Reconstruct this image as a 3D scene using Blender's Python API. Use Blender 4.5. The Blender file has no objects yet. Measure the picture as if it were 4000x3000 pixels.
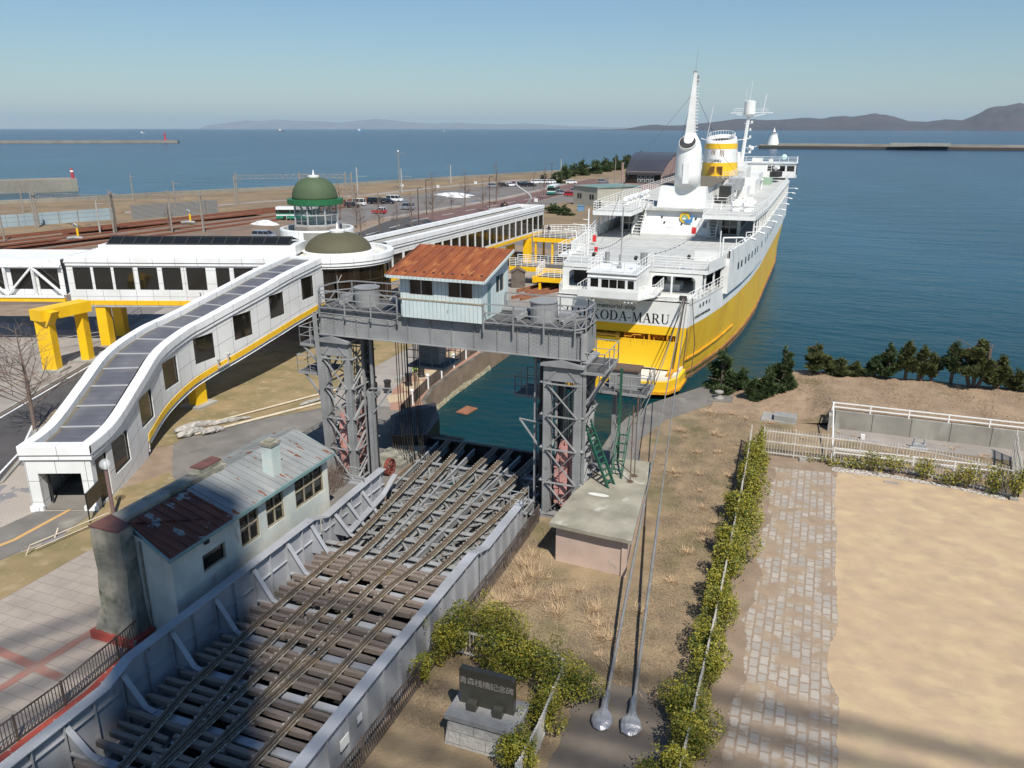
import bpy, bmesh, math, random
from mathutils import Vector, Matrix
from mathutils.geometry import tessellate_polygon
R = math.radians
rnd = random.Random(7)
sc = bpy.context.scene
COL = sc.collection
# ---------------------------------------------------------------- camera, sky, sun
# World axes: +Y runs along the quay and the ship, +X to its right, water at z=0, quay at z=2.
cam = bpy.data.cameras.new("camera"); cam.lens = 27.9; cam.sensor_width = 36.0
cam.clip_start = 0.5; cam.clip_end = 200000
camo = bpy.data.objects.new("camera", cam); COL.objects.link(camo)
camo.location = (0, 0, 22); camo.rotation_euler = (R(90 - 17.85), 0, R(21))
sc.camera = camo
SUN_EL, SUN_AZ = 52.0, 141.0           # azimuth measured from +Y towards +X
w = bpy.data.worlds.new("World"); sc.world = w; w.use_nodes = True
nt = w.node_tree
sky = nt.nodes.new("ShaderNodeTexSky"); sky.sky_type = 'NISHITA'; sky.sun_disc = False
sky.sun_elevation = R(SUN_EL); sky.sun_rotation = R(SUN_AZ)
sky.air_density = 1.3; sky.dust_density = 0.0; sky.ozone_density = 6.0; sky.altitude = 0
tint = nt.nodes.new("ShaderNodeMix"); tint.data_type = 'RGBA'; tint.blend_type = 'MULTIPLY'; tint.inputs[0].default_value = 1.0
tint.inputs[7].default_value = (0.84, 0.96, 1.06, 1)          # a slightly bluer sky than the model's
nt.links.new(sky.outputs[0], tint.inputs[6]); nt.links.new(tint.outputs[2], nt.nodes["Background"].inputs[0])
nt.nodes["Background"].inputs[1].default_value = 0.066
sl = bpy.data.lights.new("sun", 'SUN'); sl.energy = 4.3; sl.angle = R(0.53); sl.color = (1.0, 0.955, 0.88)
so = bpy.data.objects.new("sun", sl); COL.objects.link(so)
sd = Vector((math.sin(R(SUN_AZ)) * math.cos(R(SUN_EL)), math.cos(R(SUN_AZ)) * math.cos(R(SUN_EL)), math.sin(R(SUN_EL))))
so.rotation_euler = sd.to_track_quat('Z', 'Y').to_euler(); so.location = (0, 0, 60)
sc.view_settings.view_transform = 'Standard'; sc.view_settings.look = 'None'
sc.view_settings.exposure = 0.4; sc.view_settings.gamma = 1.0
sc.cycles.max_bounces = 6; sc.cycles.transparent_max_bounces = 16
# ---------------------------------------------------------------- materials
MATS = {}
def M(name, col, col2=None, scale=1.0, rough=0.75, metal=0.0, bump=0.0, bscale=20.0, detail=4.0,
 lo=0.35, hi=0.65, third=None, t_scale=1.0, t_lo=0.55, t_hi=0.62, panel=None, spec=0.5,
 stretch=None, island=None, alpha=None, emit=None, grime=0.0, brick=None):
 if name in MATS: return MATS[name]
 m = bpy.data.materials.new(name); m.use_nodes = True; MATS[name] = m
 t = m.node_tree; N = t.nodes; L = t.links; b = N["Principled BSDF"]
 b.inputs["Roughness"].default_value = rough; b.inputs["Metallic"].default_value = metal
 b.inputs["Specular IOR Level"].default_value = spec
 geo = N.new("ShaderNodeNewGeometry"); pos = geo.outputs["Position"]
 def noise(s, d, st=None, src=None):
  n = N.new("ShaderNodeTexNoise"); n.inputs["Scale"].default_value = s; n.inputs["Detail"].default_value = d
  v = src or pos
  if st:
   mp = N.new("ShaderNodeMapping"); mp.inputs["Scale"].default_value = st; L.new(v, mp.inputs[0]); v = mp.outputs[0]
  L.new(v, n.inputs["Vector"]); return n.outputs["Fac"]
 def rng(f, a, bb, c=0.0, d=1.0):
  r = N.new("ShaderNodeMapRange"); r.inputs[1].default_value = a; r.inputs[2].default_value = bb
  r.inputs[3].default_value = c; r.inputs[4].default_value = d; L.new(f, r.inputs[0]); return r.outputs[0]
 def mix(f, a, bb, mode='MIX'):
  x = N.new("ShaderNodeMix"); x.data_type = 'RGBA'; x.blend_type = mode
  if isinstance(f, float): x.inputs[0].default_value = f
  else: L.new(f, x.inputs[0])
  for s, q in ((6, a), (7, bb)):
   if isinstance(q, tuple): x.inputs[s].default_value = (*q, 1)
   else: L.new(q, x.inputs[s])
  return x.outputs[2]
 c = col
 if col2: c = mix(rng(noise(scale, detail, stretch), lo, hi), col, col2)
 if brick:   # (w, h, mortar, mortar colour, colour b, offset)
  uv = N.new("ShaderNodeUVMap"); bt = N.new("ShaderNodeTexBrick"); L.new(uv.outputs[0], bt.inputs[0])
  bt.inputs["Scale"].default_value = 1; bt.inputs["Brick Width"].default_value = brick[0]
  bt.inputs["Row Height"].default_value = brick[1]; bt.inputs["Mortar Size"].default_value = brick[2]
  bt.inputs["Mortar Smooth"].default_value = 0.3; bt.offset = brick[5]
  if isinstance(c, tuple): bt.inputs["Color1"].default_value = (*c, 1)
  else: L.new(c, bt.inputs["Color1"])
  bt.inputs["Color2"].default_value = (*brick[4], 1); bt.inputs["Mortar"].default_value = (*brick[3], 1)
  c = bt.outputs["Color"]
 if third: c = mix(rng(noise(t_scale, 5.0, stretch), t_lo, t_hi), c, third)
 if panel:   # (w, h, line, colour): joints of the cladding
  uv = N.new("ShaderNodeUVMap"); bt = N.new("ShaderNodeTexBrick"); L.new(uv.outputs[0], bt.inputs[0])
  bt.offset = 0; bt.inputs["Scale"].default_value = 1; bt.inputs["Brick Width"].default_value = panel[0]
  bt.inputs["Row Height"].default_value = panel[1]; bt.inputs["Mortar Size"].default_value = panel[2]
  bt.inputs["Mortar Smooth"].default_value = 0.1
  c = mix(bt.outputs["Fac"], c, panel[3])
 if grime > 0:
  g = rng(noise(0.9, 6.0), 0.3, 0.75, 1.0, 1.0 - grime)
  gg = N.new("ShaderNodeCombineColor");
  for i in range(3): L.new(g, gg.inputs[i])
  c = mix(1.0, c, gg.outputs[0], 'MULTIPLY')
 if island:
  v = rng(geo.outputs["Random Per Island"], 0.3, 1)
  c = mix(v, c, island)
 if isinstance(c, tuple): b.inputs["Base Color"].default_value = (*c, 1)
 else: L.new(c, b.inputs["Base Color"])
 if bump:
  bn = N.new("ShaderNodeBump"); bn.inputs["Strength"].default_value = bump; bn.inputs["Distance"].default_value = 0.05
  L.new(noise(bscale, 5.0, stretch), bn.inputs["Height"]); L.new(bn.outputs[0], b.inputs["Normal"])
 if alpha is not None:
  b.inputs["Alpha"].default_value = alpha
 if emit: b.inputs["Emission Color"].default_value = (*emit, 1); b.inputs["Emission Strength"].default_value = 1
 return m
W_ = (0.80, 0.80, 0.78)
M("clad", (0.80, 0.81, 0.80), (0.72, 0.72, 0.69), scale=0.5, rough=0.35, panel=(1.6, 1.25, 0.018, (0.25, 0.26, 0.27)), grime=0.06)
M("white_coping", (0.84, 0.85, 0.85), (0.76, 0.76, 0.74), scale=0.8, rough=0.4, panel=(2.1, 9.0, 0.02, (0.35, 0.35, 0.36)))
M("groove", (0.32, 0.33, 0.34), rough=0.6)
M("ylw", (0.86, 0.52, 0.02), (0.80, 0.46, 0.02), scale=0.6, rough=0.4, panel=(2.1, 9.0, 0.02, (0.35, 0.2, 0.02)))
M("ylw_steel", (0.88, 0.54, 0.01), (0.80, 0.47, 0.01), scale=0.9, rough=0.45)
M("glass_dark", (0.012, 0.012, 0.010), rough=0.06, spec=0.7)
M("glass_brown", (0.03, 0.018, 0.010), (0.012, 0.01, 0.008), scale=0.3, rough=0.08, spec=0.6)
M("glass_clear", (0.10, 0.14, 0.15), rough=0.05, alpha=0.35)
M("roof_grey", (0.12, 0.12, 0.135), (0.17, 0.165, 0.17), scale=0.4, rough=0.45, panel=(0.55, 6.0, 0.012, (0.05, 0.05, 0.055)), grime=0.3)
M("roof_membrane", (0.30, 0.29, 0.26), (0.38, 0.37, 0.34), scale=0.5, rough=0.9, grime=0.3)
M("roof_dirty", (0.55, 0.53, 0.46), (0.70, 0.69, 0.64), scale=0.9, rough=0.9)
M("gutter", (0.12, 0.105, 0.075), (0.16, 0.14, 0.10), scale=2, rough=0.9)
M("alu", (0.55, 0.55, 0.54), rough=0.4, metal=0.3)
M("dark_frame", (0.03, 0.03, 0.03), rough=0.5)
M("bronze_frame", (0.06, 0.045, 0.03), rough=0.4, metal=0.4)
M("green_dome", (0.065, 0.095, 0.045), (0.08, 0.11, 0.055), scale=1.5, rough=0.75, brick=(0.4, 0.16, 0.01, (0.04, 0.07, 0.03), (0.065, 0.105, 0.05), 0.5))
M("green_rim", (0.02, 0.13, 0.05), rough=0.45)
M("olive_dome", (0.085, 0.078, 0.040), (0.10, 0.09, 0.05), scale=1.5, rough=0.75, brick=(0.35, 0.14, 0.008, (0.06, 0.055, 0.03), (0.09, 0.082, 0.045), 0.5))
M("gsteel", (0.26, 0.262, 0.262), (0.315, 0.318, 0.315), scale=0.8, rough=0.5, grime=0.25, third=(0.16, 0.14, 0.12), t_scale=1.7, t_lo=0.68, t_hi=0.8)
M("lsteel", (0.40, 0.41, 0.43), (0.32, 0.325, 0.335), scale=0.5, rough=0.5, grime=0.2, third=(0.22, 0.20, 0.19), t_scale=2.3, t_lo=0.66, t_hi=0.78, bump=0.05)
M("span_steel", (0.34, 0.345, 0.34), (0.26, 0.26, 0.255), scale=1.3, rough=0.6, grime=0.3, third=(0.20, 0.12, 0.06), t_scale=2.1, t_lo=0.6, t_hi=0.72, bump=0.1)
M("black_steel", (0.02, 0.02, 0.021), (0.035, 0.032, 0.03), scale=3, rough=0.5)
M("cable_black", (0.015, 0.014, 0.013), rough=0.6)
M("pink_steel", (0.70, 0.38, 0.34), (0.58, 0.28, 0.24), scale=1.6, rough=0.7, grime=0.35, third=(0.18, 0.05, 0.03), t_scale=3, t_lo=0.6, t_hi=0.7)
M("grating", (0.10, 0.10, 0.10), (0.14, 0.135, 0.13), scale=2, rough=0.8, brick=(0.6, 0.12, 0.02, (0.03, 0.03, 0.03), (0.12, 0.12, 0.12), 0.0))
M("rail_top", (0.10, 0.075, 0.055), (0.15, 0.11, 0.075), scale=3, rough=0.6)
M("rail_web", (0.42, 0.40, 0.34), (0.27, 0.22, 0.15), scale=2.2, rough=0.7, third=(0.30, 0.21, 0.10), t_scale=1.1, t_lo=0.58, t_hi=0.72)
M("sleeper", (0.15, 0.115, 0.095), (0.24, 0.19, 0.155), scale=2.0, rough=0.9, bump=0.7, bscale=14, stretch=(0.6, 6, 4), island=(0.27, 0.215, 0.175))
M("mint", (0.58, 0.68, 0.68), (0.66, 0.73, 0.71), scale=1.2, rough=0.55, grime=0.15, third=(0.30, 0.25, 0.17), t_scale=2.6, t_lo=0.68, t_hi=0.8, panel=(0.23, 20, 0.012, (0.24, 0.33, 0.34)))
M("house_wall", (0.68, 0.68, 0.60), (0.50, 0.55, 0.51), scale=0.55, rough=0.85, grime=0.3, third=(0.36, 0.30, 0.22), t_scale=1.4, t_lo=0.6, t_hi=0.75, stretch=(1, 1, 0.35), bump=0.15, bscale=8)
M("house_roof", (0.24, 0.255, 0.25), (0.33, 0.335, 0.32), scale=0.8, rough=0.6, third=(0.22, 0.08, 0.04), t_scale=2.2, t_lo=0.62, t_hi=0.65, grime=0.25, bump=0.06, stretch=(0.5, 1.3, 1))
M("house_roof_rust", (0.20, 0.065, 0.035), (0.13, 0.045, 0.03), scale=1.1, rough=0.75, third=(0.30, 0.33, 0.31), t_scale=1.2, t_lo=0.60, t_hi=0.62, grime=0.2)
M("mint_wall", (0.50, 0.60, 0.57), (0.62, 0.64, 0.58), scale=1.5, rough=0.85, bump=0.2, grime=0.3)
M("teal_trim", (0.16, 0.27, 0.27), (0.22, 0.33, 0.32), scale=2, rough=0.6)
M("rust_roof", (0.30, 0.085, 0.025), (0.20, 0.055, 0.02), scale=1.2, rough=0.75, third=(0.42, 0.17, 0.05), t_scale=2.1, t_lo=0.55, t_hi=0.72, stretch=(1.6, 0.5, 1), bump=0.15, bscale=30)
M("red_brown", (0.15, 0.06, 0.048), (0.10, 0.05, 0.042), scale=1.5, rough=0.8)
M("red_paint", (0.36, 0.06, 0.04), (0.28, 0.06, 0.045), scale=2, rough=0.8, third=(0.35, 0.33, 0.30), t_scale=3, t_lo=0.62, t_hi=0.68)
M("old_wood_frame", (0.24, 0.20, 0.14), (0.34, 0.30, 0.22), scale=4, rough=0.8)
M("old_concrete", (0.34, 0.315, 0.25), (0.17, 0.165, 0.13), scale=1.1, rough=0.95, bump=1.0, bscale=3.5, third=(0.10, 0.11, 0.08), t_scale=1.3, t_lo=0.56, t_hi=0.7)
M("concrete", (0.40, 0.385, 0.34), (0.32, 0.305, 0.27), scale=0.6, rough=0.95, bump=0.25, grime=0.25)
M("conc_roof", (0.38, 0.35, 0.27), (0.26, 0.24, 0.18), scale=0.8, rough=0.95, bump=0.3, bscale=6, third=(0.46, 0.44, 0.36), t_scale=1.0, t_lo=0.64, t_hi=0.70, grime=0.2)
M("quay_wall", (0.19, 0.17, 0.135), (0.085, 0.078, 0.062), scale=1.0, rough=0.95, bump=0.6, bscale=3, stretch=(1, 1, 0.25), panel=(5.0, 20, 0.03, (0.10, 0.09, 0.08)), grime=0.3)
M("shellfish", (0.55, 0.50, 0.36), (0.25, 0.22, 0.12), scale=5, rough=0.95, bump=1.0, bscale=8)
M("pink_wall", (0.60, 0.45, 0.36), (0.53, 0.40, 0.32), scale=0.7, rough=0.9, grime=0.2, third=(0.44, 0.36, 0.28), t_scale=1.5, t_lo=0.64, t_hi=0.68)
M("ship_white", (0.82, 0.82, 0.79), (0.75, 0.75, 0.71), scale=0.5, rough=0.4, third=(0.52, 0.44, 0.33), t_scale=1.6, t_lo=0.72, t_hi=0.84, grime=0.08)
M("ship_rail", (0.80, 0.80, 0.77), rough=0.45)
M("ship_yellow", (0.90, 0.55, 0.02), (0.80, 0.47, 0.02), scale=0.35, rough=0.35, third=(0.62, 0.30, 0.03), t_scale=1.3, t_lo=0.7, t_hi=0.85, stretch=(1, 1, 0.3))
M("ship_orange", (0.75, 0.38, 0.015), (0.60, 0.26, 0.02), scale=1.5, rough=0.5, third=(0.25, 0.09, 0.02), t_scale=3, t_lo=0.62, t_hi=0.75)
M("rust_hull", (0.20, 0.08, 0.04), (0.30, 0.16, 0.05), scale=1.5, rough=0.9)
M("deck_grey", (0.56, 0.56, 0.53), (0.46, 0.46, 0.43), scale=0.5, rough=0.85, stretch=(0.3, 1.5, 1), grime=0.2, third=(0.36, 0.33, 0.27), t_scale=0.9, t_lo=0.66, t_hi=0.78, panel=(2.4, 6.0, 0.02, (0.3, 0.3, 0.28)))
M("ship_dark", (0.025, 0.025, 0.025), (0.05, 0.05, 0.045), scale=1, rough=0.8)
M("letter_black", (0.02, 0.02, 0.02), rough=0.5)
M("red_box", (0.60, 0.03, 0.03), rough=0.4)
M("blue_paint", (0.05, 0.25, 0.50), rough=0.4)
M("grey_box", (0.38, 0.39, 0.39), (0.3, 0.3, 0.3), scale=2, rough=0.6)
M("asphalt", (0.060, 0.055, 0.055), (0.085, 0.078, 0.075), scale=0.5, rough=0.9, bump=0.2, bscale=30)
M("lot_asphalt", (0.19, 0.17, 0.155), (0.14, 0.125, 0.115), scale=0.08, rough=0.95, third=(0.10, 0.13, 0.17), t_scale=0.06, t_lo=0.66, t_hi=0.68)
M("red_road", (0.17, 0.095, 0.08), (0.13, 0.08, 0.07), scale=0.3, rough=0.9)
M("pave_pink", (0.40, 0.34, 0.28), (0.32, 0.27, 0.225), scale=0.4, rough=0.9, brick=(1.2, 0.6, 0.02, (0.25, 0.21, 0.175), (0.37, 0.315, 0.265), 0.5), grime=0.25)
M("pave_mosaic", (0.42, 0.37, 0.31), (0.36, 0.31, 0.26), scale=0.5, rough=0.9, brick=(0.3, 0.15, 0.01, (0.26, 0.22, 0.19), (0.38, 0.33, 0.28), 0.5), third=(0.21, 0.20, 0.20), t_scale=0.35, t_lo=0.57, t_hi=0.575)
M("slab_grey", (0.22, 0.20, 0.175), (0.16, 0.15, 0.135), scale=0.35, rough=0.95, bump=0.2, grime=0.25, third=(0.29, 0.27, 0.22), t_scale=0.5, t_lo=0.6, t_hi=0.7)
M("sidewalk", (0.36, 0.32, 0.28), (0.28, 0.25, 0.22), scale=0.25, rough=0.95, grime=0.2)
M("paint_white", (0.78, 0.78, 0.75), (0.6, 0.6, 0.58), scale=3, rough=0.7)
M("paint_ochre", (0.55, 0.33, 0.12), rough=0.8)
M("paint_red", (0.34, 0.15, 0.11), (0.30, 0.19, 0.15), scale=2, rough=0.85)
M("dry_grass", (0.33, 0.24, 0.14), (0.22, 0.16, 0.10), scale=0.8, rough=1.0, detail=8, bump=0.8, bscale=9, third=(0.135, 0.125, 0.05), t_scale=0.35, t_lo=0.55, t_hi=0.75, grime=0.3)
M("dry_grass_far", (0.29, 0.205, 0.115), (0.21, 0.15, 0.09), scale=0.07, rough=1.0, detail=8, third=(0.20, 0.145, 0.09), t_scale=0.11, t_lo=0.5, t_hi=0.62, grime=0.25)
M("grass_left", (0.30, 0.215, 0.11), (0.19, 0.155, 0.07), scale=0.5, rough=1.0, detail=8, bump=0.8, bscale=9, third=(0.34, 0.27, 0.16), t_scale=1.3, t_lo=0.55, t_hi=0.75)
M("slope_soil", (0.34, 0.24, 0.155), (0.25, 0.175, 0.115), scale=0.7, rough=1.0, detail=8, bump=0.8, bscale=7, third=(0.16, 0.13, 0.06), t_scale=0.5, t_lo=0.6, t_hi=0.75)
M("bare_soil", (0.29, 0.215, 0.15), (0.22, 0.16, 0.11), scale=0.9, rough=1.0, detail=8, bump=0.6, bscale=12)
M("gravel_white", (0.60, 0.56, 0.50), (0.25, 0.21, 0.17), scale=9, rough=1.0, bump=1.0, bscale=12, lo=0.45, hi=0.55)
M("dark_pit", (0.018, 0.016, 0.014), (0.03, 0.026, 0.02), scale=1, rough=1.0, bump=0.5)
M("ballast", (0.22, 0.15, 0.10), (0.16, 0.115, 0.085), scale=0.3, rough=1.0)
M("rust_rail", (0.24, 0.085, 0.04), (0.17, 0.06, 0.035), scale=0.8, rough=0.9)
M("ohl_pole", (0.30, 0.27, 0.23), (0.24, 0.21, 0.18), scale=1, rough=0.8)
M("conc_pole", (0.40, 0.39, 0.37), (0.34, 0.33, 0.31), scale=1, rough=0.8)
M("brown_pole", (0.085, 0.055, 0.045), rough=0.6)
M("bark", (0.15, 0.11, 0.085), (0.10, 0.075, 0.06), scale=6, rough=0.95, bump=0.5)
M("twig", (0.20, 0.145, 0.115), (0.15, 0.11, 0.09), scale=6, rough=0.95)
M("needle", (0.050, 0.080, 0.020), (0.030, 0.055, 0.016), scale=1.2, rough=0.8, island=(0.075, 0.105, 0.03))
M("needle_olive", (0.080, 0.092, 0.020), (0.050, 0.068, 0.018), scale=1.2, rough=0.8, island=(0.11, 0.115, 0.03))
M("leaf", (0.20, 0.195, 0.018), (0.095, 0.125, 0.016), scale=1.4, rough=0.6, island=(0.34, 0.28, 0.022), third=(0.045, 0.080, 0.013), t_scale=0.9, t_lo=0.50, t_hi=0.62)
M("straw", (0.48, 0.33, 0.19), (0.34, 0.23, 0.13), scale=2, rough=0.9, island=(0.60, 0.44, 0.27))
M("granite", (0.36, 0.35, 0.33), (0.29, 0.28, 0.26), scale=3, rough=0.7, bump=0.2, grime=0.2)
M("granite_rough", (0.42, 0.40, 0.36), (0.30, 0.28, 0.25), scale=2.2, rough=0.95, bump=1.0, bscale=7, brick=(0.95, 0.42, 0.012, (0.16, 0.15, 0.13), (0.38, 0.36, 0.32), 0.5))
M("black_granite", (0.052, 0.050, 0.036), (0.065, 0.062, 0.05), scale=1.2, rough=0.25, grime=0.2)
M("carved", (0.30, 0.27, 0.22), rough=0.9)
M("silver_wrap", (0.42, 0.42, 0.42), (0.30, 0.30, 0.31), scale=4, rough=0.35, metal=0.4, bump=0.6, bscale=6)
M("dirty_wrap", (0.42, 0.40, 0.36), (0.26, 0.24, 0.21), scale=4, rough=0.6, bump=0.6, bscale=6)
M("cream_pipe", (0.60, 0.52, 0.40), (0.48, 0.40, 0.30), scale=2, rough=0.7)
M("stay_grey", (0.17, 0.17, 0.165), (0.23, 0.225, 0.21), scale=2, rough=0.6)
M("fence_white", (0.60, 0.57, 0.52), (0.46, 0.43, 0.38), scale=2.5, rough=0.7)
M("fence_brown", (0.075, 0.055, 0.045), (0.12, 0.095, 0.08), scale=2, rough=0.7)
M("green_ladder", (0.015, 0.10, 0.06), (0.03, 0.08, 0.05), scale=3, rough=0.5)
M("brick_tile", (0.44, 0.24, 0.16), (0.38, 0.20, 0.14), scale=1, rough=0.85, brick=(0.24, 0.12, 0.012, (0.25, 0.17, 0.12), (0.42, 0.23, 0.155), 0.5), grime=0.15)
M("yellow_tile", (0.55, 0.43, 0.27), (0.50, 0.38, 0.24), scale=1, rough=0.85, brick=(0.24, 0.12, 0.012, (0.30, 0.22, 0.14), (0.52, 0.40, 0.25), 0.5))
M("wood_hut", (0.17, 0.14, 0.115), (0.11, 0.09, 0.075), scale=1.5, rough=0.9, panel=(0.16, 20, 0.012, (0.04, 0.035, 0.03)))
M("brown_metal", (0.060, 0.050, 0.050), (0.085, 0.072, 0.07), scale=0.05, rough=0.35, metal=0.3)
M("pink_stone", (0.36, 0.235, 0.20), (0.31, 0.20, 0.175), scale=0.2, rough=0.9)
M("lamp_glass", (0.75, 0.78, 0.78), rough=0.05, alpha=0.35)
M("lamp_white", (0.85, 0.85, 0.85), rough=0.3)
M("tyre", (0.015, 0.015, 0.015), rough=0.8)
M("car_white", (0.80, 0.80, 0.80), rough=0.2); M("car_black", (0.012, 0.014, 0.02), rough=0.15, spec=0.6)
M("car_silver", (0.38, 0.41, 0.45), rough=0.25, metal=0.5); M("car_red", (0.42, 0.015, 0.02), rough=0.2)
M("bus_green", (0.02, 0.22, 0.13), rough=0.3); M("bus_teal", (0.01, 0.16, 0.13), rough=0.3)
M("snow", (0.80, 0.82, 0.85), (0.45, 0.43, 0.40), scale=0.8, rough=0.8, bump=0.8, bscale=3)
M("red_light", (0.45, 0.05, 0.07), rough=0.5)
M("skin", (0.50, 0.30, 0.22), rough=0.6)
M("cloth_black", (0.015, 0.015, 0.018), rough=0.9); M("cloth_grey", (0.16, 0.16, 0.17), rough=0.9)
M("bike_green", (0.30, 0.55, 0.03), rough=0.3)
M("red_iron", (0.22, 0.05, 0.035), (0.14, 0.04, 0.03), scale=5, rough=0.7)
M("rusty_iron", (0.16, 0.10, 0.06), (0.10, 0.07, 0.05), scale=4, rough=0.9)
M("rusty_sheet", (0.30, 0.13, 0.07), (0.22, 0.09, 0.05), scale=2, rough=0.9)
M("sign_blue", (0.05, 0.12, 0.30), rough=0.4)
M("fence_pale_blue", (0.33, 0.40, 0.42), (0.27, 0.34, 0.37), scale=0.2, rough=0.7, panel=(3.5, 1.0, 0.04, (0.16, 0.20, 0.22)))
M("slat_grey", (0.28, 0.28, 0.27), rough=0.6, panel=(30, 0.28, 0.07, (0.10, 0.095, 0.085)))
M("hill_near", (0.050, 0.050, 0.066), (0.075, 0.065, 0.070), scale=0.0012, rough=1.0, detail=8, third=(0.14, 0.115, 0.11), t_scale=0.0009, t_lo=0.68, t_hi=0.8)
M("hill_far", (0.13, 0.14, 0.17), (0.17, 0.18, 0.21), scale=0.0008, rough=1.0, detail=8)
M("break_conc", (0.30, 0.28, 0.23), (0.22, 0.20, 0.165), scale=0.05, rough=0.95, grime=0.2)
M("break_dark", (0.06, 0.055, 0.05), rough=0.95)
M("canister", (0.82, 0.82, 0.80), rough=0.35)
def sand_mat():
 m = M("sand", (0.49, 0.355, 0.215), (0.44, 0.32, 0.21), scale=1.0, rough=1.0, detail=13, lo=0.42, hi=0.62, bump=0.2, bscale=9, grime=0.14, stretch=(0.8, 1.1, 1), third=(0.53, 0.40, 0.235), t_scale=0.9, t_lo=0.50, t_hi=0.66)
sand_mat()
def paving_mat():
 """worn granite setts, half buried in soil"""
 m = bpy.data.materials.new("setts"); MATS["setts"] = m; m.use_nodes = True; t = m.node_tree; N = t.nodes; L = t.links; b = N["Principled BSDF"]
 b.inputs["Roughness"].default_value = 0.95
 uv = N.new("ShaderNodeUVMap"); g = N.new("ShaderNodeNewGeometry")
 nz = N.new("ShaderNodeTexNoise"); nz.inputs["Scale"].default_value = 3.0; nz.inputs["Detail"].default_value = 3; L.new(g.outputs["Position"], nz.inputs["Vector"])
 sub = N.new("ShaderNodeVectorMath"); sub.operation = 'SUBTRACT'; L.new(nz.outputs["Color"], sub.inputs[0]); sub.inputs[1].default_value = (0.5, 0.5, 0.5)
 scl = N.new("ShaderNodeVectorMath"); scl.operation = 'SCALE'; L.new(sub.outputs[0], scl.inputs[0]); scl.inputs["Scale"].default_value = 0.15
 add = N.new("ShaderNodeVectorMath"); add.operation = 'ADD'; L.new(g.outputs["Position"], add.inputs[0]); L.new(scl.outputs[0], add.inputs[1])
 mp = N.new("ShaderNodeMapping"); mp.inputs["Rotation"].default_value = (0, 0, R(90)); L.new(add.outputs[0], mp.inputs[0])
 bt = N.new("ShaderNodeTexBrick"); L.new(mp.outputs[0], bt.inputs[0]); bt.inputs["Scale"].default_value = 1
 bt.inputs["Brick Width"].default_value = 0.56; bt.inputs["Row Height"].default_value = 0.38; bt.inputs["Mortar Size"].default_value = 0.06; bt.inputs["Mortar Smooth"].default_value = 0.6
 bt.inputs["Color1"].default_value = (0.41, 0.36, 0.30, 1); bt.inputs["Color2"].default_value = (0.31, 0.28, 0.24, 1); bt.inputs["Mortar"].default_value = (0.27, 0.20, 0.14, 1); bt.inputs["Bias"].default_value = -0.1
 n2 = N.new("ShaderNodeTexNoise"); n2.inputs["Scale"].default_value = 1.1; n2.inputs["Detail"].default_value = 8; L.new(g.outputs["Position"], n2.inputs["Vector"])
 r = N.new("ShaderNodeMapRange"); L.new(n2.outputs["Fac"], r.inputs[0]); r.inputs[1].default_value = 0.46; r.inputs[2].default_value = 0.60
 n3 = N.new("ShaderNodeTexNoise"); n3.inputs["Scale"].default_value = 1.6; n3.inputs["Detail"].default_value = 6; L.new(g.outputs["Position"], n3.inputs["Vector"])
 so_ = N.new("ShaderNodeMix"); so_.data_type = 'RGBA'; L.new(n3.outputs["Fac"], so_.inputs[0]); so_.inputs[6].default_value = (0.20, 0.14, 0.095, 1); so_.inputs[7].default_value = (0.42, 0.32, 0.215, 1)
 mx = N.new("ShaderNodeMix"); mx.data_type = 'RGBA'; L.new(r.outputs[0], mx.inputs[0]); L.new(bt.outputs["Color"], mx.inputs[6]); L.new(so_.outputs[2], mx.inputs[7])
 L.new(mx.outputs[2], b.inputs["Base Color"])
 bn = N.new("ShaderNodeBump"); bn.inputs["Strength"].default_value = 0.4; bn.inputs["Distance"].default_value = 0.04; L.new(n2.outputs["Fac"], bn.inputs["Height"]); L.new(bn.outputs[0], b.inputs["Normal"])
paving_mat()
M("emblem_teal", (0.05, 0.30, 0.32), (0.35, 0.45, 0.2), scale=2); M("emblem_blue", (0.05, 0.22, 0.50)); M("faded_pink", (0.65, 0.35, 0.33))
M("fence_pale_blue2", (0.5, 0.72, 0.65)); M("green_net", (0.30, 0.42, 0.30))
M("wall_panels", (0.36, 0.34, 0.29), (0.25, 0.235, 0.20), scale=0.5, rough=0.95, bump=0.25, stretch=(1, 1, 0.3), panel=(2.4, 20, 0.03, (0.12, 0.11, 0.10)), grime=0.25, third=(0.45, 0.44, 0.39), t_scale=0.8, t_lo=0.55, t_hi=0.7)
M("purple_post", (0.16, 0.10, 0.10), (0.20, 0.13, 0.125), scale=2, rough=0.6)
M("cream_block", (0.46, 0.44, 0.36), (0.38, 0.36, 0.29), scale=.4, rough=.9, brick=(0.8, 0.4, 0.02, (0.30, 0.28, 0.23), (0.43, 0.41, 0.34), 0.5))
M("roof_green_edge", (0.10, 0.22, 0.21), (0.25, 0.25, 0.22), scale=.3, rough=.8)
M("short_straw", (0.31, 0.22, 0.125), (0.21, 0.155, 0.085), scale=0.9, rough=0.95, island=(0.42, 0.31, 0.18), third=(0.20, 0.19, 0.07), t_scale=0.4, t_lo=0.55, t_hi=0.72)
M("pale_concrete", (0.45, 0.44, 0.42), (0.40, 0.39, 0.37), scale=0.2, rough=0.9)
M("cabin_blue", (0.16, 0.30, 0.46), rough=0.5)
M("worn_path", (0.20, 0.165, 0.13), (0.15, 0.125, 0.10), scale=0.7, rough=1.0, detail=8, bump=0.3, grime=0.2)
M("rust_run", (0.50, 0.24, 0.03), (0.62, 0.34, 0.03), scale=2, rough=0.7)
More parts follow.
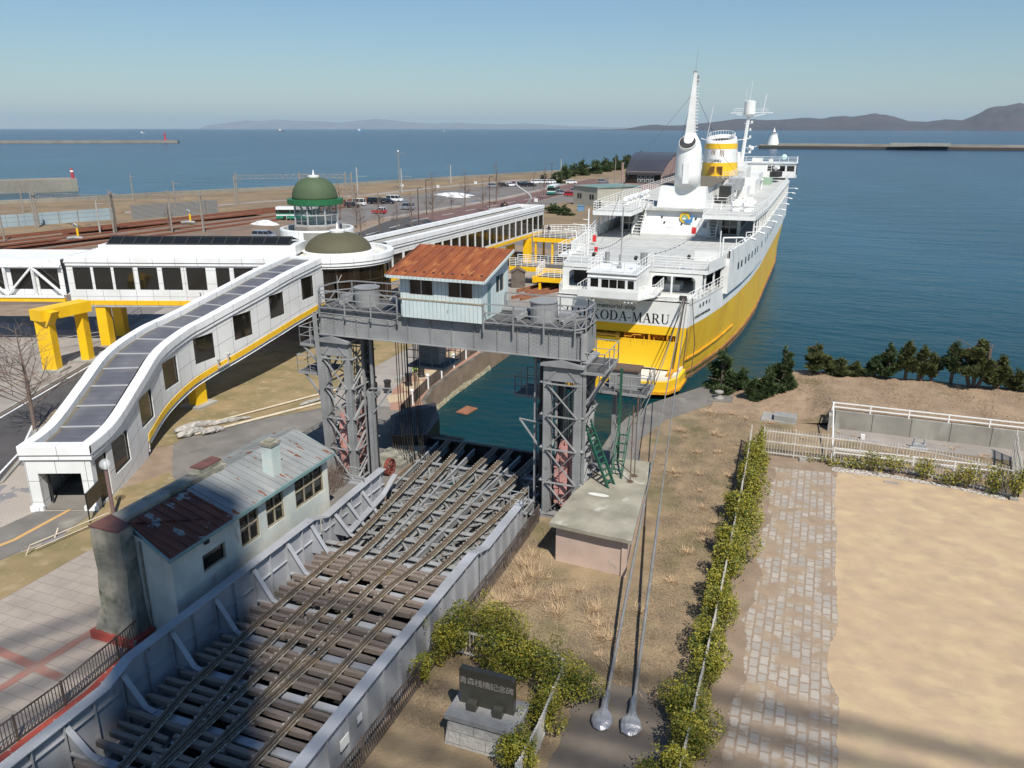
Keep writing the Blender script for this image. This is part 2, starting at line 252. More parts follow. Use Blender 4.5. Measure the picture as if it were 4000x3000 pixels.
# ---------------------------------------------------------------- mesh helpers
def V(*a): return Vector(a)
def rootloc(o):
 l = Vector((0, 0, 0))
 while o is not None: l += o.location; o = o.parent
 return l
KEEP = {"foliage", "stem", "crown", "branches", "rivets", "bolts", "rungs", "rung", "pickets", "posts", "bars", "net", "rust_streak", "rust_run", "light_string", "name_lettering",
  "glazing_bar", "snow_guard", "louvre", "groove", "truss", "stairs", "ladder", "rails", "lettering", "shellfish_crust", "base_plate", "bracing_web", "masthead", "yard", "mast_fitting", "frame", "body", "handrail"}
class MB:
 def __init__(s): s.v = []; s.f = []; s.m = []; s.uv = []; s.cm = 0; s.calls = []
 def face(s, pts, uv=None):
  s.calls.append(len(s.f)); n = len(s.v); s.v += [tuple(p) for p in pts]; s.f.append(list(range(n, n + len(pts)))); s.m.append(s.cm); s.uv.append(uv)
 def mesh(s, vs, fs, uvs=None):
  s.calls.append(len(s.f)); n = len(s.v); s.v += [tuple(p) for p in vs]
  for i, f in enumerate(fs):
   s.f.append([n + k for k in f]); s.m.append(s.cm); s.uv.append(uvs[i] if uvs else None)
 def box(s, x0, x1, y0, y1, z0, z1):
  vs = [(x, y, z) for z in (z0, z1) for y in (y0, y1) for x in (x0, x1)]
  s.mesh(vs, [(0, 2, 3, 1), (4, 5, 7, 6), (0, 1, 5, 4), (2, 6, 7, 3), (0, 4, 6, 2), (1, 3, 7, 5)])
 def obox(s, c, ax, ay, hx, hy, z0, z1):        # plan-rotated box: centre c, axis ax/ay unit 2D
  P = []
  for z in (z0, z1):
   for a, b in ((-1, -1), (1, -1), (-1, 1), (1, 1)):
    P.append((c[0] + ax[0] * hx * a + ay[0] * hy * b, c[1] + ax[1] * hx * a + ay[1] * hy * b, z))
  s.mesh(P, [(0, 2, 3, 1), (4, 5, 7, 6), (0, 1, 5, 4), (2, 6, 7, 3), (0, 4, 6, 2), (1, 3, 7, 5)])
 def bar(s, p, q, w, h=None, up=(0, 0, 1)):
  p = Vector(p); q = Vector(q); h = h or w; d = (q - p)
  if d.length < 1e-6: return
  d.normalize(); u = Vector(up)
  if abs(d.dot(u)) > 0.98: u = Vector((0, 1, 0))
  a = d.cross(u).normalized(); b = a.cross(d).normalized()
  vs = []
  for e in (p, q):
   for i, j in ((-1, -1), (1, -1), (1, 1), (-1, 1)): vs.append(e + a * (w / 2 * i) + b * (h / 2 * j))
  s.mesh(vs, [(3, 2, 1, 0), (4, 5, 6, 7), (0, 1, 5, 4), (1, 2, 6, 5), (2, 3, 7, 6), (3, 0, 4, 7)])
 def tube(s, p, q, r, n=6, r2=None, cap=True):
  p = Vector(p); q = Vector(q); r2 = r if r2 is None else r2; d = q - p
  if d.length < 1e-6: return
  d.normalize(); u = Vector((0, 0, 1)) if abs(d.z) < 0.9 else Vector((1, 0, 0))
  a = d.cross(u).normalized(); b = d.cross(a)
  vs = []
  for e, rr in ((p, r), (q, r2)):
   for i in range(n):
    t = 2 * math.pi * i / n; vs.append(e + a * math.cos(t) * rr + b * math.sin(t) * rr)
  fs = [(i, n + i, n + (i + 1) % n, (i + 1) % n) for i in range(n)]
  if cap: fs += [tuple(range(n)), tuple(reversed(range(n, 2 * n)))]
  s.mesh(vs, fs)
 def path(s, pts, r, n=6):
  for a, b in zip(pts, pts[1:]): s.tube(a, b, r, n)
 def lathe(s, c, prof, n=24, cap=True, a0=0, a1=2 * math.pi, sx=1, sy=1):
  full = abs(a1 - a0 - 2 * math.pi) < 1e-6; k = n if full else n + 1
  vs = []
  for r, z in prof:
   for i in range(k):
    t = a0 + (a1 - a0) * i / n; vs.append((c[0] + r * sx * math.cos(t), c[1] + r * sy * math.sin(t), c[2] + z))
  fs = []; uvs = []
  ln = [0]
  for (ra, za), (rb, zb) in zip(prof, prof[1:]): ln.append(ln[-1] + math.hypot(ra - rb, za - zb))
  rm = max(r for r, z in prof)
  for j in range(len(prof) - 1):
   for i in range(n):
    i2 = (i + 1) % k; fs.append((j * k + i, j * k + i2, (j + 1) * k + i2, (j + 1) * k + i))
    u0, u1 = rm * (a1 - a0) * i / n, rm * (a1 - a0) * (i + 1) / n
    uvs.append([(u0, ln[j]), (u1, ln[j]), (u1, ln[j + 1]), (u0, ln[j + 1])])
  if cap and full:
   if prof[0][0] > 1e-4: fs.append(tuple(reversed(range(n)))); uvs.append(None)
   if prof[-1][0] > 1e-4: fs.append(tuple(range((len(prof) - 1) * k, (len(prof) - 1) * k + n))); uvs.append(None)
  s.mesh(vs, fs, uvs)
 def ball(s, c, r, n=10, m=6, sx=1, sy=1, sz=1):
  s.lathe(c, [(r * math.sin(math.pi * j / m), -r * sz * math.cos(math.pi * j / m)) for j in range(m + 1)], n, False, sx=sx, sy=sy)
 def prism(s, pts, z0, z1, bottom=True):        # any simple polygon
  n = len(pts); area = sum(pts[i][0] * pts[(i + 1) % n][1] - pts[(i + 1) % n][0] * pts[i][1] for i in range(n))
  if area < 0: pts = list(reversed(pts))
  tri = tessellate_polygon([[Vector((p[0], p[1], 0)) for p in pts]])
  zt = (lambda p: z1) if not callable(z1) else z1
  vs = [(p[0], p[1], zt(p)) for p in pts] + [(p[0], p[1], z0) for p in pts]
  fs = []
  for t in tri:
   a, b, c = t
   if (pts[b][0] - pts[a][0]) * (pts[c][1] - pts[a][1]) - (pts[b][1] - pts[a][1]) * (pts[c][0] - pts[a][0]) < 0: t = (a, c, b)
   fs.append(tuple(t))
   if bottom: fs.append((t[0] + n, t[2] + n, t[1] + n))
  fs += [(i, i + n, (i + 1) % n + n, (i + 1) % n) for i in range(n)]
  s.mesh(vs, fs)
 def sheet(s, pts, z):
  n = len(pts)
  tri = tessellate_polygon([[Vector((p[0], p[1], 0)) for p in pts]])
  fs = []
  for t in tri:
   a, b, c = t
   if (pts[b][0] - pts[a][0]) * (pts[c][1] - pts[a][1]) - (pts[b][1] - pts[a][1]) * (pts[c][0] - pts[a][0]) < 0: t = (a, c, b)
   fs.append(tuple(t))
  s.mesh([(p[0], p[1], z) for p in pts], fs)
 def xprism(s, prof, x0, x1):                   # (y,z) outline extruded along x
  n = len(prof); vs = [(x0, y, z) for y, z in prof] + [(x1, y, z) for y, z in prof]
  s.mesh(vs, [tuple(range(n)), tuple(reversed(range(n, 2 * n)))] + [(i, i + n, (i + 1) % n + n, (i + 1) % n) for i in range(n)])
 def yprism(s, prof, y0, y1):                   # (x,z) outline extruded along y
  n = len(prof); vs = [(x, y0, z) for x, z in prof] + [(x, y1, z) for x, z in prof]
  s.mesh(vs, [tuple(reversed(range(n))), tuple(range(n, 2 * n))] + [(i, (i + 1) % n, (i + 1) % n + n, i + n) for i in range(n)])
 def rail(s, pts, h, nb=3, sp=1.5, r=0.025, n=4):
  for si, (a, b) in enumerate(zip(pts, pts[1:])):
   a = Vector(a); b = Vector(b); L = (b - a).length; k = max(1, round(L / sp))
   for i in range(1 if si else 0, k + 1):
    p = a.lerp(b, i / k); s.tube(p, p + V(0, 0, h), r, n)
   for j in range(1, nb + 1):
    o = V(0, 0, h * j / nb); s.tube(a + o, b + o, r if j == nb else r * 0.7, n)
 def rivet(s, c, nrm, r=0.03):
  c = Vector(c); nrm = Vector(nrm); u = Vector((0, 0, 1)) if abs(nrm.z) < 0.9 else Vector((1, 0, 0))
  a = nrm.cross(u).normalized() * r; b = nrm.cross(a).normalized() * r
  s.mesh([c + a, c + b, c - a, c - b, c + nrm * r * 0.8], [(0, 1, 4), (1, 2, 4), (2, 3, 4), (3, 0, 4)])
 def pieces(s):
  """groups the shapes added so far into pieces that stand clear of each other"""
  import numpy as np
  k = len(s.calls)
  if k < 2 or k > 1500: return None
  ends = s.calls[1:] + [len(s.f)]; lo = np.full((k, 3), 1e9); hi = np.full((k, 3), -1e9)
  V_ = np.array(s.v)
  for i, (a, b) in enumerate(zip(s.calls, ends)):
   ids = [q for f in s.f[a:b] for q in f]
   if ids: lo[i] = V_[ids].min(0); hi[i] = V_[ids].max(0)
  size = (hi - lo).max(1); gap = np.maximum(0, np.maximum(lo[:, None] - hi[None], lo[None] - hi[:, None]))
  near = np.sqrt((gap ** 2).sum(2)) <= np.maximum(0.02, 0.5 * np.maximum(size[:, None], size[None]))
  comp = [-1] * k; c = 0
  for i in range(k):
   if comp[i] >= 0: continue
   st = [i]; comp[i] = c
   while st:
    j = st.pop()
    for q in np.nonzero(near[j])[0]:
     if comp[q] < 0: comp[q] = c; st.append(q)
   c += 1
  return (comp, c, ends) if 2 <= c <= 100 else None
 def build(s, name, mats, parent=None, smooth=False, at=None):
  if parent is not None and name not in KEEP:
   g = s.pieces()
   if g:
    comp, c, ends = g; out = []
    for q in range(c):
     m = MB()
     for i, (a, b) in enumerate(zip(s.calls, ends)):
      if comp[i] != q: continue
      m.calls.append(len(m.f)); mp = {}
      for fi in range(a, b):
       for vi in s.f[fi]:
        if vi not in mp: mp[vi] = len(m.v); m.v.append(s.v[vi])
       m.f.append([mp[vi] for vi in s.f[fi]]); m.m.append(s.m[fi]); m.uv.append(s.uv[fi])
     if m.f: out.append(m._build(name, mats, parent, smooth, at))
    return out[0]
  return s._build(name, mats, parent, smooth, at)
 def _build(s, name, mats, parent=None, smooth=False, at=None):
  me = bpy.data.meshes.new(name); off = rootloc(parent) if parent is not None else Vector((0, 0, 0))
  loc = Vector((0, 0, 0))
  if parent is None and at is not None: loc = Vector(at); off = loc
  me.from_pydata([(p[0] - off.x, p[1] - off.y, p[2] - off.z) for p in s.v], [], s.f)
  if isinstance(mats, str): mats = [mats]
  for k in mats: me.materials.append(MATS[k])
  if len(mats) > 1: me.polygons.foreach_set("material_index", s.m)
  ul = me.uv_layers.new(name="UVMap"); data = [0.0] * (2 * len(me.loops)); li = 0
  for pi, p in enumerate(me.polygons):
   cu = s.uv[pi]
   if cu:
    for k in range(p.loop_total): data[2 * li], data[2 * li + 1] = cu[k]; li += 1
   else:
    nr = p.normal
    if abs(nr.z) > 0.75: ta = (1, 0, 0); tb = (0, 1, 0)
    else:
     l = math.hypot(nr.x, nr.y) or 1; ta = (-nr.y / l, nr.x / l, 0); tb = (0, 0, 1)
    for k in range(p.loop_total):
     q = s.v[me.loops[li].vertex_index]
     data[2 * li] = q[0] * ta[0] + q[1] * ta[1]; data[2 * li + 1] = q[0] * tb[0] + q[1] * tb[1] + q[2] * tb[2]; li += 1
  ul.data.foreach_set("uv", data)
  if smooth: me.polygons.foreach_set("use_smooth", [True] * len(me.polygons))
  me.update()
  o = bpy.data.objects.new(name, me); COL.objects.link(o)
  if parent is not None: o.parent = parent
  o.location = loc
  return o
def tag(o, label, cat, group=None):
 o["label"] = label; o["category"] = cat
 if group: o["group"] = group
 return o
def thing(name, loc, label, cat, group=None):
 o = bpy.data.objects.new(name, None); COL.objects.link(o); o.location = loc; o.empty_display_size = 0.3
 return tag(o, label, cat, group)
def struct(o): o["kind"] = "structure"; return o
def stuff(o): o["kind"] = "stuff"; return o
def kids(o): return list(o.children)
def copy_tree(o, loc=None, rz=None, parent=None, label=None, scale=None):
 c = o.copy(); COL.objects.link(c); c.parent = parent
 if loc is not None: c.location = loc
 if rz is not None: c.rotation_euler = (0, 0, rz)
 if label: c["label"] = label
 if scale: c.scale = scale
 for ch in kids(o): copy_tree(ch, parent=c)
 return c
def lettering(txt, size, mat, parent, loc, xdir, ydir, name="lettering", align='CENTER', ext=0.008, squeeze=1.0, space=1.0):
 cu = bpy.data.curves.new(name, 'FONT'); cu.body = txt; cu.size = size; cu.align_x = align; cu.align_y = 'CENTER'; cu.extrude = ext; cu.space_character = space
 t = bpy.data.objects.new(name, cu); COL.objects.link(t)
 dg = bpy.context.evaluated_depsgraph_get(); me = bpy.data.meshes.new_from_object(t.evaluated_get(dg)); bpy.data.objects.remove(t)
 x = Vector(xdir).normalized(); y = Vector(ydir).normalized(); z = x.cross(y); off = rootloc(parent)
 mt = Matrix((x * squeeze, y, z)).transposed().to_4x4(); mt.translation = Vector(loc) - off
 me.transform(mt); me.materials.clear(); me.materials.append(MATS[mat])
 o = bpy.data.objects.new(name, me); COL.objects.link(o); o.parent = parent
 return o
def cr(P, n=10):
 out = []; k = len(P[0])
 for i in range(len(P) - 1):
  a = P[max(i - 1, 0)]; b = P[i]; c = P[i + 1]; d = P[min(i + 2, len(P) - 1)]
  for j in range(n):
   t = j / n
   out.append(tuple(.5 * ((2 * b[q]) + (-a[q] + c[q]) * t + (2 * a[q] - 5 * b[q] + 4 * c[q] - d[q]) * t * t + (-a[q] + 3 * b[q] - 3 * c[q] + d[q]) * t ** 3) for q in range(k)))
 out.append(P[-1]); return out
# ---------------------------------------------------------------- setting: water, ground, hills
def sea_material():
 m = bpy.data.materials.new("sea"); m.use_nodes = True; t = m.node_tree; N = t.nodes; L = t.links; b = N["Principled BSDF"]
 MATS["sea"] = m
 g = N.new("ShaderNodeNewGeometry")
 def noise(s, sc3, d=4):
  mp = N.new("ShaderNodeMapping"); mp.inputs["Scale"].default_value = sc3; L.new(g.outputs["Position"], mp.inputs[0])
  n = N.new("ShaderNodeTexNoise"); n.inputs["Scale"].default_value = s; n.inputs["Detail"].default_value = d; L.new(mp.outputs[0], n.inputs["Vector"]); return n.outputs["Fac"]
 # the harbour basin is greener and shallower than the open bay
 sx = N.new("ShaderNodeSeparateXYZ"); L.new(g.outputs["Position"], sx.inputs[0])
 mr = N.new("ShaderNodeMapRange"); L.new(sx.outputs[1], mr.inputs[0]); mr.inputs[1].default_value = 55; mr.inputs[2].default_value = 150
 mx = N.new("ShaderNodeMix"); mx.data_type = 'RGBA'; L.new(mr.outputs[0], mx.inputs[0])
 mx.inputs[6].default_value = (0.004, 0.034, 0.042, 1); mx.inputs[7].default_value = (0.026, 0.080, 0.118, 1)
 mr2 = N.new("ShaderNodeMapRange"); L.new(sx.outputs[1], mr2.inputs[0]); mr2.inputs[1].default_value = 150; mr2.inputs[2].default_value = 900
 mx2 = N.new("ShaderNodeMix"); mx2.data_type = 'RGBA'; L.new(mr2.outputs[0], mx2.inputs[0]); L.new(mx.outputs[2], mx2.inputs[6])
 mx2.inputs[7].default_value = (0.007, 0.036, 0.082, 1)
 n1 = noise(1.0, (0.02, 0.008, 1)); r1 = N.new("ShaderNodeMapRange"); L.new(n1, r1.inputs[0]); r1.inputs[1].default_value = 0.3; r1.inputs[2].default_value = 0.7; r1.inputs[3].default_value = 0.78; r1.inputs[4].default_value = 1.2
 cc = N.new("ShaderNodeCombineColor")
 for i in range(3): L.new(r1.outputs[0], cc.inputs[i])
 mu = N.new("ShaderNodeMix"); mu.data_type = 'RGBA'; mu.blend_type = 'MULTIPLY'; mu.inputs[0].default_value = 1; L.new(mx2.outputs[2], mu.inputs[6]); L.new(cc.outputs[0], mu.inputs[7])
 L.new(mu.outputs[2], b.inputs["Base Color"])
 b.inputs["Roughness"].default_value = 0.22; b.inputs["IOR"].default_value = 1.33; b.inputs["Specular IOR Level"].default_value = 0.09
 h = N.new("ShaderNodeMath"); h.operation = 'MULTIPLY_ADD'
 L.new(noise(0.55, (0.7, 1.3, 1), 6), h.inputs[0]); h.inputs[1].default_value = 0.5
 h2 = N.new("ShaderNodeMath"); h2.operation = 'MULTIPLY'; L.new(noise(0.09, (0.7, 1.4, 1), 3), h2.inputs[0]); h2.inputs[1].default_value = 1.6
 L.new(h2.outputs[0], h.inputs[2])
 bp_ = N.new("ShaderNodeBump"); bp_.inputs["Strength"].default_value = 0.75; bp_.inputs["Distance"].default_value = 0.55
 L.new(h.outputs[0], bp_.inputs["Height"]); L.new(bp_.outputs[0], b.inputs["Normal"])
sea_material()
mb = MB(); mb.sheet([(-90000, -3000), (90000, -3000), (90000, 110000), (-90000, 110000)], 0)
struct(mb.build("sea", "sea"))
def azdist(px, d):      # a point at distance d in the direction of photo column px, on the horizon
 a = math.atan((px - 2000) / 3255.0) - R(21); return d * math.sin(a), d * math.cos(a)
def ridge(name, prof, d0, d1, mat, jit, seed, back=1.25):
 r = random.Random(seed); P = []
 for (xa, ha), (xb, hb) in zip(prof, prof[1:]):
  k = max(1, int((xb - xa) / 14))
  for i in range(k): P.append((xa + (xb - xa) * i / k, ha + (hb - ha) * i / k))
 P.append(prof[-1]); J = 9; vs = []; n = len(P)
 off = [r.uniform(-1, 1) for _ in range(n)]
 for i, (px, h) in enumerate(P):
  e = h * d1 / 3255.0
  for j in range(J):
   t = j / (J - 1); d = d0 + (d1 - d0) * t * (1 + 0.03 * off[i])
   z = e * (t ** 0.75) + (e * 0.08 * r.uniform(-1, 1) * jit if 0 < j < J - 1 else jit * 0.03 * e * off[i])
   if j == 0: z = -5
   x, y = azdist(px + (3 * r.uniform(-1, 1) if 0 < j < J - 1 else 0), d); vs.append((x, y, z))
  x, y = azdist(px, d1 * back); vs.append((x, y, -5))
 J += 1
 mb = MB(); mb.mesh(vs, [(i * J + j, (i + 1) * J + j, (i + 1) * J + j + 1, i * J + j + 1) for i in range(n - 1) for j in range(J - 1)])
 return struct(mb.build(name, mat, smooth=True))
near = [(2330, 1), (2390, 2), (2440, 4), (2480, 11), (2520, 17), (2560, 20), (2610, 16), (2660, 17), (2718, 23), (2760, 26), (2817, 32), (2876, 40), (2940, 39), (2980, 35), (3029, 36), (3080, 39), (3140, 43), (3200, 39), (3240, 45), (3288, 48), (3330, 46), (3376, 53), (3411, 56), (3450, 52), (3487, 46), (3540, 31), (3617, 28), (3693, 36), (3752, 33), (3793, 46), (3852, 73), (3905, 77), (3963, 86), (4010, 80), (4080, 60), (4200, 75), (4350, 90), (4500, 60), (4700, 20)]
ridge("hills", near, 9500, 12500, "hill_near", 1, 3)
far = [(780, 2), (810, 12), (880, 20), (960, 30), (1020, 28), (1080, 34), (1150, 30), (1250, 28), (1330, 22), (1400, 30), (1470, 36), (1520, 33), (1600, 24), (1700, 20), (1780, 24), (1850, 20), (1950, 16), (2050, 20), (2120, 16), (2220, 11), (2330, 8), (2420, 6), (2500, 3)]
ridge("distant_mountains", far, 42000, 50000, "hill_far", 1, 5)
# land: left quay, near land and right quay as one block with the rail-bridge pit and the basin cut out
LAND = [(-260, -40), (80, -40), (120, 40), (120, 66.5), (60, 66.8), (16.6, 66.6), (5, 66.9), (0, 66.6), (-3, 66.0), (-5.6, 65.0), (-6.9, 63.9), (-7.8, 62.4),
  (-10.6, 57.3), (-11.6, 53.5), (-11.9, 50.5), (-11.8, 46), (-11.9, 43.5), (-12.5, 43.0), (-12.5, 2), (-22.3, 2), (-22.3, 43.2), (-23.9, 45.8), (-25.3, 49.5), (-26.9, 51.4), (-27.7, 54.4),
  (-28.0, 58.8), (-28.1, 68), (-28.2, 200), (-30, 300), (-50, 440), (-78, 480), (-97, 482), (-106, 430), (-117, 381), (-131.8, 343), (-150, 294), (-165.6, 251),
  (-178.7, 225), (-193.7, 201), (-200, 180), (-213, 159), (-232, 128), (-260, 90)]
mb = MB(); mb.prism(LAND, -4, 2.0); struct(mb.build("ground", "bare_soil"))
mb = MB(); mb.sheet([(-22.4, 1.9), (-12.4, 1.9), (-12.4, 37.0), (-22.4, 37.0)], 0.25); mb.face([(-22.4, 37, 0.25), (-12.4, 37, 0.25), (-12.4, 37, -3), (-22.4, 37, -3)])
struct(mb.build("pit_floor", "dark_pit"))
LV = [0]
def layer(name, pts, mat, lv, jag=0):
 if jag:
  r_ = random.Random(len(pts)); q = []
  for a, b in zip(pts, pts[1:] + pts[:1]):
   k = max(1, int(math.hypot(b[0] - a[0], b[1] - a[1]) / .25))
   q += [(a[0] + (b[0] - a[0]) * i / k + r_.gauss(0, jag), a[1] + (b[1] - a[1]) * i / k + r_.gauss(0, jag)) for i in range(k)]
  pts = q
 LV[0] += 1; mb = MB(); mb.sheet(pts, 2.0 + 0.006 * lv + 0.00015 * LV[0]); return struct(mb.build(name, mat))
# right-hand peninsula: dry lawn, quay paving, slope, court
layer("dry_lawn", [(-12.45, 6), (-2.0, 6), (-2.0, 66.1), (-3, 65.9), (-5.6, 64.9), (-6.9, 63.8), (-5.9, 59.5), (-8.9, 54.0), (-10.0, 48.6), (-9.2, 44), (-12.45, 42.9)], "dry_grass", 1)
layer("worn_path", [(-6.6, 12), (-3.2, 12), (-3.0, 22.5), (-3.3, 24.2), (-4.5, 24.9), (-5.8, 24.7), (-6.4, 23.6)], "worn_path", 3, .06)
layer("quay_paving", [(-6.9, 63.85), (-7.75, 62.35), (-10.55, 57.25), (-11.55, 53.5), (-11.85, 50.5), (-11.75, 46), (-11.8, 43.5), (-9.2, 43.2), (-8.8, 45.8), (-10.0, 48.6), (-8.9, 54.0), (-5.9, 59.4), (-4.7, 59.6), (-4.4, 61.5)], "slab_grey", 2)
layer("sand_court", [(2.6, 6), (60, 6), (60, 47.2), (12, 48.7), (2.6, 49.3)], "sand", 1)
layer("stone_setts", [(-1.3, 6), (2.6, 6), (2.6, 47.6), (2.2, 48.4), (-1.3, 48.0)], "setts", 2)
layer("white_gravel", [(2.3, 48.7), (5.5, 48.85), (9, 48.6), (11.5, 47.9), (11.5, 48.6), (5.4, 49.5), (2.3, 49.5)], "gravel_white", 3)
r = random.Random(41); sp = []
for k in range(300):
 v = 12 + k * .12; sp.append((2.5 - abs(r.gauss(0, .035)) - .04 * math.sin(v * .9) - .03 * math.sin(v * 2.3) - (.35 * math.sin((v - 27) / 4 * math.pi) if 27 < v < 31 else 0), v))
layer("sand_spill", [(2.9, 12)] + sp + [(2.9, sp[-1][1])], "sand", 4)
so_ = []
for k in range(300): so_.append((-1.0 + r.gauss(0, .04) + .16 * math.sin(k * .11) + .09 * math.sin(k * .27), 12 + k * .12))
layer("soil_strip", [(-1.9, 12)] + so_ + [(-1.9, so_[-1][1])], "bare_soil", 4)
# terrain behind the picket fence: the raised strip with the pines
def hz(u, v):
 def sm(t): t = min(1, max(0, t)); return t * t * (3 - 2 * t)
 full = 1.25 + .25 * sm((v - 58) / 6)
 ramp = sm((v - 56.9) / 6.5) * sm((u + 6.5) / 7.0) * 1.35
 k = 1.0 if u >= 2.2 else sm((u - 0.2) / 2.0) * sm((v - 56.0) / 3.0)
 return 2.02 + ramp + (full - ramp) * k + 0.05 * math.sin(u * 1.3 + v * 0.7) * sm((v - 57.5) / 1.5)
us = [-6.2, -5.4, -4.6, -3.8, -3, -2.2, -1.4, -.7, 0, .5, 1.0, 1.5, 1.9, 2.2, 2.5] + [2.5 + i * 1.5 for i in range(1, 40)] + [70, 90, 119.5]; vs_ = [56.84, 57.3, 58, 59, 60, 61, 62, 63, 64, 65, 65.9]
mb = MB(); P = [(u, v if not (u < 0 and v > 64) else v - 0.9 * min(1.0, -u / 4.0) * (v - 64) / 1.9 * 1.3, hz(u, v)) for u in us for v in vs_]
n = len(vs_); mb.mesh(P, [(i * n + j, (i + 1) * n + j, (i + 1) * n + j + 1, i * n + j + 1) for i in range(len(us) - 1) for j in range(n - 1)])
e = [(us[i], vs_[-1], hz(us[i], vs_[-1])) for i in range(8, len(us))]
for a, b in zip(e, e[1:]): mb.face([a, (a[0], 66.5, 1.9), (b[0], 66.5, 1.9), b])
struct(mb.build("slope", "slope_soil", smooth=True))
layer("apron_behind_fence", [(-2.0, 50.0), (60, 50.0), (60, 56.7), (-2.0, 56.7)], "dry_grass", 2)
layer("concrete_apron", [(2.3, 54.6), (60, 53.6), (60, 56.6), (2.3, 56.6)], "sidewalk", 4)
# left side
layer("lower_left_paving", [(-32.4, 2), (-22.5, 2), (-22.5, 20.0), (-26.0, 27.5), (-32.2, 28.3)], "pave_pink", 1)
layer("red_stripe", [(-29.6, 18.15), (-25.2, 17.75), (-25.2, 17.35), (-29.6, 17.75)], "paint_red", 2)
layer("red_stripe", [(-26.7, 20.4), (-26.3, 20.4), (-26.7, 15.0), (-27.1, 15.0)], "paint_red", 3)
layer("kerb_edge", [(-23.7, 2), (-23.3, 2), (-23.3, 17.6), (-24.0, 20.4), (-24.3, 20.2), (-23.7, 17.4)], "red_paint", 4)
layer("grass_verge", [(-38.0, 2), (-32.4, 2), (-32.2, 28.3), (-27.4, 27.6), (-27.6, 33.0), (-33.5, 33.0), (-35.5, 34.0), (-36.4, 31.0), (-35.3, 27.5), (-34.6, 25.6), (-36.0, 21.5), (-38.0, 19.5)], "grass_left", 2)
layer("concrete_yard", [(-27.6, 31.5), (-33.4, 32.3), (-35.8, 34.6), (-38.6, 37.6), (-38.9, 40.0), (-36.0, 44.0), (-33.0, 48.0), (-30.0, 49.2), (-26.8, 49.6), (-25.6, 48.6), (-23.9, 45.7), (-22.4, 43.1), (-22.4, 30)], "slab_grey", 2, .05)
layer("grass_under_ramp", [(-36.0, 44.0), (-38.9, 40.0), (-38.6, 37.6), (-40.0, 36.0), (-45, 42), (-48, 52), (-47, 64), (-40, 70), (-35.6, 70), (-35.2, 52.0), (-33.0, 48.0)], "grass_left", 3)
layer("quay_path", [(-35.2, 52.0), (-35.6, 70), (-40, 70), (-42, 130), (-28.3, 130), (-28.2, 68), (-28.1, 58.8), (-27.8, 54.4), (-27.0, 51.4), (-26.8, 49.6), (-30.0, 49.2), (-33.0, 48.0)], "sidewalk", 1)
layer("brick_quay", [(-28.15, 68), (-28.05, 58.8), (-27.75, 54.4), (-26.95, 51.4), (-25.4, 49.6), (-28.5, 48.8), (-30.6, 53.0), (-31.6, 60.0), (-32.2, 68)], "brick_tile", 3)
for k, (u, v, s) in enumerate([(-29.3, 51.5, 1.0), (-29.6, 54.6, 1.1), (-30.0, 57.8, 1.15), (-30.2, 61.2, 1.2), (-30.3, 64.8, 1.2)]):
 layer("yellow_paving", [(u - s, v), (u, v - 1.4 * s), (u + 1.25 * s, v), (u, v + 1.4 * s)], "yellow_tile", 4)
layer("mosaic_paving", [(-50.1, 36.4), (-46.5, 33.0), (-43.7, 29.2), (-42.6, 2), (-38.0, 2), (-38.0, 19.5), (-36.0, 21.5), (-34.6, 25.6), (-35.3, 27.5), (-36.4, 31.0), (-37.6, 30.6), (-40.4, 30.5), (-42.5, 36.0), (-46.5, 42.0)], "pave_mosaic", 1)
layer("entrance_path", [(-38.4, 27.3), (-35.4, 28.6), (-34.9, 26.0), (-35.6, 22.0), (-37.2, 19.8), (-39.0, 17.0), (-40.4, 19.0), (-38.6, 23.0)], "slab_grey", 5)
layer("tactile_line", [(-36.95, 28.1), (-36.75, 28.2), (-36.5, 24.6), (-36.9, 22.6), (-39.4, 17.9), (-39.7, 18.1), (-37.2, 22.7), (-36.75, 24.6)], "paint_ochre", 6)
ROAD = [(-43.6, 2), (-43.8, 29.2), (-46.6, 33.0), (-50.2, 36.6), (-53.0, 42), (-60, 62), (-66, 82), (-72, 103), (-78, 127), (-80, 159), (-76.3, 199), (-76, 300), (-84, 330), (-92, 330), (-90.5, 300), (-87.5, 228), (-92.5, 164), (-86.6, 139), (-80, 112), (-73.6, 88), (-68.2, 72.2), (-60.9, 53.0), (-54.4, 37.2), (-50.6, 28), (-50.0, 2)]
layer("road", ROAD, "asphalt", 1)
layer("red_road", [(-81.0, 165), (-76.4, 199), (-76.1, 300), (-84, 329.8), (-91.8, 329.8), (-90.4, 300), (-87.6, 228), (-91.6, 170)], "red_road", 2)
def stripe(name, pts, wd, lv, mat="paint_white", dash=None):
 mb = MB(); LV[0] += 1; z = 2.0 + 0.006 * lv + 0.00015 * LV[0]
 for a, b in zip(pts, pts[1:]):
  L = math.hypot(b[0] - a[0], b[1] - a[1]); d = ((b[0] - a[0]) / L, (b[1] - a[1]) / L); nx = (-d[1] * wd / 2, d[0] * wd / 2)
  segs = [(0, L)] if not dash else [(k * (dash[0] + dash[1]), min(L, k * (dash[0] + dash[1]) + dash[0])) for k in range(int(L / (dash[0] + dash[1])) + 1)]
  for s0, s1 in segs:
   p = (a[0] + d[0] * s0, a[1] + d[1] * s0); q = (a[0] + d[0] * s1, a[1] + d[1] * s1)
   mb.face([(p[0] - nx[0], p[1] - nx[1], z), (q[0] - nx[0], q[1] - nx[1], z), (q[0] + nx[0], q[1] + nx[1], z), (p[0] + nx[0], p[1] + nx[1], z)])
 return struct(mb.build(name, mat))
stripe("road_marking", [(-49.7, 20), (-50.2, 28), (-54.1, 37.3), (-60.5, 53.1), (-67.8, 72.3), (-73.2, 88), (-79.6, 112), (-86.2, 139)], 0.16, 3)
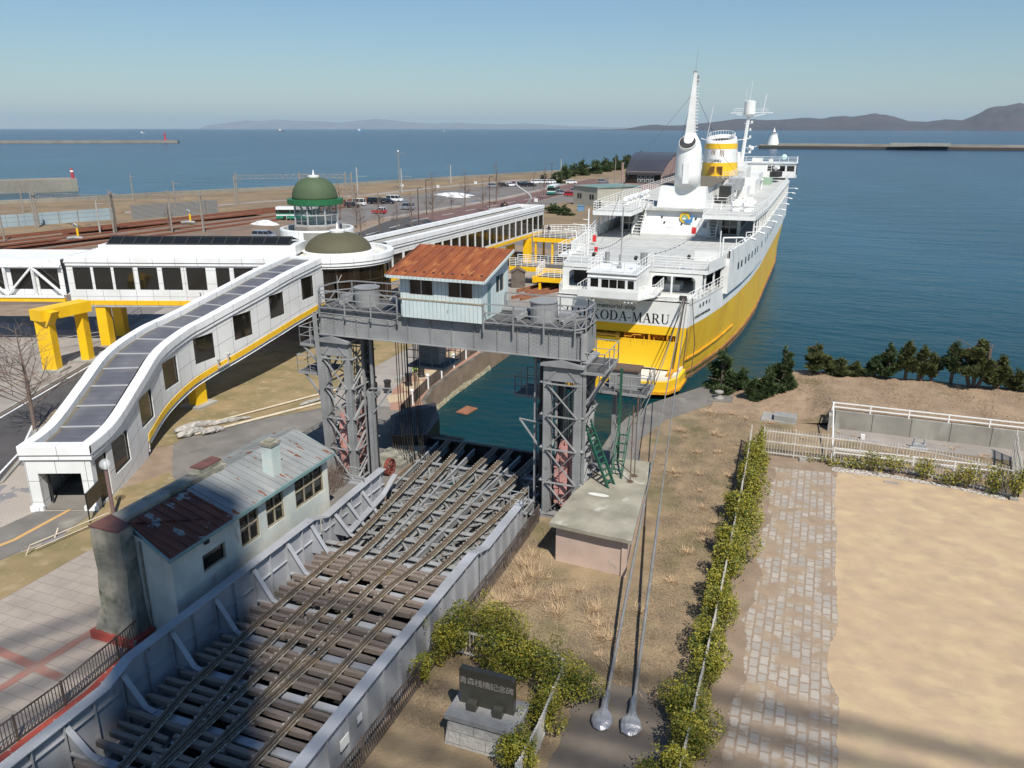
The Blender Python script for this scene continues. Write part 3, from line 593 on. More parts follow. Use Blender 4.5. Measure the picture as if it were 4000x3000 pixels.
stripe("road_marking", [(-47.0, 22), (-47.5, 30.0), (-50.5, 34.2)], 0.16, 3)
stripe("road_marking", [(-44.3, 15), (-44.4, 29.3), (-47.0, 33.2), (-50.5, 36.9)], 0.14, 3)
stripe("road_marking", [(-70, 82), (-82, 125), (-86.6, 164), (-81.8, 228), (-83, 300)], 0.25, 3, dash=(6, 6))
stripe("road_marking", [(-78.9, 139), (-80.6, 159), (-77.0, 199), (-76.6, 290)], 0.2, 3)
mb = MB()
for a, b in zip([(-54.6, 37.2), (-61.1, 53.0), (-68.4, 72.3), (-80.3, 112), (-86.9, 139)], [(-61.1, 53.0), (-68.4, 72.3), (-80.3, 112), (-86.9, 139), (-92.8, 164)]): mb.bar((a[0], a[1], 2.06), (b[0], b[1], 2.06), 0.18, 0.16)
for a, b in zip([(-43.4, 2), (-43.6, 29.3), (-46.3, 33.2)], [(-43.6, 29.3), (-46.3, 33.2), (-49.9, 36.8)]): mb.bar((a[0], a[1], 2.06), (b[0], b[1], 2.06), 0.18, 0.16)
struct(mb.build("kerb", "concrete"))
layer("pavement", [(-54.8, 37.2), (-61.3, 53.0), (-68.6, 72.3), (-80.5, 112), (-87.1, 139), (-95, 139), (-86, 112), (-76, 84), (-66.5, 60), (-59.0, 40), (-56.5, 30), (-55, 2), (-50.2, 2), (-50.8, 28)], "sidewalk", 1)
layer("service_yard", [(-55.1, 2), (-59.2, 40), (-66.7, 60), (-74.2, 58), (-100, 60), (-100, 2)], "sidewalk", 2)
layer("car_park", [(-66.5, 60), (-76, 84), (-86, 112), (-95, 139), (-96, 165), (-90.5, 228), (-92, 300), (-106, 310), (-119, 258), (-122, 214), (-112, 158), (-100, 120), (-88, 92), (-80, 70), (-74, 58)], "lot_asphalt", 1)
layer("car_park_walk", [(-94.0, 166), (-89.0, 228), (-91.0, 300), (-93.0, 300), (-91.2, 228), (-96.5, 166)], "sidewalk", 3)
layer("side_yard", [(-76.0, 199), (-76.0, 330), (-30, 330), (-28.4, 199), (-28.4, 131), (-42, 131), (-60, 139), (-78, 139), (-79.8, 159)], "lot_asphalt", 1)
layer("far_lawn", [(-74.5, 150), (-69, 222), (-52, 222), (-44, 140)], "dry_grass_far", 3)
layer("embankment", [(-122.5, 214), (-119.5, 258), (-106, 311), (-92, 331), (-72, 331), (-60, 478), (-97, 480), (-105.5, 430), (-116.5, 381), (-131.2, 343), (-149.5, 294), (-165, 251), (-178, 225), (-193, 201), (-199.5, 180), (-212.5, 159), (-231, 128), (-200, 90), (-160, 80), (-150, 110), (-138, 160), (-128, 200)], "dry_grass_far", 1)
layer("rail_yard", [(-150, 110), (-138, 160), (-128, 214), (-122.5, 214), (-112, 158), (-100, 120), (-88, 92), (-80, 70), (-100, 60), (-160, 60), (-160, 80)], "ballast", 2)
layer("service_road", [(-166, 150), (-152, 190), (-136, 225), (-131, 262), (-118, 316), (-114, 316), (-127, 262), (-132, 225), (-148.5, 190), (-162, 150)], "sidewalk", 3)
for ti, (a, b) in enumerate((((-150, 92), (-128, 214)), ((-147.5, 92), (-126.3, 214)), ((-141, 92), (-124.5, 214)), ((-137, 88), (-123.4, 205)), ((-131, 84), (-118.5, 185)), ((-126, 84), (-114.5, 165)))):
 L = math.hypot(b[0] - a[0], b[1] - a[1]); nx = (-(b[1] - a[1]) / L * .55, (b[0] - a[0]) / L * .55)
 mb = MB()
 for s in (-1, 1): mb.bar((a[0] + nx[0] * s, a[1] + nx[1] * s, 2.14), (b[0] + nx[0] * s, b[1] + nx[1] * s, 2.14), 0.16, 0.2)
 tag(mb.build("railway_track", "rust_rail"), ["rusty railway track nearest the bay in the yard beyond the wing", "second railway track from the bay in the rail yard", "third railway track from the bay in the rail yard", "third railway track from the car park side", "second railway track from the car park side", "railway track nearest the car park in the rail yard"][ti], "railway track", "tracks in the rail yard")
# sea wall along the embankment
SW = [(-232, 128), (-213, 159), (-200, 180), (-193.7, 201), (-178.7, 225), (-165.6, 251), (-150, 294), (-131.8, 343), (-117, 381), (-106, 430)]
mb = MB()
for a, b in zip(SW, SW[1:]): mb.bar((a[0], a[1], 2.2), (b[0], b[1], 2.2), 1.0, 1.7)
tag(mb.build("sea_wall", "break_conc"), "long low concrete sea wall between the dry embankment and the bay", "sea wall")
# breakwaters and lights
def pier(name, near, w_, top, label, mat="break_conc"):
 (x0, y0), (x1, y1) = near; L = math.hypot(x1 - x0, y1 - y0); d = ((x1 - x0) / L, (y1 - y0) / L); n = (-d[1] * w_, d[0] * w_)
 if n[1] < 0: n = (-n[0], -n[1])
 mb = MB(); mb.prism([(x0, y0), (x1, y1), (x1 + n[0], y1 + n[1]), (x0 + n[0], y0 + n[1])], -2, top)
 return tag(mb.build(name, mat, at=(x1, y1, 0)), label, "breakwater"), d, n
b_, d_, n_ = pier("breakwater", ((-1500, 752), (-962.8, 1034)), 10, 4.2, "long concrete breakwater carrying the red beacon, far out on the left")
t = thing("beacon", (-985, 1032, 4.2), "red beacon tower on the tip of the far left breakwater", "beacon")
mb = MB(); mb.lathe((-985, 1032, 4.2), [(3.0, 0), (3.0, 1.2), (1.5, 1.3), (1.15, 8.5), (1.9, 8.7), (1.9, 9.3), (0.8, 9.4), (0.8, 11.4), (0.1, 12.4)], 10); mb.build("tower", "red_light", t)
b_, d_, n_ = pier("jetty", ((-330, 134.9), (-256.4, 222.8)), 14, 4.3, "short concrete jetty on the left with a small red and white light")
t = thing("beacon", (-262, 226, 4.3), "small red beacon with a white top on the short left jetty", "beacon")
mb = MB(); mb.tube((-262, 226, 4.3), (-262, 226, 6.6), .55, 8); mb.tube((-262, 226, 7.2), (-262, 226, 7.9), .45, 8); mb.build("post", "red_light", t)
mb = MB(); mb.tube((-262, 226, 6.6), (-262, 226, 7.2), .6, 8); mb.build("lamp", "lamp_white", t)
mb = MB(); mb.prism([(-77, 991), (600, 968), (600, 1010), (-77, 1034)], -2, 4.0); mb.prism([(-70, 1005), (600, 982), (600, 996), (-70, 1019)], 3.9, 5.4)
t = thing("breakwater", (-77, 991, 0), "long dark breakwater with the white lighthouse, right of the ship", "breakwater")
mb.build("body", "break_conc", t)
mb = MB()
for a, b in ((60, 118), (262, 320)): mb.box(a, b, 982 - (a + 77) * .034, 988 - (a + 77) * .034, 4, 7.2)
mb.build("parapet", "concrete", t)
mb = MB(); mb.prism([(-76, 990.4), (600, 967.4), (600, 968.2), (-76, 991.4)], -1, 3.0); mb.build("fouled_face", "break_dark", t)
t = thing("lighthouse", (-62, 1008, 5.4), "white conical lighthouse on the tip of the right breakwater", "lighthouse")
mb = MB(); mb.lathe((-62, 1008, 4), [(6.8, 0), (3.7, 12.0), (4.4, 12.2), (4.4, 12.7)], 16); mb.build("tower", "ship_white", t)
mb = MB(); mb.lathe((-62, 1008, 16.7), [(1.6, 0), (1.6, 1.2)], 10); mb.build("lantern", "ship_dark", t)
mb = MB(); mb.lathe((-62, 1008, 17.9), [(1.9, 0), (0.3, 4.2), (0.05, 6.0)], 10); mb.build("roof", "ship_white", t)
def far_ship(px, L, cols, label, d=6500):
 x, y = azdist(px, d); t = thing("ship", (x, y, 0), label, "ship")
 mb = MB(); mb.loft = None
 mb.prism([(x - L / 2, y - L * .09), (x + L * .38, y - L * .09), (x + L / 2, y), (x + L * .38, y + L * .09), (x - L / 2, y + L * .09)], -1, L * 0.10); mb.build("hull", cols[0], t)
 mb = MB(); mb.box(x - L * .42, x - L * .16, y - L * .08, y + L * .08, L * .10, L * .30); mb.box(x - L * .36, x - L * .30, y - 2, y + 2, L * .3, L * .40); mb.build("superstructure", cols[1], t)
far_ship(1100, 50, ("red_brown", "ship_white"), "small red cargo ship on the horizon, leftmost of the far vessels in the middle")
far_ship(1410, 55, ("blue_paint", "ship_white"), "white and blue ship on the horizon left of centre")
far_ship(1737, 24, ("car_silver", "ship_white"), "tiny pale boat on the horizon behind the lamp pole", 6000)
far_ship(556, 22, ("ship_white", "ship_white"), "tiny white boat above the left breakwater", 4500)
# ---------------------------------------------------------------- movable rail bridge (link span)
span = thing("rail_bridge", (-17.35, 28, 2.0), "grey riveted steel ferry rail bridge with three fanned tracks on wooden sleepers", "rail bridge")
def girder(u, sgn, prof, v0, v1, stiff, name, brackets):
 """plate girder in the plane u, sgn = +1 when the track side is towards +u"""
 mb = MB(); zb = 1.15
 top = lambda v: next((a[1] + (b[1] - a[1]) * (v - a[0]) / (b[0] - a[0]) for a, b in zip(prof, prof[1:]) if a[0] <= v <= b[0]), prof[-1][1])
 vs = sorted(set([v0, v1] + [p[0] for p in prof if v0 < p[0] < v1]))
 for a, b in zip(vs, vs[1:]):
  za, zb2 = top(a), top(b)
  mb.mesh([(u - .02, a, zb), (u + .02, a, zb), (u + .02, b, zb), (u - .02, b, zb), (u - .02, a, za), (u + .02, a, za), (u + .02, b, zb2), (u - .02, b, zb2)],
    [(0, 3, 2, 1), (4, 5, 6, 7), (0, 1, 5, 4), (1, 2, 6, 5), (2, 3, 7, 6), (3, 0, 4, 7)])
 mb.build("web", "lsteel", span)
 mb = MB()
 for a, b in zip(vs, vs[1:]): mb.bar((u, a, top(a) + .015), (u, b, top(b) + .015), .46, .035)
 mb.box(u - .22, u + .22, v0, v1, zb - .03, zb)
 mb.build("top_flange", "lsteel", span)
 mb = MB()
 v = v0 + stiff / 2; k = 0
 while v < v1 - .1:
  for s in (-1, 1): mb.box(u + s * .02 if s > 0 else u - .17, u + .17 if s > 0 else u - .02, v - .012, v + .012, zb, top(v) - .01)
  v += stiff; k += 1
 zz_ = 2.95
 mb.box(min(u + sgn * .02, u + sgn * .12), max(u + sgn * .02, u + sgn * .12), v0 + .05, v1 - .05, zz_ - .012, zz_ + .012)
 mb.build("stiffener", "lsteel", span)
 mb = MB(); v = v0 + stiff / 2
 while v < v1 - .1:
  for dv in (-.07, .07):
   z = zb + .8
   while z < top(v) - .08:
    mb.rivet((u + sgn * .021, v + dv, z), (sgn, 0, 0), .022); mb.rivet((u - sgn * .021, v + dv, z), (-sgn, 0, 0), .022); z += .13
  v += stiff
 v = v0
 while v < v1:
  for du in (-.18, .18): mb.rivet((u + du, v, top(v) + .033), (0, 0, 1), .02)
  v += .16
 mb.build("rivets", "lsteel", span)
 for v in brackets:
  mb = MB(); zt = top(v) - .25
  a = [(u + sgn * .03, zt), (u + sgn * .16, zt), (u + sgn * .95, 2.42), (u + sgn * .95, 2.28), (u + sgn * .03, 2.28)]
  mb.yprism([(p[0], p[1]) for p in (a if sgn > 0 else a[::-1])], v - .012, v + .012)
  mb.bar((u + sgn * .12, v, zt + .02), (u + sgn * .98, v, 2.43), .22, .03)
  mb.bar((u + sgn * .98, v, 2.43), (u + sgn * 1.35, v, 2.33), .22, .03)
  mb.build("bracket", "lsteel", span)
LP_ = [(2, 2.9), (10, 3.35), (12.6, 3.45), (16.4, 3.5), (17.5, 3.95), (28.7, 4.0), (29.9, 3.6), (32.0, 3.72), (36.0, 3.85)]
girder(-21.45, 1, LP_, 2, 29.45, 1.2, "girder", [12.3, 14.7, 17.1, 19.5, 21.9, 24.3, 26.7, 28.6])
girder(-21.45, 1, LP_, 29.6, 35.6, 1.0, "girder", [30.6, 31.8, 33.2])
RP_ = [(2, 3.2), (14, 3.6), (21, 3.78), (28.8, 3.85), (30.2, 3.42), (35.2, 3.5)]
girder(-12.95, -1, RP_, 2, 29.45, 1.2, "girder", [])
girder(-12.95, -1, RP_, 29.6, 35.2, 1.0, "girder", [])
# rails: polylines through measured points; each rail is wood/steel with a lighter base flange
RL = [[(-18.0, 11.5), (-19.0, 14.5), (-19.76, 18.4), (-19.95, 22), (-19.98, 27), (-19.98, 30.1), (-20.92, 40.35), (-21.2, 43.6)],
 [(-17.0, 11.5), (-17.94, 14.9), (-18.63, 20.2), (-18.85, 24), (-18.95, 30.3), (-19.79, 40.4), (-20.1, 43.6)],
 [(-17.85, 3), (-17.85, 12), (-17.83, 21.3), (-17.95, 24.3), (-17.95, 30.1), (-17.87, 43.6)],
 [(-16.8, 3), (-16.8, 12), (-16.93, 20.7), (-17.0, 26.8), (-16.80, 30.1), (-16.84, 43.6)],
 [(-17.3, 11), (-16.9, 14), (-16.45, 20.9), (-16.2, 27.0), (-15.72, 30.0), (-14.95, 43.6)],
 [(-16.0, 8), (-15.5, 12), (-15.2, 16.0), (-15.15, 21), (-15.15, 26.0), (-14.71, 30.0), (-14.02, 37.8), (-13.6, 43.6)]]
for pts in RL:
 mb = MB()
 for a, b in zip(pts, pts[1:]):
  mb.bar((*a, 2.60), (*b, 2.60), .10, .07)
 for a, b in zip(pts, pts[1:]): mb.bar((a[0] + .14, a[1], 2.57), (b[0] + .14, b[1], 2.57), .06, .06)
 r_ = mb.build("rail", "rail_top", span)
 mb = MB()
 for a, b in zip(pts, pts[1:]):
  mb.bar((a[0] + .03, a[1], 2.515), (b[0] + .03, b[1], 2.515), .34, .045)
  L = math.hypot(b[0] - a[0], b[1] - a[1]); k = int(L / .3)
  for i in range(k):
   t_ = (i + .5) / k; p = (a[0] + (b[0] - a[0]) * t_, a[1] + (b[1] - a[1]) * t_)
   mb.box(p[0] - .17, p[0] - .10, p[1] - .05, p[1] + .05, 2.53, 2.57); mb.box(p[0] + .18, p[0] + .235, p[1] - .05, p[1] + .05, 2.53, 2.57)
 mb.build("base_plate", "rail_web", r_)
# longitudinal bearers below the rails in the outer, open part
for pts in RL:
 mb = MB(); A_ = pts[-2] if pts[-2][1] > 29 and len(pts) < 1 else None
 q = [p for p in pts if p[1] >= 29.9]
 for a, b in zip(q, q[1:]):
  mb.bar((a[0], a[1], 2.24), (b[0], b[1], 2.24), .05, .50); mb.bar((a[0], a[1], 2.475), (b[0], b[1], 2.475), .30, .03); mb.bar((a[0], a[1], 2.0), (b[0], b[1], 2.0), .26, .03)
 mb.build("bearer", "span_steel", span)
for a, b in (((-18.74, 34.8), (-19.17, 43.2)), ((-16.31, 34.4), (-16.02, 43.2)), ((-21.3, 36), (-21.9, 43.6)), ((-13.2, 35.5), (-13.2, 43.6)), ((-18.4, 29.9), (-18.7, 34.6)), ((-16.4, 29.9), (-16.3, 34.4))):
 mb = MB(); mb.bar((*a, 2.40), (*b, 2.40), .12, .06); mb.bar((*a, 2.2), (*b, 2.2), .04, .35); mb.build("bearer", "span_steel", span)
# cross girders of the open part
CG = [29.75, 31.35, 32.95, 34.55, 36.15, 37.75, 40.4]
for v in CG:
 x0 = -21.4 if v < 36 else -21.6 - (v - 36) * .08; x1 = -13.0
 mb = MB(); mb.box(x0, x1, v - .02, v + .02, 1.5, 2.30); mb.box(x0, x1, v - .15, v + .15, 2.30, 2.335); mb.box(x0, x1, v - .13, v + .13, 1.47, 1.5)
 u = x0 + .4
 while u < x1: mb.box(u - .01, u + .01, v - .12, v + .12, 1.5, 2.3); u += .52
 mb.build("cross_girder", "span_steel", span)
mb = MB()
for v0, v1 in zip(CG, CG[1:]):
 for k in range(5):
  a = -21.0 + k * 1.55; mb.bar((a, v0 + .1, 2.20), (a + 1.4, v1 - .1, 2.20), .11, .03); mb.bar((a + 1.4, v0 + .1, 2.16), (a, v1 - .1, 2.16), .11, .03)
  mb.bar((a + .7, v0, 2.36), (a + 1.0, v1, 1.9), .08, .08)
mb.build("bracing", "span_steel", span)
mb = MB(); mb.box(-22.9, -13.1, 43.7, 43.78, 1.0, 2.5); mb.box(-22.9, -13.1, 43.6, 43.9, 2.5, 2.55)
for k in range(12): mb.box(-22.7 + k * .85, -22.66 + k * .85, 43.5, 43.7, 1.2, 2.5)
mb.build("end_girder", "black_steel", span)
# pale cross beams and sleepers of the landward part
for i in range(12):
 v = 29.15 - 2.4 * i
 if v < 3: break
 mb = MB(); mb.box(-21.3, -13.1, v - .16, v + .16, 2.22, 2.30); mb.box(-21.3, -13.1, v - .02, v + .02, 1.3, 2.22); mb.build("cross_girder", "lsteel", span)
mb = MB()
for u in (-20.4, -18.9, -17.4, -15.9, -14.4): mb.box(u - .06, u + .06, 3, 29.3, 1.5, 1.95)
mb.build("stringer", "span_steel", span)
r = random.Random(11); nS = 0
for i in range(12):
 for k in (1, 2, 3, 4):
  v = 29.15 - 2.4 * i - .48 * k
  if v < 10: continue
  lim = [p[0] for p in (RL[0][2:6])]
  segs = [(-20.87 + r.uniform(-.15, .2), -18.4 + r.uniform(-.3, .3)), (-18.55 + r.uniform(-.2, .2), -16.35 + r.uniform(-.2, .2)), (-16.9 + r.uniform(-.2, .3), -14.0 + r.uniform(-.4, .3))]
  for (a, b) in segs:
   nS += 1
   if nS > 96: continue
   mb = MB(); dv = r.uniform(-.10, .10); tl = r.uniform(-.05, .05); h = r.uniform(-.012, .012)
   y = v + dv + (0.0 if a < -18.7 else (.10 if a < -17 else -.05))
   n = 5; hw = r.uniform(.088, .108); W = []
   for q in range(n + 1):
    x = a + (b - a) * q / n; j = r.uniform(-.012, .012); e = .02 if q in (0, n) else 0
    W += [(x, y - hw + e + j + tl * (q / n - .5), 2.28), (x, y + hw - e + j + tl * (q / n - .5), 2.28), (x, y + hw - e + tl * (q / n - .5) + j, 2.50 + h - e * r.random()), (x, y - hw + e + tl * (q / n - .5) + j, 2.50 + h - e * r.random())]
   fs = [(3, 2, 1, 0), (4 * n, 4 * n + 1, 4 * n + 2, 4 * n + 3)]
   for q in range(n):
    o = 4 * q; fs += [(o + 3, o + 7, o + 6, o + 2), (o + 1, o + 2, o + 6, o + 5), (o, o + 4, o + 7, o + 3), (o, o + 1, o + 5, o + 4)]
   mb.mesh(W, fs); mb.build("sleeper", "sleeper", span)
# walkway lip on the left of the open part
mb = MB(); mb.bar((-20.6, 30.6, 2.55), (-20.9, 34.6, 2.75), .35, .06); mb.bar((-20.9, 34.6, 2.75), (-21.0, 36.2, 3.3), .3, .06)
for v in (31, 32.2, 33.4, 34.6): mb.bar((-21.4, v, 2.4), (-20.8, v, 2.6), .1, .1)
mb.build("walkway_lip", "lsteel", span)
mb = MB(); mb.rail([(-22.3, 33.6, 3.7), (-21.4, 33.6, 3.7)], .95, 2, .9, .03); mb.box(-22.4, -21.3, 33.5, 34.4, 3.66, 3.72); mb.rail([(-12.6, 34.4, 3.5), (-13.3, 34.4, 3.5)], .9, 2, .7, .03); mb.rail([(-12.6, 34.4, 3.5), (-12.6, 35.2, 3.5)], .9, 2, .7, .03)
mb.build("railing", "gsteel", span)
mb = MB(); mb.box(-12.70, -12.705, 18.6, 18.9, 2.9, 3.2); mb.box(-12.76, -12.73, 17.6, 18.1, 2.6, 3.0); mb.build("notice", "ship_white", span)
# ---------------------------------------------------------------- lift gantry
gan = thing("lift_gantry", (-18, 38.5, 2.0), "grey riveted steel portal gantry spanning the rail bridge, two lattice towers and a plate beam", "gantry")
V0, V1 = 36.8, 39.4
def colm(u, v, z0, z1, w_=.40, d_=.36):
 mb = MB(); mb.box(u - w_ / 2, u + w_ / 2, v - .02, v + .02, z0, z1)
 for s in (-1, 1): mb.box(u + s * w_ / 2 - .015, u + s * w_ / 2 + .015, v, v + d_, z0, z1) if v < 38 else mb.box(u + s * w_ / 2 - .015, u + s * w_ / 2 + .015, v - d_, v, z0, z1)
 z = z0 + .1
 while z < z1:
  for s in (-1, 1):
   mb.rivet((u + s * w_ * .34, v - .021, z), (0, -1, 0), .038); mb.rivet((u + w_ / 2 + .015, v + .12 * (1 if v < 38 else -1), z), (1, 0, 0), .028)
  z += .17
 return mb.build("column", "gsteel", gan)
def lattice(pa, pb, z0, z1, zs, off, name="bracing"):
 mb = MB(); o = Vector(off)
 for a, b in zip(zs, zs[1:]):
  mb.bar(V(pa[0], pa[1], a) + o, V(pb[0], pb[1], b) + o, .13, .03); mb.bar(V(pb[0], pb[1], a) + o * 2, V(pa[0], pa[1], b) + o * 2, .13, .03)
 for z in zs: mb.bar(V(pa[0], pa[1], z) + o * 3, V(pb[0], pb[1], z) + o * 3, .15, .04)
 return mb.build(name, "gsteel", gan)
ZS = [2.25, 4.1, 6.0, 7.85, 9.6]
for ua, ub in ((-25.62, -24.15), (-12.2, -10.55)):
 for u in (ua, ub):
  for v in (V0, V1): colm(u, v, 2.0, 10.75)
 lattice((ua, V0 - .03), (ub, V0 - .03), 0, 0, ZS, (0, -.03, 0)); lattice((ua, V1), (ub, V1), 0, 0, ZS, (0, .03, 0))
 lattice((ub + .23, V0), (ub + .23, V1), 0, 0, ZS, (.03, 0, 0)); lattice((ua - .23, V0), (ua - .23, V1), 0, 0, ZS, (-.03, 0, 0))
 mb = MB()
 for v in (V0 - .035, V1 + .035):
  mb.yprism([(ua - .15, 9.75), (ub + .15, 9.75), (ub + .15, 10.7), (ua - .15, 10.7)], v - .012, v + .012)
 mb.bar((ua, V0 - .07, 9.8), ((ua + ub) / 2 - .1, V0 - .07, 10.6), .12, .03, up=(0, 1, 0)); mb.bar((ub, V0 - .07, 9.8), ((ua + ub) / 2 + .1, V0 - .07, 10.6), .12, .03, up=(0, 1, 0))
 mb.yprism([(ua - .3, 10.55), (ub + .35, 10.55), (ub + .35, 10.68), ((ua + ub) / 2, 10.95), (ua - .3, 10.68)], V0 - .25, V1 + .2)
 mb.build("head_plate", "gsteel", gan)
 mb = MB(); mb.box(ua - .25, ub + .3, V0 - .15, V0 + .5, 1.95, 2.25); mb.box(ua - .25, ub + .3, V1 - .5, V1 + .15, 1.95, 2.25); mb.build("base_plate", "gsteel", gan)
 # counterweight hanging inside
 cu = (ua + ub) / 2
 mb = MB(); mb.box(ua + .28, ub - .28, 37.4, 38.9, 2.6, 4.7)
 for k in range(3): mb.box(ua + .25, ub - .25, 37.36, 38.94, 2.9 + k * .6, 2.98 + k * .6)
 mb.box(cu - .22, cu + .22, 37.3, 39.0, 2.5, 6.0); mb.bar((ua + .35, 37.4, 4.7), (cu - .1, 37.4, 6.3), .14, .2); mb.bar((ub - .35, 37.4, 4.7), (cu + .1, 37.4, 6.3), .14, .2)
 mb.bar((ub - .3, 39, 4.6), (ub - .3, 39, 6.6), .3, .3)
 for z in (2.75, 3.1, 3.4, 3.75, 4.1, 4.5, 5, 5.4, 5.8):
  for du in (-.14, .14): mb.rivet((cu + du, 37.3, z), (0, -1, 0), .03)
 mb.build("counterweight", "pink_steel", gan)
 mb = MB()
 for k in range(4): mb.tube((cu - .3 + .2 * k, 38.6, 6), (cu - .3 + .2 * k, 38.6, 10.8), .03, 4)
 mb.build("hoist_cable", "cable_black", gan)
def beam(v, f):
 mb = MB(); mb.box(-25.75, -10.45, v - .02, v + .02, 11.0, 12.4)
 for z in (10.98, 12.42): mb.box(-25.75 if z < 12 else -25.6, -10.4, v - .2, v + .2, z - .02, z + .02)
 us = [-25.6, -24.75, -24.1, -23.3, -22.5, -21.3, -20.1, -18.75, -17.5, -16.2, -14.9, -13.8, -13.15, -12.1, -11.55, -10.6]
 if f < 0:
  for u in us:
   z = 11.1
   while z < 12.35: mb.rivet((u + .07, v - .02, z), (0, -1, 0), .038); z += .17
  u = -25.6
  while u < -10.5: mb.rivet((u, v - .02, 11.07), (0, -1, 0), .034); mb.rivet((u + .05, v - .02, 11.17), (0, -1, 0), .034); u += .18
  for a, b in ((-25.5, -24.9), (-24.6, -22.7), (-13.7, -12.2), (-12.0, -10.7), (-18.3, -18.0)):
   u = a
   while u < b:
    z = 11.3
    while z < 12.35: mb.rivet((u, v - .02, z + (.1 if int((u - a) / .19) % 2 else 0)), (0, -1, 0), .04); z += .2
    u += .19
 b_ = mb.build("beam", "gsteel", gan)
 mb = MB()
 for u in us: mb.box(u - .015, u + .015, v - .09 if f < 0 else v + .02, v - .02 if f < 0 else v + .09, 11.0, 12.4)
 mb.build("stiffener", "gsteel", b_)
beam(V0, -1); beam(V1, 1)
mb = MB(); mb.lathe((-10.4, 36.9, 11.0), [(0.28, 0), (0.28, 1.4)], 8, False, -1.57, 0.2); mb.box(-10.45, -10.40, V0, V1, 11.0, 12.2); mb.box(-25.78, -25.73, V0, V1, 11.0, 12.3); mb.build("end_plate", "gsteel", gan)
mb = MB(); mb.box(-25.7, -10.5, V0 - .1, V1 + .1, 12.46, 12.52); mb.build("deck", "grating", gan)
def truss_rail(pts, z, h=1.0):
 mb = MB()
 for si, (a, b) in enumerate(zip(pts, pts[1:])):
  L = math.hypot(b[0] - a[0], b[1] - a[1]); k = max(1, round(L / 1.6))
  for i in range(k + 1):
   p = (a[0] + (b[0] - a[0]) * i / k, a[1] + (b[1] - a[1]) * i / k)
   if i or not si: mb.bar((*p, z - .5), (*p, z + h), .07, .07)
   if i < k:
    q = (a[0] + (b[0] - a[0]) * (i + 1) / k, a[1] + (b[1] - a[1]) * (i + 1) / k)
    m_ = ((p[0] + q[0]) / 2, (p[1] + q[1]) / 2); mb.bar((*p, z + h * .55), (*m_, z + .05), .04, .04); mb.bar((*q, z + h * .55), (*m_, z + .05), .04, .04)
  for zz_ in (z + h, z + h * .55, z + .05): mb.bar((*a, zz_), (*b, zz_), .075 if zz_ > z + .9 * h else .05, .06)
 return mb.build("railing", "gsteel", gan)
truss_rail([(-25.9, 38.9), (-26.0, 37.4), (-25.5, 36.55), (-20.6, 36.55)], 12.5)
truss_rail([(-15.6, 36.55), (-10.7, 36.55), (-10.3, 37.1), (-10.3, 38.6), (-10.9, 39.6), (-15.6, 39.7)], 12.5)
truss_rail([(-25.9, 38.9), (-25.3, 39.7), (-20.6, 39.7)], 12.5)
for u in (-23.4, -12.9):
 mb = MB(); mb.lathe((u, 38.2, 12.5), [(.70, 0), (.70, 1.0), (.74, 1.0), (.74, 1.06), (.3, 1.1)], 18); mb.build("machine_housing", "gsteel", gan, smooth=False)
mb = MB()
for u in (-24.8, -14.2, -11.7): mb.box(u - .3, u + .3, 38, 38.8, 12.5, 13.0); mb.bar((u, 37.5, 12.6), (u + .5, 38.4, 12.9), .2, .2)
mb.tube((-22.2, 38.7, 12.8), (-21, 38.7, 12.8), .15, 8); mb.tube((-14.2, 38.7, 12.8), (-15.4, 38.7, 12.8), .15, 8)
mb.build("machinery", "gsteel", gan)
mb = MB(); mb.tube((-24.5, 37.0, 12.5), (-24.5, 37.0, 14.3), .02, 5); mb.tube((-24.5, 37.0, 13.9), (-24.4, 37.3, 14.3), .02, 4); mb.build("aerial", "gsteel", gan)
# guide posts and dark lifting screws on the inner side of both towers
for s, u in ((1, -23.35), (-1, -12.9)):
 mb = MB(); mb.tube((u, 38.2, 2.1), (u, 38.2, 11), .17, 10); mb.tube((u, 38.2, 7.0), (u, 38.2, 7.9), .26, 12); mb.build("lifting_screw", "black_steel", gan)
 mb = MB()
 for du, dv in ((s * -.45, -.2), (s * -.3, .5), (s * .25, -.45)): mb.bar((u + du, 38.2 + dv, 2.1), (u + du, 38.2 + dv, 11 if dv < 0 else 7.6), .13, .13)
 if s > 0: mb.bar((u + .25, 37.4, 2.2), (u + .25, 37.4, 7.6), .22, .22)
 mb.box(u - .3, u + .3, 37.9, 38.5, 7.1, 7.4)
 mb.build("guide_post", "gsteel", gan)
mb = MB(); mb.bar((-12.3, 37.6, 7.0), (-14.0, 37.6, 7.15), .06); mb.bar((-14.0, 37.6, 7.15), (-12.45, 37.4, 5.3), .1, .06); mb.bar((-23.2, 37.6, 7.75), (-21.9, 37.8, 7.85), .06); mb.bar((-21.9, 37.8, 7.85), (-23.1, 37.6, 6.2), .07)
mb.build("arm", "gsteel", gan)
mb = MB(); r = random.Random(4)
for k in range(11):
 u = -22.9 + .12 * k + r.uniform(-.03, .03); v = 40.6 + r.uniform(-.4, .5); mb.path([(u, v, 10.9), (u + .02, v, 6.5), (u + .1, v + .1, 3.4), (u + .3, v, 2.1)], .028, 4)
mb.build("hanging_cable", "cable_black", gan)
mb = MB()
for k in range(6): mb.tube((-25.98 + .06 * k, 36.55 - .02 * k, 12.2), (-25.75 + .05 * k, 36.55, 2.4), .028, 5)
for k in range(3): mb.path([(-10.3 + .06 * k, 36.75, 12.1), (-10.25 + .06 * k, 36.9, 6.5), (-10.28 + .06 * k, 36.9, 4.2)], .03, 5)
mb.path([(-25.9, 36.6, 12.25), (-23, 36.55, 12.2), (-21, 36.55, 12.15), (-20.5, 36.5, 12.35)], .025, 4)
mb.build("conduit", "gsteel", gan)
mb = MB(); r = random.Random(17)
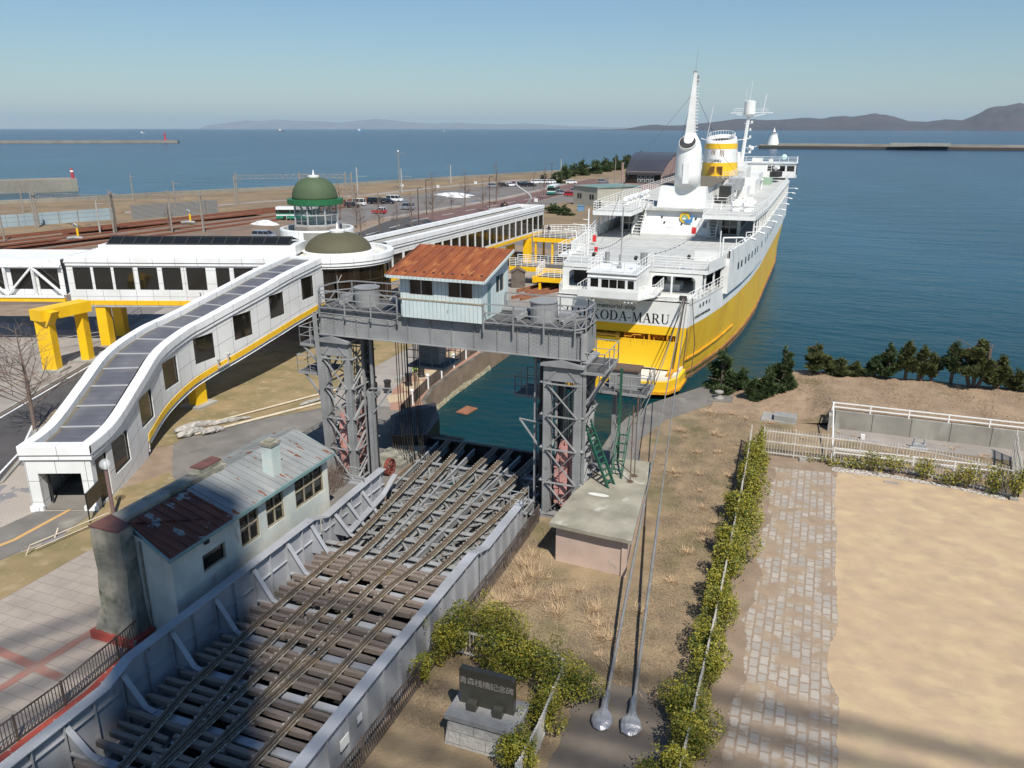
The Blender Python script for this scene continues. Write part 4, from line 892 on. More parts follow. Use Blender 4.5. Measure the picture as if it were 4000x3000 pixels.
for ua, ub in ((-25.62, -24.15), (-12.2, -10.55)):
 for k in range(9): u = r.uniform(ua + .2, ub - .1); v = r.uniform(37.6, 39.2); mb.bar((u, v, 2.0), (u + r.uniform(-.1, .1), v, r.uniform(6, 10.6)), r.choice((.04, .07, .12)), .06)
mb.build("inner_post", "span_steel", gan)
mb = MB()
for ub, s in ((-24.15, 1), (-10.55, 1)):
 for k in range(7): z = 2.8 + k * 1.1; mb.bar((ub + .3, 37.0, z), (ub + .3, 38.4, z + .9), .07, .03); mb.bar((ub + .32, 39.2, z + .3), (ub + .3, 38.2, z + 1.0), .07, .03)
mb.build("bracing", "gsteel", gan)
# side landings
def landing(pts, z, open_idx=(), h=1.0, name="landing"):
 mb = MB(); mb.sheet(pts, z); mb.prism(pts, z - .06, z - .01); L = mb.build(name, "grating", gan)
 mb = MB()
 q = pts + [pts[0]]
 for i, (a, b) in enumerate(zip(q, q[1:])):
  if i not in open_idx: mb.rail([(*a, z), (*b, z)], h, 2, .9, .03)
  mb.bar((*a, z - .05), (*b, z - .05), .06, .14)
 mb.build("railing", "gsteel", L)
landing([(-27.3, 37.0), (-25.9, 37.0), (-25.9, 39.2), (-27.3, 39.2)], 10.2, (1,))
landing([(-27.6, 37.0), (-25.9, 37.0), (-25.9, 39.0), (-27.6, 39.0)], 8.5, (1,))
landing([(-10.4, 36.7), (-9.2, 36.7), (-9.2, 39.6), (-10.4, 39.6)], 10.4, (3,))
landing([(-10.6, 41.2), (-7.9, 41.2), (-7.9, 43.3), (-10.6, 43.3)], 8.0, (3,))
landing([(-22.7, 41.3), (-20.2, 41.3), (-20.2, 43.6), (-22.7, 43.6)], 8.2, (3,))
landing([(-14.8, 39.0), (-13.4, 39.0), (-13.4, 41.0), (-14.8, 41.0)], 8.0, (1,))
mb = MB(); mb.box(-10.2, -8.6, 41.9, 42.9, 8.0, 9.1); mb.box(-22.3, -20.9, 42, 43, 8.2, 9.5); mb.build("machine_box", "gsteel", gan)
mb = MB(); mb.box(-10.3, -8.5, 41.8, 43.0, 9.1, 9.2); mb.build("box_lid", "rusty_iron", gan)
for u in (-9.9, -8.5):
 mb = MB(); mb.bar((u, 42.2, 2.0), (u, 42.2, 8.0), .22, .22); mb.build("leg", "gsteel", gan)
mb = MB()
for a, b in ((2.2, 4.1), (4.1, 6.0), (6.0, 7.8)): mb.bar((-9.9, 42.15, a), (-8.5, 42.15, b), .09, .04); mb.bar((-8.5, 42.1, a), (-9.9, 42.1, b), .09, .04)
for k in range(5):
 z = 3.0 + k * 1.6; mb.bar((-10.3, 37.0, z), (-10.3, 38.6, z + 1.4), .1, .04); mb.bar((-10.25, 39.3, z), (-10.25, 38.3, z + 1.2), .1, .04)
mb.bar((-9.2, 39, 10.3), (-10.3, 37.6, 8.3), .1); mb.bar((-9.2, 36.9, 10.3), (-10.3, 36.9, 8.4), .1); mb.bar((-27.2, 37.1, 8.4), (-25.9, 37.0, 6.9), .1); mb.bar((-27.2, 37.1, 10.1), (-25.9, 37.0, 8.9), .1)
mb.build("bracing", "gsteel", gan)
# control cabin on the beam
cab = thing("control_cabin", (-18.2, 36.6, 12.4), "mint green control cabin with a rusty single-pitch roof on top of the gantry beam", "cabin")
def opening_wall(mb, o, ax, L, zb, zt, ops, nrm, dep=.08):
 """vertical wall from o along ax (2D unit) with rectangular openings (s0,s1,z0,z1); zb/zt callables or numbers"""
 fb = zb if callable(zb) else (lambda s: zb); ft = zt if callable(zt) else (lambda s: zt)
 P = lambda s, z, d=0: (o[0] + ax[0] * s - nrm[0] * d, o[1] + ax[1] * s - nrm[1] * d, z)
 cuts = sorted(set([0, L] + [q for w_ in ops for q in w_[:2]]))
 for a, b in zip(cuts, cuts[1:]):
  w_ = next((w_ for w_ in ops if w_[0] <= a + 1e-6 and w_[1] >= b - 1e-6), None)
  if not w_: mb.face([P(a, fb(a)), P(b, fb(b)), P(b, ft(b)), P(a, ft(a))])
  else:
   mb.face([P(a, fb(a)), P(b, fb(b)), P(b, w_[2]), P(a, w_[2])]); mb.face([P(a, w_[3]), P(b, w_[3]), P(b, ft(b)), P(a, ft(a))])
 for s0, s1, z0, z1 in ops:
  mb.face([P(s0, z0), P(s1, z0), P(s1, z0, dep), P(s0, z0, dep)]); mb.face([P(s0, z1, dep), P(s1, z1, dep), P(s1, z1), P(s0, z1)])
  mb.face([P(s0, z0, dep), P(s0, z1, dep), P(s0, z1), P(s0, z0)]); mb.face([P(s1, z0), P(s1, z1), P(s1, z1, dep), P(s1, z0, dep)])
 return P
def window(parent, o, ax, nrm, s0, s1, z0, z1, mull=1, rows=1, fm="alu", gm="glass_dark", dep=.08, fw=.05, name="window"):
 P = lambda s, z, d=0: V(o[0] + ax[0] * s - nrm[0] * d, o[1] + ax[1] * s - nrm[1] * d, z)
 mb = MB(); up = (nrm[0], nrm[1], 0)
 for a, b in (((s0, z0 + fw / 2), (s1, z0 + fw / 2)), ((s0, z1 - fw / 2), (s1, z1 - fw / 2))): mb.bar(P(*a, dep * .6), P(*b, dep * .6), .06, fw)
 for s in (s0 + fw / 2, s1 - fw / 2): mb.bar(P(s, z0 + fw, dep * .6), P(s, z1 - fw, dep * .6), fw, .06, up=up) if False else mb.bar(P(s, z0 + fw, dep * .6), P(s, z1 - fw, dep * .6), fw, fw)
 for k in range(1, mull + 1): s = s0 + (s1 - s0) * k / (mull + 1); mb.bar(P(s, z0 + fw, dep * .62), P(s, z1 - fw, dep * .62), fw * .9, fw * .9)
 for k in range(1, rows): z = z0 + (z1 - z0) * k / rows; mb.bar(P(s0 + fw, z, dep * .58), P(s1 - fw, z, dep * .58), fw * .9, fw * .9)
 f = mb.build(name, fm, parent)
 mb = MB(); d = dep * .98; mb.face([P(s0, z0, d), P(s1, z0, d), P(s1, z1, d), P(s0, z1, d)]); mb.build("pane", gm, f)
 return f
cx0, cx1, cy0, cy1 = -20.35, -15.7, 36.55, 40.3
mb = MB(); hz_ = lambda y: 14.72 + (y - cy0) * .26
Wn = [(.52, 1.92, 13.67, 14.56), (2.76, 4.18, 13.67, 14.56)]
opening_wall(mb, (cx0, cy0), (1, 0), cx1 - cx0, 12.5, 14.74, Wn, (0, -1))
Sn = [(.8, 1.35, 12.6, 14.35), (2.0, 3.2, 13.6, 14.6)]
opening_wall(mb, (cx1, cy0), (0, 1), cy1 - cy0, 12.5, lambda s: hz_(cy0 + s), Sn, (1, 0))
opening_wall(mb, (cx0, cy1), (0, -1), cy1 - cy0, 12.5, lambda s: hz_(cy1 - s), [], (-1, 0))
mb.face([(cx1, cy1, 12.5), (cx0, cy1, 12.5), (cx0, cy1, hz_(cy1)), (cx1, cy1, hz_(cy1))])
mb.build("wall", "mint", cab)
mb = MB(); mb.box(cx0 + .15, cx1 + .05, cy0 - .14, cy0 - .06, 12.48, 13.42); mb.build("skirt", "mint", cab)
mb = MB(); mb.box(cx0 - .05, cx1 + .1, cy0 - .16, cy0 - .02, 13.42, 13.48); mb.build("sill_rail", "old_wood_frame", cab)
for w_ in Wn: window(cab, (cx0, cy0), (1, 0), (0, -1), *w_)
window(cab, (cx1, cy0), (0, 1), (1, 0), *Sn[1])
mb = MB(); mb.box(cx1 - .07, cx1 - .03, cy0 + .8, cy0 + 1.35, 12.6, 14.35); mb.build("door", "teal_trim", cab)
mb = MB(); a0 = V(-20.87, 36.1, 14.72); e_ = V(-15.35, 36.1, 14.72); sl_ = .245
def rp(x, y, dz=0): return (x, y, 14.70 + (y - 36.1) * .255 + dz)
yr = 40.2
mb.mesh([rp(-20.87, 36.1), rp(-15.35, 36.1), rp(-15.35, yr), rp(-20.87, yr), rp(-20.87, 36.1, .05), rp(-15.35, 36.1, .05), rp(-15.35, yr, .05), rp(-20.87, yr, .05)], [(0, 3, 2, 1), (4, 5, 6, 7), (0, 1, 5, 4), (1, 2, 6, 5), (2, 3, 7, 6), (3, 0, 4, 7)])
zt = rp(0, yr, .05)[2]; mb.face([(-20.87, yr, zt), (-15.35, yr, zt), (-15.35, 40.9, zt - .4), (-20.87, 40.9, zt - .4)])
for k in range(11):
 x = -20.93 + k * .556; mb.bar(rp(x, 36.1, .075), rp(x, yr, .075), .045, .05)
rf = mb.build("roof", "rust_roof", cab)
mb = MB()
for k in range(10): x = -20.6 + k * .54; mb.box(x, x + .12, 36.55, 36.62, rp(0, 36.6, .05)[2], rp(0, 36.6, .13)[2])
mb.build("snow_guard", "red_brown", rf)
mb = MB(); mb.bar(rp(-20.87, 36.07, -.03), rp(-15.33, 36.07, -.03), .05, .14); mb.bar(rp(-15.31, 36.1, -.03), rp(-15.31, yr, -.03), .05, .14); mb.bar(rp(-20.97, 36.1, -.03), rp(-20.97, yr, -.03), .05, .14); mb.build("fascia", "mint", cab)
# ---------------------------------------------------------------- helpers for swept wall strips
def samples(path, step_cuts=()):
 """dense polyline (x,y,z...) -> list of dicts with arc length and outward (right-hand) normal"""
 S = [0]
 for a, b in zip(path, path[1:]): S.append(S[-1] + math.hypot(b[0] - a[0], b[1] - a[1]))
 def at(s):
  s = min(max(s, 0), S[-1]); i = 0
  while i < len(S) - 2 and S[i + 1] < s: i += 1
  t = (s - S[i]) / max(1e-9, S[i + 1] - S[i]); return tuple(path[i][k] + (path[i + 1][k] - path[i][k]) * t for k in range(len(path[0])))
 ss = sorted(set([round(x, 4) for x in S] + [round(c, 4) for c in step_cuts]))
 out = []
 for s in ss:
  p = at(s); a = at(s - .15); b = at(s + .15); L = math.hypot(b[0] - a[0], b[1] - a[1]); d = ((b[0] - a[0]) / L, (b[1] - a[1]) / L)
  out.append(dict(s=s, p=p, n=(d[1], -d[0]), d=d))
 return out, at, S[-1]
def strip(mb, PS, f1, f2, cond=None):
 for a, b in zip(PS, PS[1:]):
  if cond and not cond((a['s'] + b['s']) / 2): continue
  q = []; uv = []
  for c, f in ((a, f1), (b, f1), (b, f2), (a, f2)):
   o, z = f(c); q.append((c['p'][0] + c['n'][0] * o, c['p'][1] + c['n'][1] * o, z)); uv.append((c['s'], z - c['p'][2] + 20 + o))
  mb.face(q, uv)
def fascia(parent, PS, name="coping", drop=0.0):
 """white coping with two grooves, the profile every wall of this complex has"""
 T = lambda o, dz: (lambda c: (o, c['p'][2] + dz))
 mb = MB(); pr = [(-.45, -.42), (-.45, 0), (.14, 0), (.16, -.05), (.16, -.52), (.05, -.54)]
 for a, b in zip(pr, pr[1:]): strip(mb, PS, T(*b), T(*a))
 k = mb.build(name, "white_coping", parent)
 mb = MB(); strip(mb, PS, T(.05, -.62), T(.05, -.54)); strip(mb, PS, T(.05, -.90), T(.05, -.82)); mb.build("groove", "groove", k)
 mb = MB(); pr = [(.05, -.62), (.10, -.62), (.10, -.82), (.05, -.82)]
 for a, b in zip(pr, pr[1:]): strip(mb, PS, T(*b), T(*a))
 mb.build("band", "white_coping", k)
def wall_strip(parent, PS, at, zb, ops, name="wall", fm="dark_frame", gm="glass_dark", z_top=-.9, mull=0, dep=.14):
 T = lambda o, dz: (lambda c: (o, c['p'][2] + dz))
 B = lambda c: (0, zb(c['s']))
 mb = MB(); inw = lambda s: any(o[0] < s < o[1] for o in ops)
 strip(mb, PS, B, T(0, z_top), lambda s: not inw(s))
 for o in ops:
  pp = [c for c in PS if o[0] - 1e-3 <= c['s'] <= o[1] + 1e-3]
  strip(mb, pp, B, lambda c: (0, o[2])); strip(mb, pp, lambda c: (0, o[3]), T(0, z_top))
  strip(mb, pp, lambda c: (-dep, o[2]), lambda c: (0, o[2])); strip(mb, pp, lambda c: (0, o[3]), lambda c: (-dep, o[3]))
  for c in (pp[0], pp[-1]):
   x, y = c['p'][:2]; n = c['n']; mb.face([(x, y, o[2]), (x - n[0] * dep, y - n[1] * dep, o[2]), (x - n[0] * dep, y - n[1] * dep, o[3]), (x, y, o[3])])
 w_ = mb.build(name, "clad", parent)
 for o in ops:
  pp = [c for c in PS if o[0] - 1e-3 <= c['s'] <= o[1] + 1e-3]
  def Q(c, z, d): return V(c['p'][0] - c['n'][0] * d, c['p'][1] - c['n'][1] * d, z)
  mb = MB(); fw = .06
  a, b = pp[0], pp[-1]
  for z in (o[2] + fw / 2, o[3] - fw / 2):
   for c, e in zip(pp, pp[1:]): mb.bar(Q(c, z, .09), Q(e, z, .09), .07, fw)
  M_ = [a, b] + [min(pp, key=lambda c: abs(c['s'] - (o[0] + (o[1] - o[0]) * k / (mull + 1)))) for k in range(1, mull + 1)]
  for c in M_: mb.bar(Q(c, o[2], .09), Q(c, o[3], .09), fw, fw)
  f = mb.build("window", fm, parent)
  mb = MB()
  for c, e in zip(pp, pp[1:]): mb.face([Q(c, o[2], .11), Q(e, o[2], .11), Q(e, o[3], .11), Q(c, o[3], .11)])
  mb.build("pane", gm, f)
 return w_
# ---------------------------------------------------------------- curved covered ramp
ramp = thing("covered_ramp", (-38, 40, 2), "white curved covered ramp with grey roof and yellow stripe descending to the left pavement", "covered walkway")
RP = [(-35.4, 28.7, 5.85), (-36.6, 31.6, 6.02), (-38.7, 35.9, 7.05), (-40.5, 39.5, 7.85), (-41.65, 43.2, 8.3), (-41.85, 45.5, 8.6), (-41.75, 48.5, 9.15), (-41.85, 52.6, 9.75), (-42.2, 56.5, 10.25), (-42.9, 62.5, 10.7)]
RW = [(.45, 1.75), (2.45, 4.75), (7.1, 9.5), (12.0, 14.2), (16.6, 18.8), (21.0, 23.2), (25.7, 27.9), (31.0, 33.2)]
path = cr(RP, 8)
cuts = [x for w_ in RW for x in (w_[0], w_[1], (w_[0] + w_[1]) / 2)]
PS, at, LR = samples(path, cuts + [7.75])
sb = [(0, 2.0), (7.74, 2.0), (7.76, 2.85), (11, 3.3), (14, 3.7), (17, 4.08), (20.5, 4.6), (25, 5.2), (29.5, 5.65), (36, 6.05)]
def lin(T, s):
 for a, b in zip(T, T[1:]):
  if s <= b[0]: return a[1] + (b[1] - a[1]) * (s - a[0]) / (b[0] - a[0])
 return T[-1][1]
zb = lambda s: lin(sb, s)
ops = []
for i, (a, b) in enumerate(RW):
 zt = at((a + b) / 2)[2]; top = zt - (1.15 if i else 1.1)
 ops.append((a, b, top - (1.95 if i else 2.6), top))
zs = lambda s: (2.0 if s < 7.75 else zb(s) + .52)          # wall above the yellow stripe
wall_strip(ramp, PS, at, zs, ops)
fascia(ramp, PS)
hi = [c for c in PS if c['s'] >= 7.75]
mb = MB(); strip(mb, hi, lambda c: (.03, zb(c['s']) + .08), lambda c: (.03, zb(c['s']) + .52)); strip(mb, hi, lambda c: (.03, zb(c['s']) + .52), lambda c: (0, zb(c['s']) + .52)); mb.build("yellow_stripe", "ylw", ramp)
mb = MB(); strip(mb, hi, lambda c: (-.35, zb(c['s']) - .22), lambda c: (.03, zb(c['s']) + .08)); mb.build("soffit_edge", "white_coping", ramp)
WR = 3.55
LS = []
for c in PS:
 d = dict(c); d['p'] = (c['p'][0] - c['n'][0] * WR, c['p'][1] - c['n'][1] * WR, c['p'][2]); d['n'] = (-c['n'][0], -c['n'][1]); LS.append(d)
LSr = LS
# left-hand wall and coping (seen from above and from behind)
fascia(ramp, LSr)
mb = MB(); strip(mb, LSr, lambda c: (0, zb(c['s'])), lambda c: (0, c['p'][2] - .9)); mb.build("wall", "clad", ramp)
mb = MB()
for a, b, c_, d in zip(PS, PS[1:], LS, LS[1:]):
 if a['s'] < 7.7: continue
 za, z2 = zb(a['s']) - .2, zb(b['s']) - .2; mb.face([(a['p'][0], a['p'][1], za), (c_['p'][0], c_['p'][1], za), (d['p'][0], d['p'][1], z2), (b['p'][0], b['p'][1], z2)])
mb.build("soffit", "white_coping", ramp)
mb = MB(); gt = MB()
def ins(c, d): return (c['p'][0] - c['n'][0] * d, c['p'][1] - c['n'][1] * d)
for a, b in zip(PS, PS[1:]):
 for m_, d0, d1, dz in ((gt, .44, .75, -.40), (mb, .75, WR - .75, -.30), (gt, WR - .75, WR - .44, -.40)):
  p = [(*ins(a, d0), a['p'][2] + dz), (*ins(b, d0), b['p'][2] + dz), (*ins(b, d1), b['p'][2] + dz), (*ins(a, d1), a['p'][2] + dz)]
  m_.face(p, [(a['s'], d0), (b['s'], d0), (b['s'], d1), (a['s'], d1)])
mb.build("roof", "roof_grey", ramp); gt.build("gutter", "gutter", ramp)
s = 3.2
while s < LR - .5:
 c = min(PS, key=lambda c: abs(c['s'] - s)); z = c['p'][2] - .26
 mb = MB(); mb.bar((*ins(c, .72), z), (*ins(c, WR - .62), z), .09, .07); mb.build("roof_bar", "alu", ramp); s += 2.25
# front
fx, fy = RP[0][0] - (LS[0]['p'][0]), RP[0][1] - LS[0]['p'][1]; fl = math.hypot(fx, fy); fa = (fx / fl, fy / fl)
FP = [(LS[0]['p'][0], LS[0]['p'][1], 5.85), (RP[0][0], RP[0][1], 5.85)]
FS, fat, FL = samples([(FP[0][0] - fa[0] * .16, FP[0][1] - fa[1] * .16, 5.85), (FP[1][0] + fa[0] * .16, FP[1][1] + fa[1] * .16, 5.85)])
fascia(ramp, FS)
mb = MB(); nrm = (fa[1], -fa[0]); opening_wall(mb, FP[0][:2], fa, WR, 2.0, 4.95, [(.62, 2.93, 2.0, 4.2)], nrm, dep=.7)
mb.build("front", "clad", ramp)
mb = MB()
for s0 in (-.06, 2.87): c = (FP[0][0] + fa[0] * (s0 + .37) + nrm[0] * .06, FP[0][1] + fa[1] * (s0 + .37) + nrm[1] * .06); mb.obox(c, fa, nrm, .36, .12, 2.0, 2.3)
mb.build("plinth", "white_coping", ramp)
mb = MB(); q = [(FP[0][0] + fa[0] * s0 - nrm[0] * .72, FP[0][1] + fa[1] * s0 - nrm[1] * .72) for s0 in (.75, 2.85)]
for p in q: mb.bar((*p, 2.0), (*p, 4.05), .08, .08)
mb.bar((*q[0], 4.0), (*q[1], 4.0), .08, .1); mb.build("door_frame", "dark_frame", ramp)
mb = MB()
for a, b in zip(PS, PS[1:]):
 mb.face([(*ins(a, .3), zb(a['s']) if a['s'] > 7.8 else 2.04 + a['s'] * .1), (*ins(b, .3), zb(b['s']) if b['s'] > 7.8 else 2.04 + b['s'] * .1), (*ins(b, WR - .3), zb(b['s']) if b['s'] > 7.8 else 2.04 + b['s'] * .1), (*ins(a, WR - .3), zb(a['s']) if a['s'] > 7.8 else 2.04 + a['s'] * .1)])
mb.build("floor", "slab_grey", ramp)
mb = MB(); c = (-42.6, 44.6); mb.obox(c, (1, 0), (0, 1), .38, .55, 2.0, 3.95); mb.build("pillar", "ylw_steel", ramp)
mb = MB(); mb.obox(c, (1, 0), (0, 1), .95, 1.0, 2.0, 2.18); mb.build("footing", "concrete", ramp)
mb = MB()
for s in (18.9, 20.0): c = min(PS, key=lambda q_: abs(q_['s'] - s)); p = ins(c, -.12); mb.tube((*p, zb(s) + .2), (*p, zb(s) + .95), .06, 6); mb.tube((*p, zb(s) + .95), (*ins(c, -.3), zb(s) + .9), .1, 6)
mb.tube((*ins(min(PS, key=lambda q_: abs(q_['s'] - 18.9)), -.12), zb(18.9) + .2), (*ins(min(PS, key=lambda q_: abs(q_['s'] - 20)), -.12), zb(20) + .2), .05, 6)
mb.build("floodlight", "alu", ramp)
# ---------------------------------------------------------------- straight left wing, round hall, corridor
def wing(t, P0, P1, width, ztop, zbot, ops, mats=("dark_frame", "glass_dark"), far=True, mull=0, stripe=True, roofm="roof_membrane", inner=-.5):
 cuts = [x for w_ in ops for x in (w_[0], w_[1], (w_[0] + w_[1]) / 2)]
 PS, at_, L = samples([(P0[0], P0[1], ztop), (P1[0], P1[1], ztop)], cuts)
 wall_strip(t, PS, at_, lambda s: zbot + (.62 if stripe else 0), ops, fm=mats[0], gm=mats[1], mull=mull)
 fascia(t, PS)
 if stripe:
  mb = MB(); strip(mb, PS, lambda c: (.03, zbot + .18), lambda c: (.03, zbot + .62)); strip(mb, PS, lambda c: (.03, zbot + .62), lambda c: (0, zbot + .62)); mb.build("yellow_stripe", "ylw", t)
  mb = MB(); strip(mb, PS, lambda c: (-.25, zbot - .12), lambda c: (.06, zbot + .18)); mb.build("soffit_edge", "white_coping", t)
 n = PS[0]['n']; FPt = []
 for c in PS: d = dict(c); d['p'] = (c['p'][0] - n[0] * width, c['p'][1] - n[1] * width, ztop); d['n'] = (-n[0], -n[1]); FPt.append(d)
 fascia(t, FPt)
 mb = MB(); strip(mb, FPt, lambda c: (0, zbot), lambda c: (0, ztop - .9)); mb.build("wall", "clad", t)
 mb = MB(); a, b = PS[0], PS[-1]
 mb.face([(*ins(a, .4), ztop + inner), (*ins(b, .4), ztop + inner), (*ins(b, width - .4), ztop + inner), (*ins(a, width - .4), ztop + inner)]); mb.build("roof", roofm, t)
 mb = MB(); mb.face([(*ins(a, 0), zbot), (*ins(b, 0), zbot), (*ins(b, width), zbot), (*ins(a, width), zbot)]); mb.build("soffit", "white_coping", t)
 return PS, at_
A0 = (-65.7, 54.3); ad = (0.9446, 0.3282); an = (ad[1], -ad[0])
lw = thing("terminal_wing", (-58, 58, 2), "white elevated wing with dark windows, roof skylight and yellow stripe, left of the domes", "building")
W1 = [(.6, 2.3), (2.55, 4.25), (4.5, 6.35), (6.8, 8.65), (9.1, 10.9), (11.4, 13.25), (14.2, 15.5), (15.9, 17.75), (18.2, 19.6)]
E1 = (A0[0] + ad[0] * 20.5, A0[1] + ad[1] * 20.5)
wing(lw, A0, E1, 7.0, 10.6, 5.85, [(a, b, 7.5, 9.62) for a, b in W1], inner=-.12, roofm="white_coping")
mb = MB(); mb.face([(A0[0], A0[1], 5.85), (A0[0] - an[0] * 7, A0[1] - an[1] * 7, 5.85), (A0[0] - an[0] * 7, A0[1] - an[1] * 7, 10.6), (A0[0], A0[1], 10.6)]); mb.build("end_wall", "clad", lw)
# raised back part with the long dark skylight
def AP(s, d, z): return (A0[0] + ad[0] * s - an[0] * d, A0[1] + ad[1] * s - an[1] * d, z)
mb = MB(); mb.obox(AP(11.4, 4.9, 0)[:2], ad, an, 9.6, 2.0, 10.4, 11.3); mb.build("roof_upstand", "white_coping", lw)
mb = MB()
for k in range(14):
 s0 = 2.6 + k * 1.27; mb.face([AP(s0 + .07, 3.2, 11.36), AP(s0 + 1.2, 3.2, 11.36), AP(s0 + 1.2, 4.2, 11.9), AP(s0 + .07, 4.2, 11.9)])
sk = mb.build("skylight", "glass_dark", lw)
mb = MB()
for k in range(15): s0 = 2.6 + k * 1.27; mb.bar(AP(s0, 3.15, 11.36), AP(s0, 4.25, 11.95), .12, .1)
mb.bar(AP(2.5, 3.12, 11.36), AP(20.4, 3.12, 11.36), .14, .14); mb.bar(AP(2.5, 4.3, 11.95), AP(20.4, 4.3, 11.95), .2, .12)
mb.face([AP(2.5, 4.35, 11.95), AP(20.4, 4.35, 11.95), AP(20.4, 6.5, 11.4), AP(2.5, 6.5, 11.4)]); mb.build("glazing_bar", "dark_frame", sk)
for s_, d_ in ((1.6, 0), (2.0, 0)): pass
for (s0, dd) in ((2.6, .6), (2.2, 4.2), (14, .6), (14, 4.2)):
 mb = MB(); p = AP(s0, dd, 0); mb.obox(p[:2], ad, an, .48, .5, 2.0, 5.85); mb.build("pillar", "ylw_steel", lw)
mb = MB(); mb.tube(AP(12.6, -.2, 7.0), AP(12.6, -.2, 7.3), .06, 6); mb.tube(AP(12.6, -.2, 7.3), AP(12.6, -.4, 7.3), .09, 6); mb.build("floodlight", "alu", lw)
# truss footbridge to the left edge
tb = thing("truss_footbridge", (-72, 50, 2), "white footbridge with diagonal steel trusses, at the left edge beside the terminal wing", "footbridge")
Bp0 = AP(-14, 0, 0)[:2]; Bp1 = AP(-.35, 0, 0)[:2]
ops = [(a, a + 1.95, 7.5, 9.58) for a in (8.6, 11.2)] + [(5.6, 7.9, 7.5, 9.58), (2.6, 4.9, 7.5, 9.58)]
ops.sort(); wing(tb, Bp0, Bp1, 6.0, 10.35, 6.95, ops, stripe=False, inner=-.1, roofm="white_coping")
for k in range(5):
 s0 = -14 + 2.72 * k; mb = MB(); mb.bar(AP(s0, -.28, 6.9), AP(s0, -.28, 9.75), .22, .16); mb.build("truss_post", "white_coping", tb)
for k in range(5):
 s0 = -14 + 2.72 * k
 a, b = (s0, s0 + 2.72) if k % 2 == 1 else (s0 + 2.72, s0)
 mb = MB(); mb.bar(AP(a, -.32, 7.0), AP(b, -.32, 9.65), .2, .16); mb.build("truss_diagonal", "white_coping", tb)
mb = MB(); mb.bar(AP(-14, -.28, 9.75), AP(-.4, -.28, 9.75), .24, .2); mb.bar(AP(-14, -.28, 6.85), AP(-.4, -.28, 6.85), .3, .2); mb.build("truss_chord", "white_coping", tb)
mb = MB(); mb.bar(AP(-14, -.2, 6.55), AP(-.4, -.2, 6.55), .3, .35); mb.build("yellow_beam", "ylw_steel", tb)
pt = thing("yellow_portal", (-61, 48.5, 2), "yellow steel portal with bolted legs carrying the end of the truss footbridge", "support")
c0 = AP(-1.3, -.9, 0); mb = MB()
L1 = (-60.8, 47.3); L2 = (-60.5, 50.7)
for i, q in enumerate((L1, L2)):
 mb = MB(); hx = .62 if i == 0 else .36; mb.obox(q, ad, an, hx, .45, 2.15, 7.3); mb.yprism([(q[0] - hx, 7.3), (q[0] + hx + .9, 7.3), (q[0] + hx, 6.0), (q[0] - hx, 6.0)], q[1] - .4, q[1] + .4) if i == 0 else None
 leg = mb.build("leg", "ylw_steel", pt)
 mb = MB()
 for z in (4.9, 5.05, 5.2):
  for k in range(7): u_ = -.5 + k * .166; mb.rivet((q[0] + ad[0] * u_ + an[0] * .46, q[1] + ad[1] * u_ + an[1] * .46, z), (an[0], an[1], 0), .035)
 mb.build("bolts", "ylw_steel", leg)
 mb = MB(); mb.obox(q, ad, an, 1.1, .9, 2.0, 2.2); mb.build("footing", "concrete", pt)
mb = MB(); mb.bar((-60.85, 46.6, 7.0), (-60.45, 51.3, 7.0), 1.5, .95); mb.build("cap_beam", "ylw_steel", pt)
# round hall with olive dome
rh = thing("round_hall", (-45.5, 68.5, 2), "round white hall with brown curved glazing and a low olive dome, behind the control cabin", "building")
RC = (-44.6, 67.5); RR = 5.5
path = [(RC[0] + RR * math.cos(a), RC[1] + RR * math.sin(a), 10.6) for a in [R(-150 + 270 * k / 44) for k in range(45)]]
PSr, atr, Lr = samples(path)
T = lambda o, dz: (lambda c: (o, c['p'][2] + dz))
fascia(rh, PSr)
mb = MB(); strip(mb, PSr, T(0, -1.05), T(0, -.9)); strip(mb, [c for c in PSr if c['s'] < 5.2], T(0, -6.5), T(0, -1.05)); mb.build("wall", "clad", rh)
gl = [c for c in PSr if c['s'] >= 5.0]
mb = MB(); strip(mb, gl, T(-.35, -6.6), T(-.35, -1.0)); g_ = mb.build("glazing", "glass_brown", rh)
mb = MB()
for c in gl[::3]: p = ins(c, .3); mb.bar((*p, 4.0), (*p, 9.55), .09, .09)
for z in (9.4, 8.2, 5.4):
 for a, b in zip(gl, gl[1:]): mb.bar((*ins(a, .3), z), (*ins(b, .3), z), .09, .09)
mb.build("glazing_bar", "bronze_frame", g_)
mb = MB(); mb.prism([ins(c, .4) for c in PSr], 10.0, 10.18, False); mb.build("roof", "roof_dirty", rh)
mb = MB(); mb.lathe((-44.9, 68.4, 10.15), [(3.55, 0), (3.55, .28), (3.4, .34)], 40); mb.build("dome_kerb", "white_coping", rh)
mb = MB(); mb.lathe((-44.9, 68.4, 10.3), [(3.3 * math.cos(R(a)) ** .9, 1.9 * math.sin(R(a))) for a in range(0, 86, 6)], 40, True); mb.build("dome", "olive_dome", rh, smooth=True)
mb = MB(); mb.lathe((-44.9, 68.4, 12.15), [(.75, 0), (.78, .2), (.75, .26), (0.15, .30), (.05, .9), (0.01, 1.0)], 20); mb.build("finial", "ship_white", rh)
# link roof between hall and wing
mb = MB(); mb.prism([(-54, 62.5), (-49.5, 63.0), (-44, 62.4), (-41.4, 65), (-45, 74), (-52, 74), (-56, 70)], 5.9, 10.1, True); mb.build("link_block", "roof_dirty", rh)
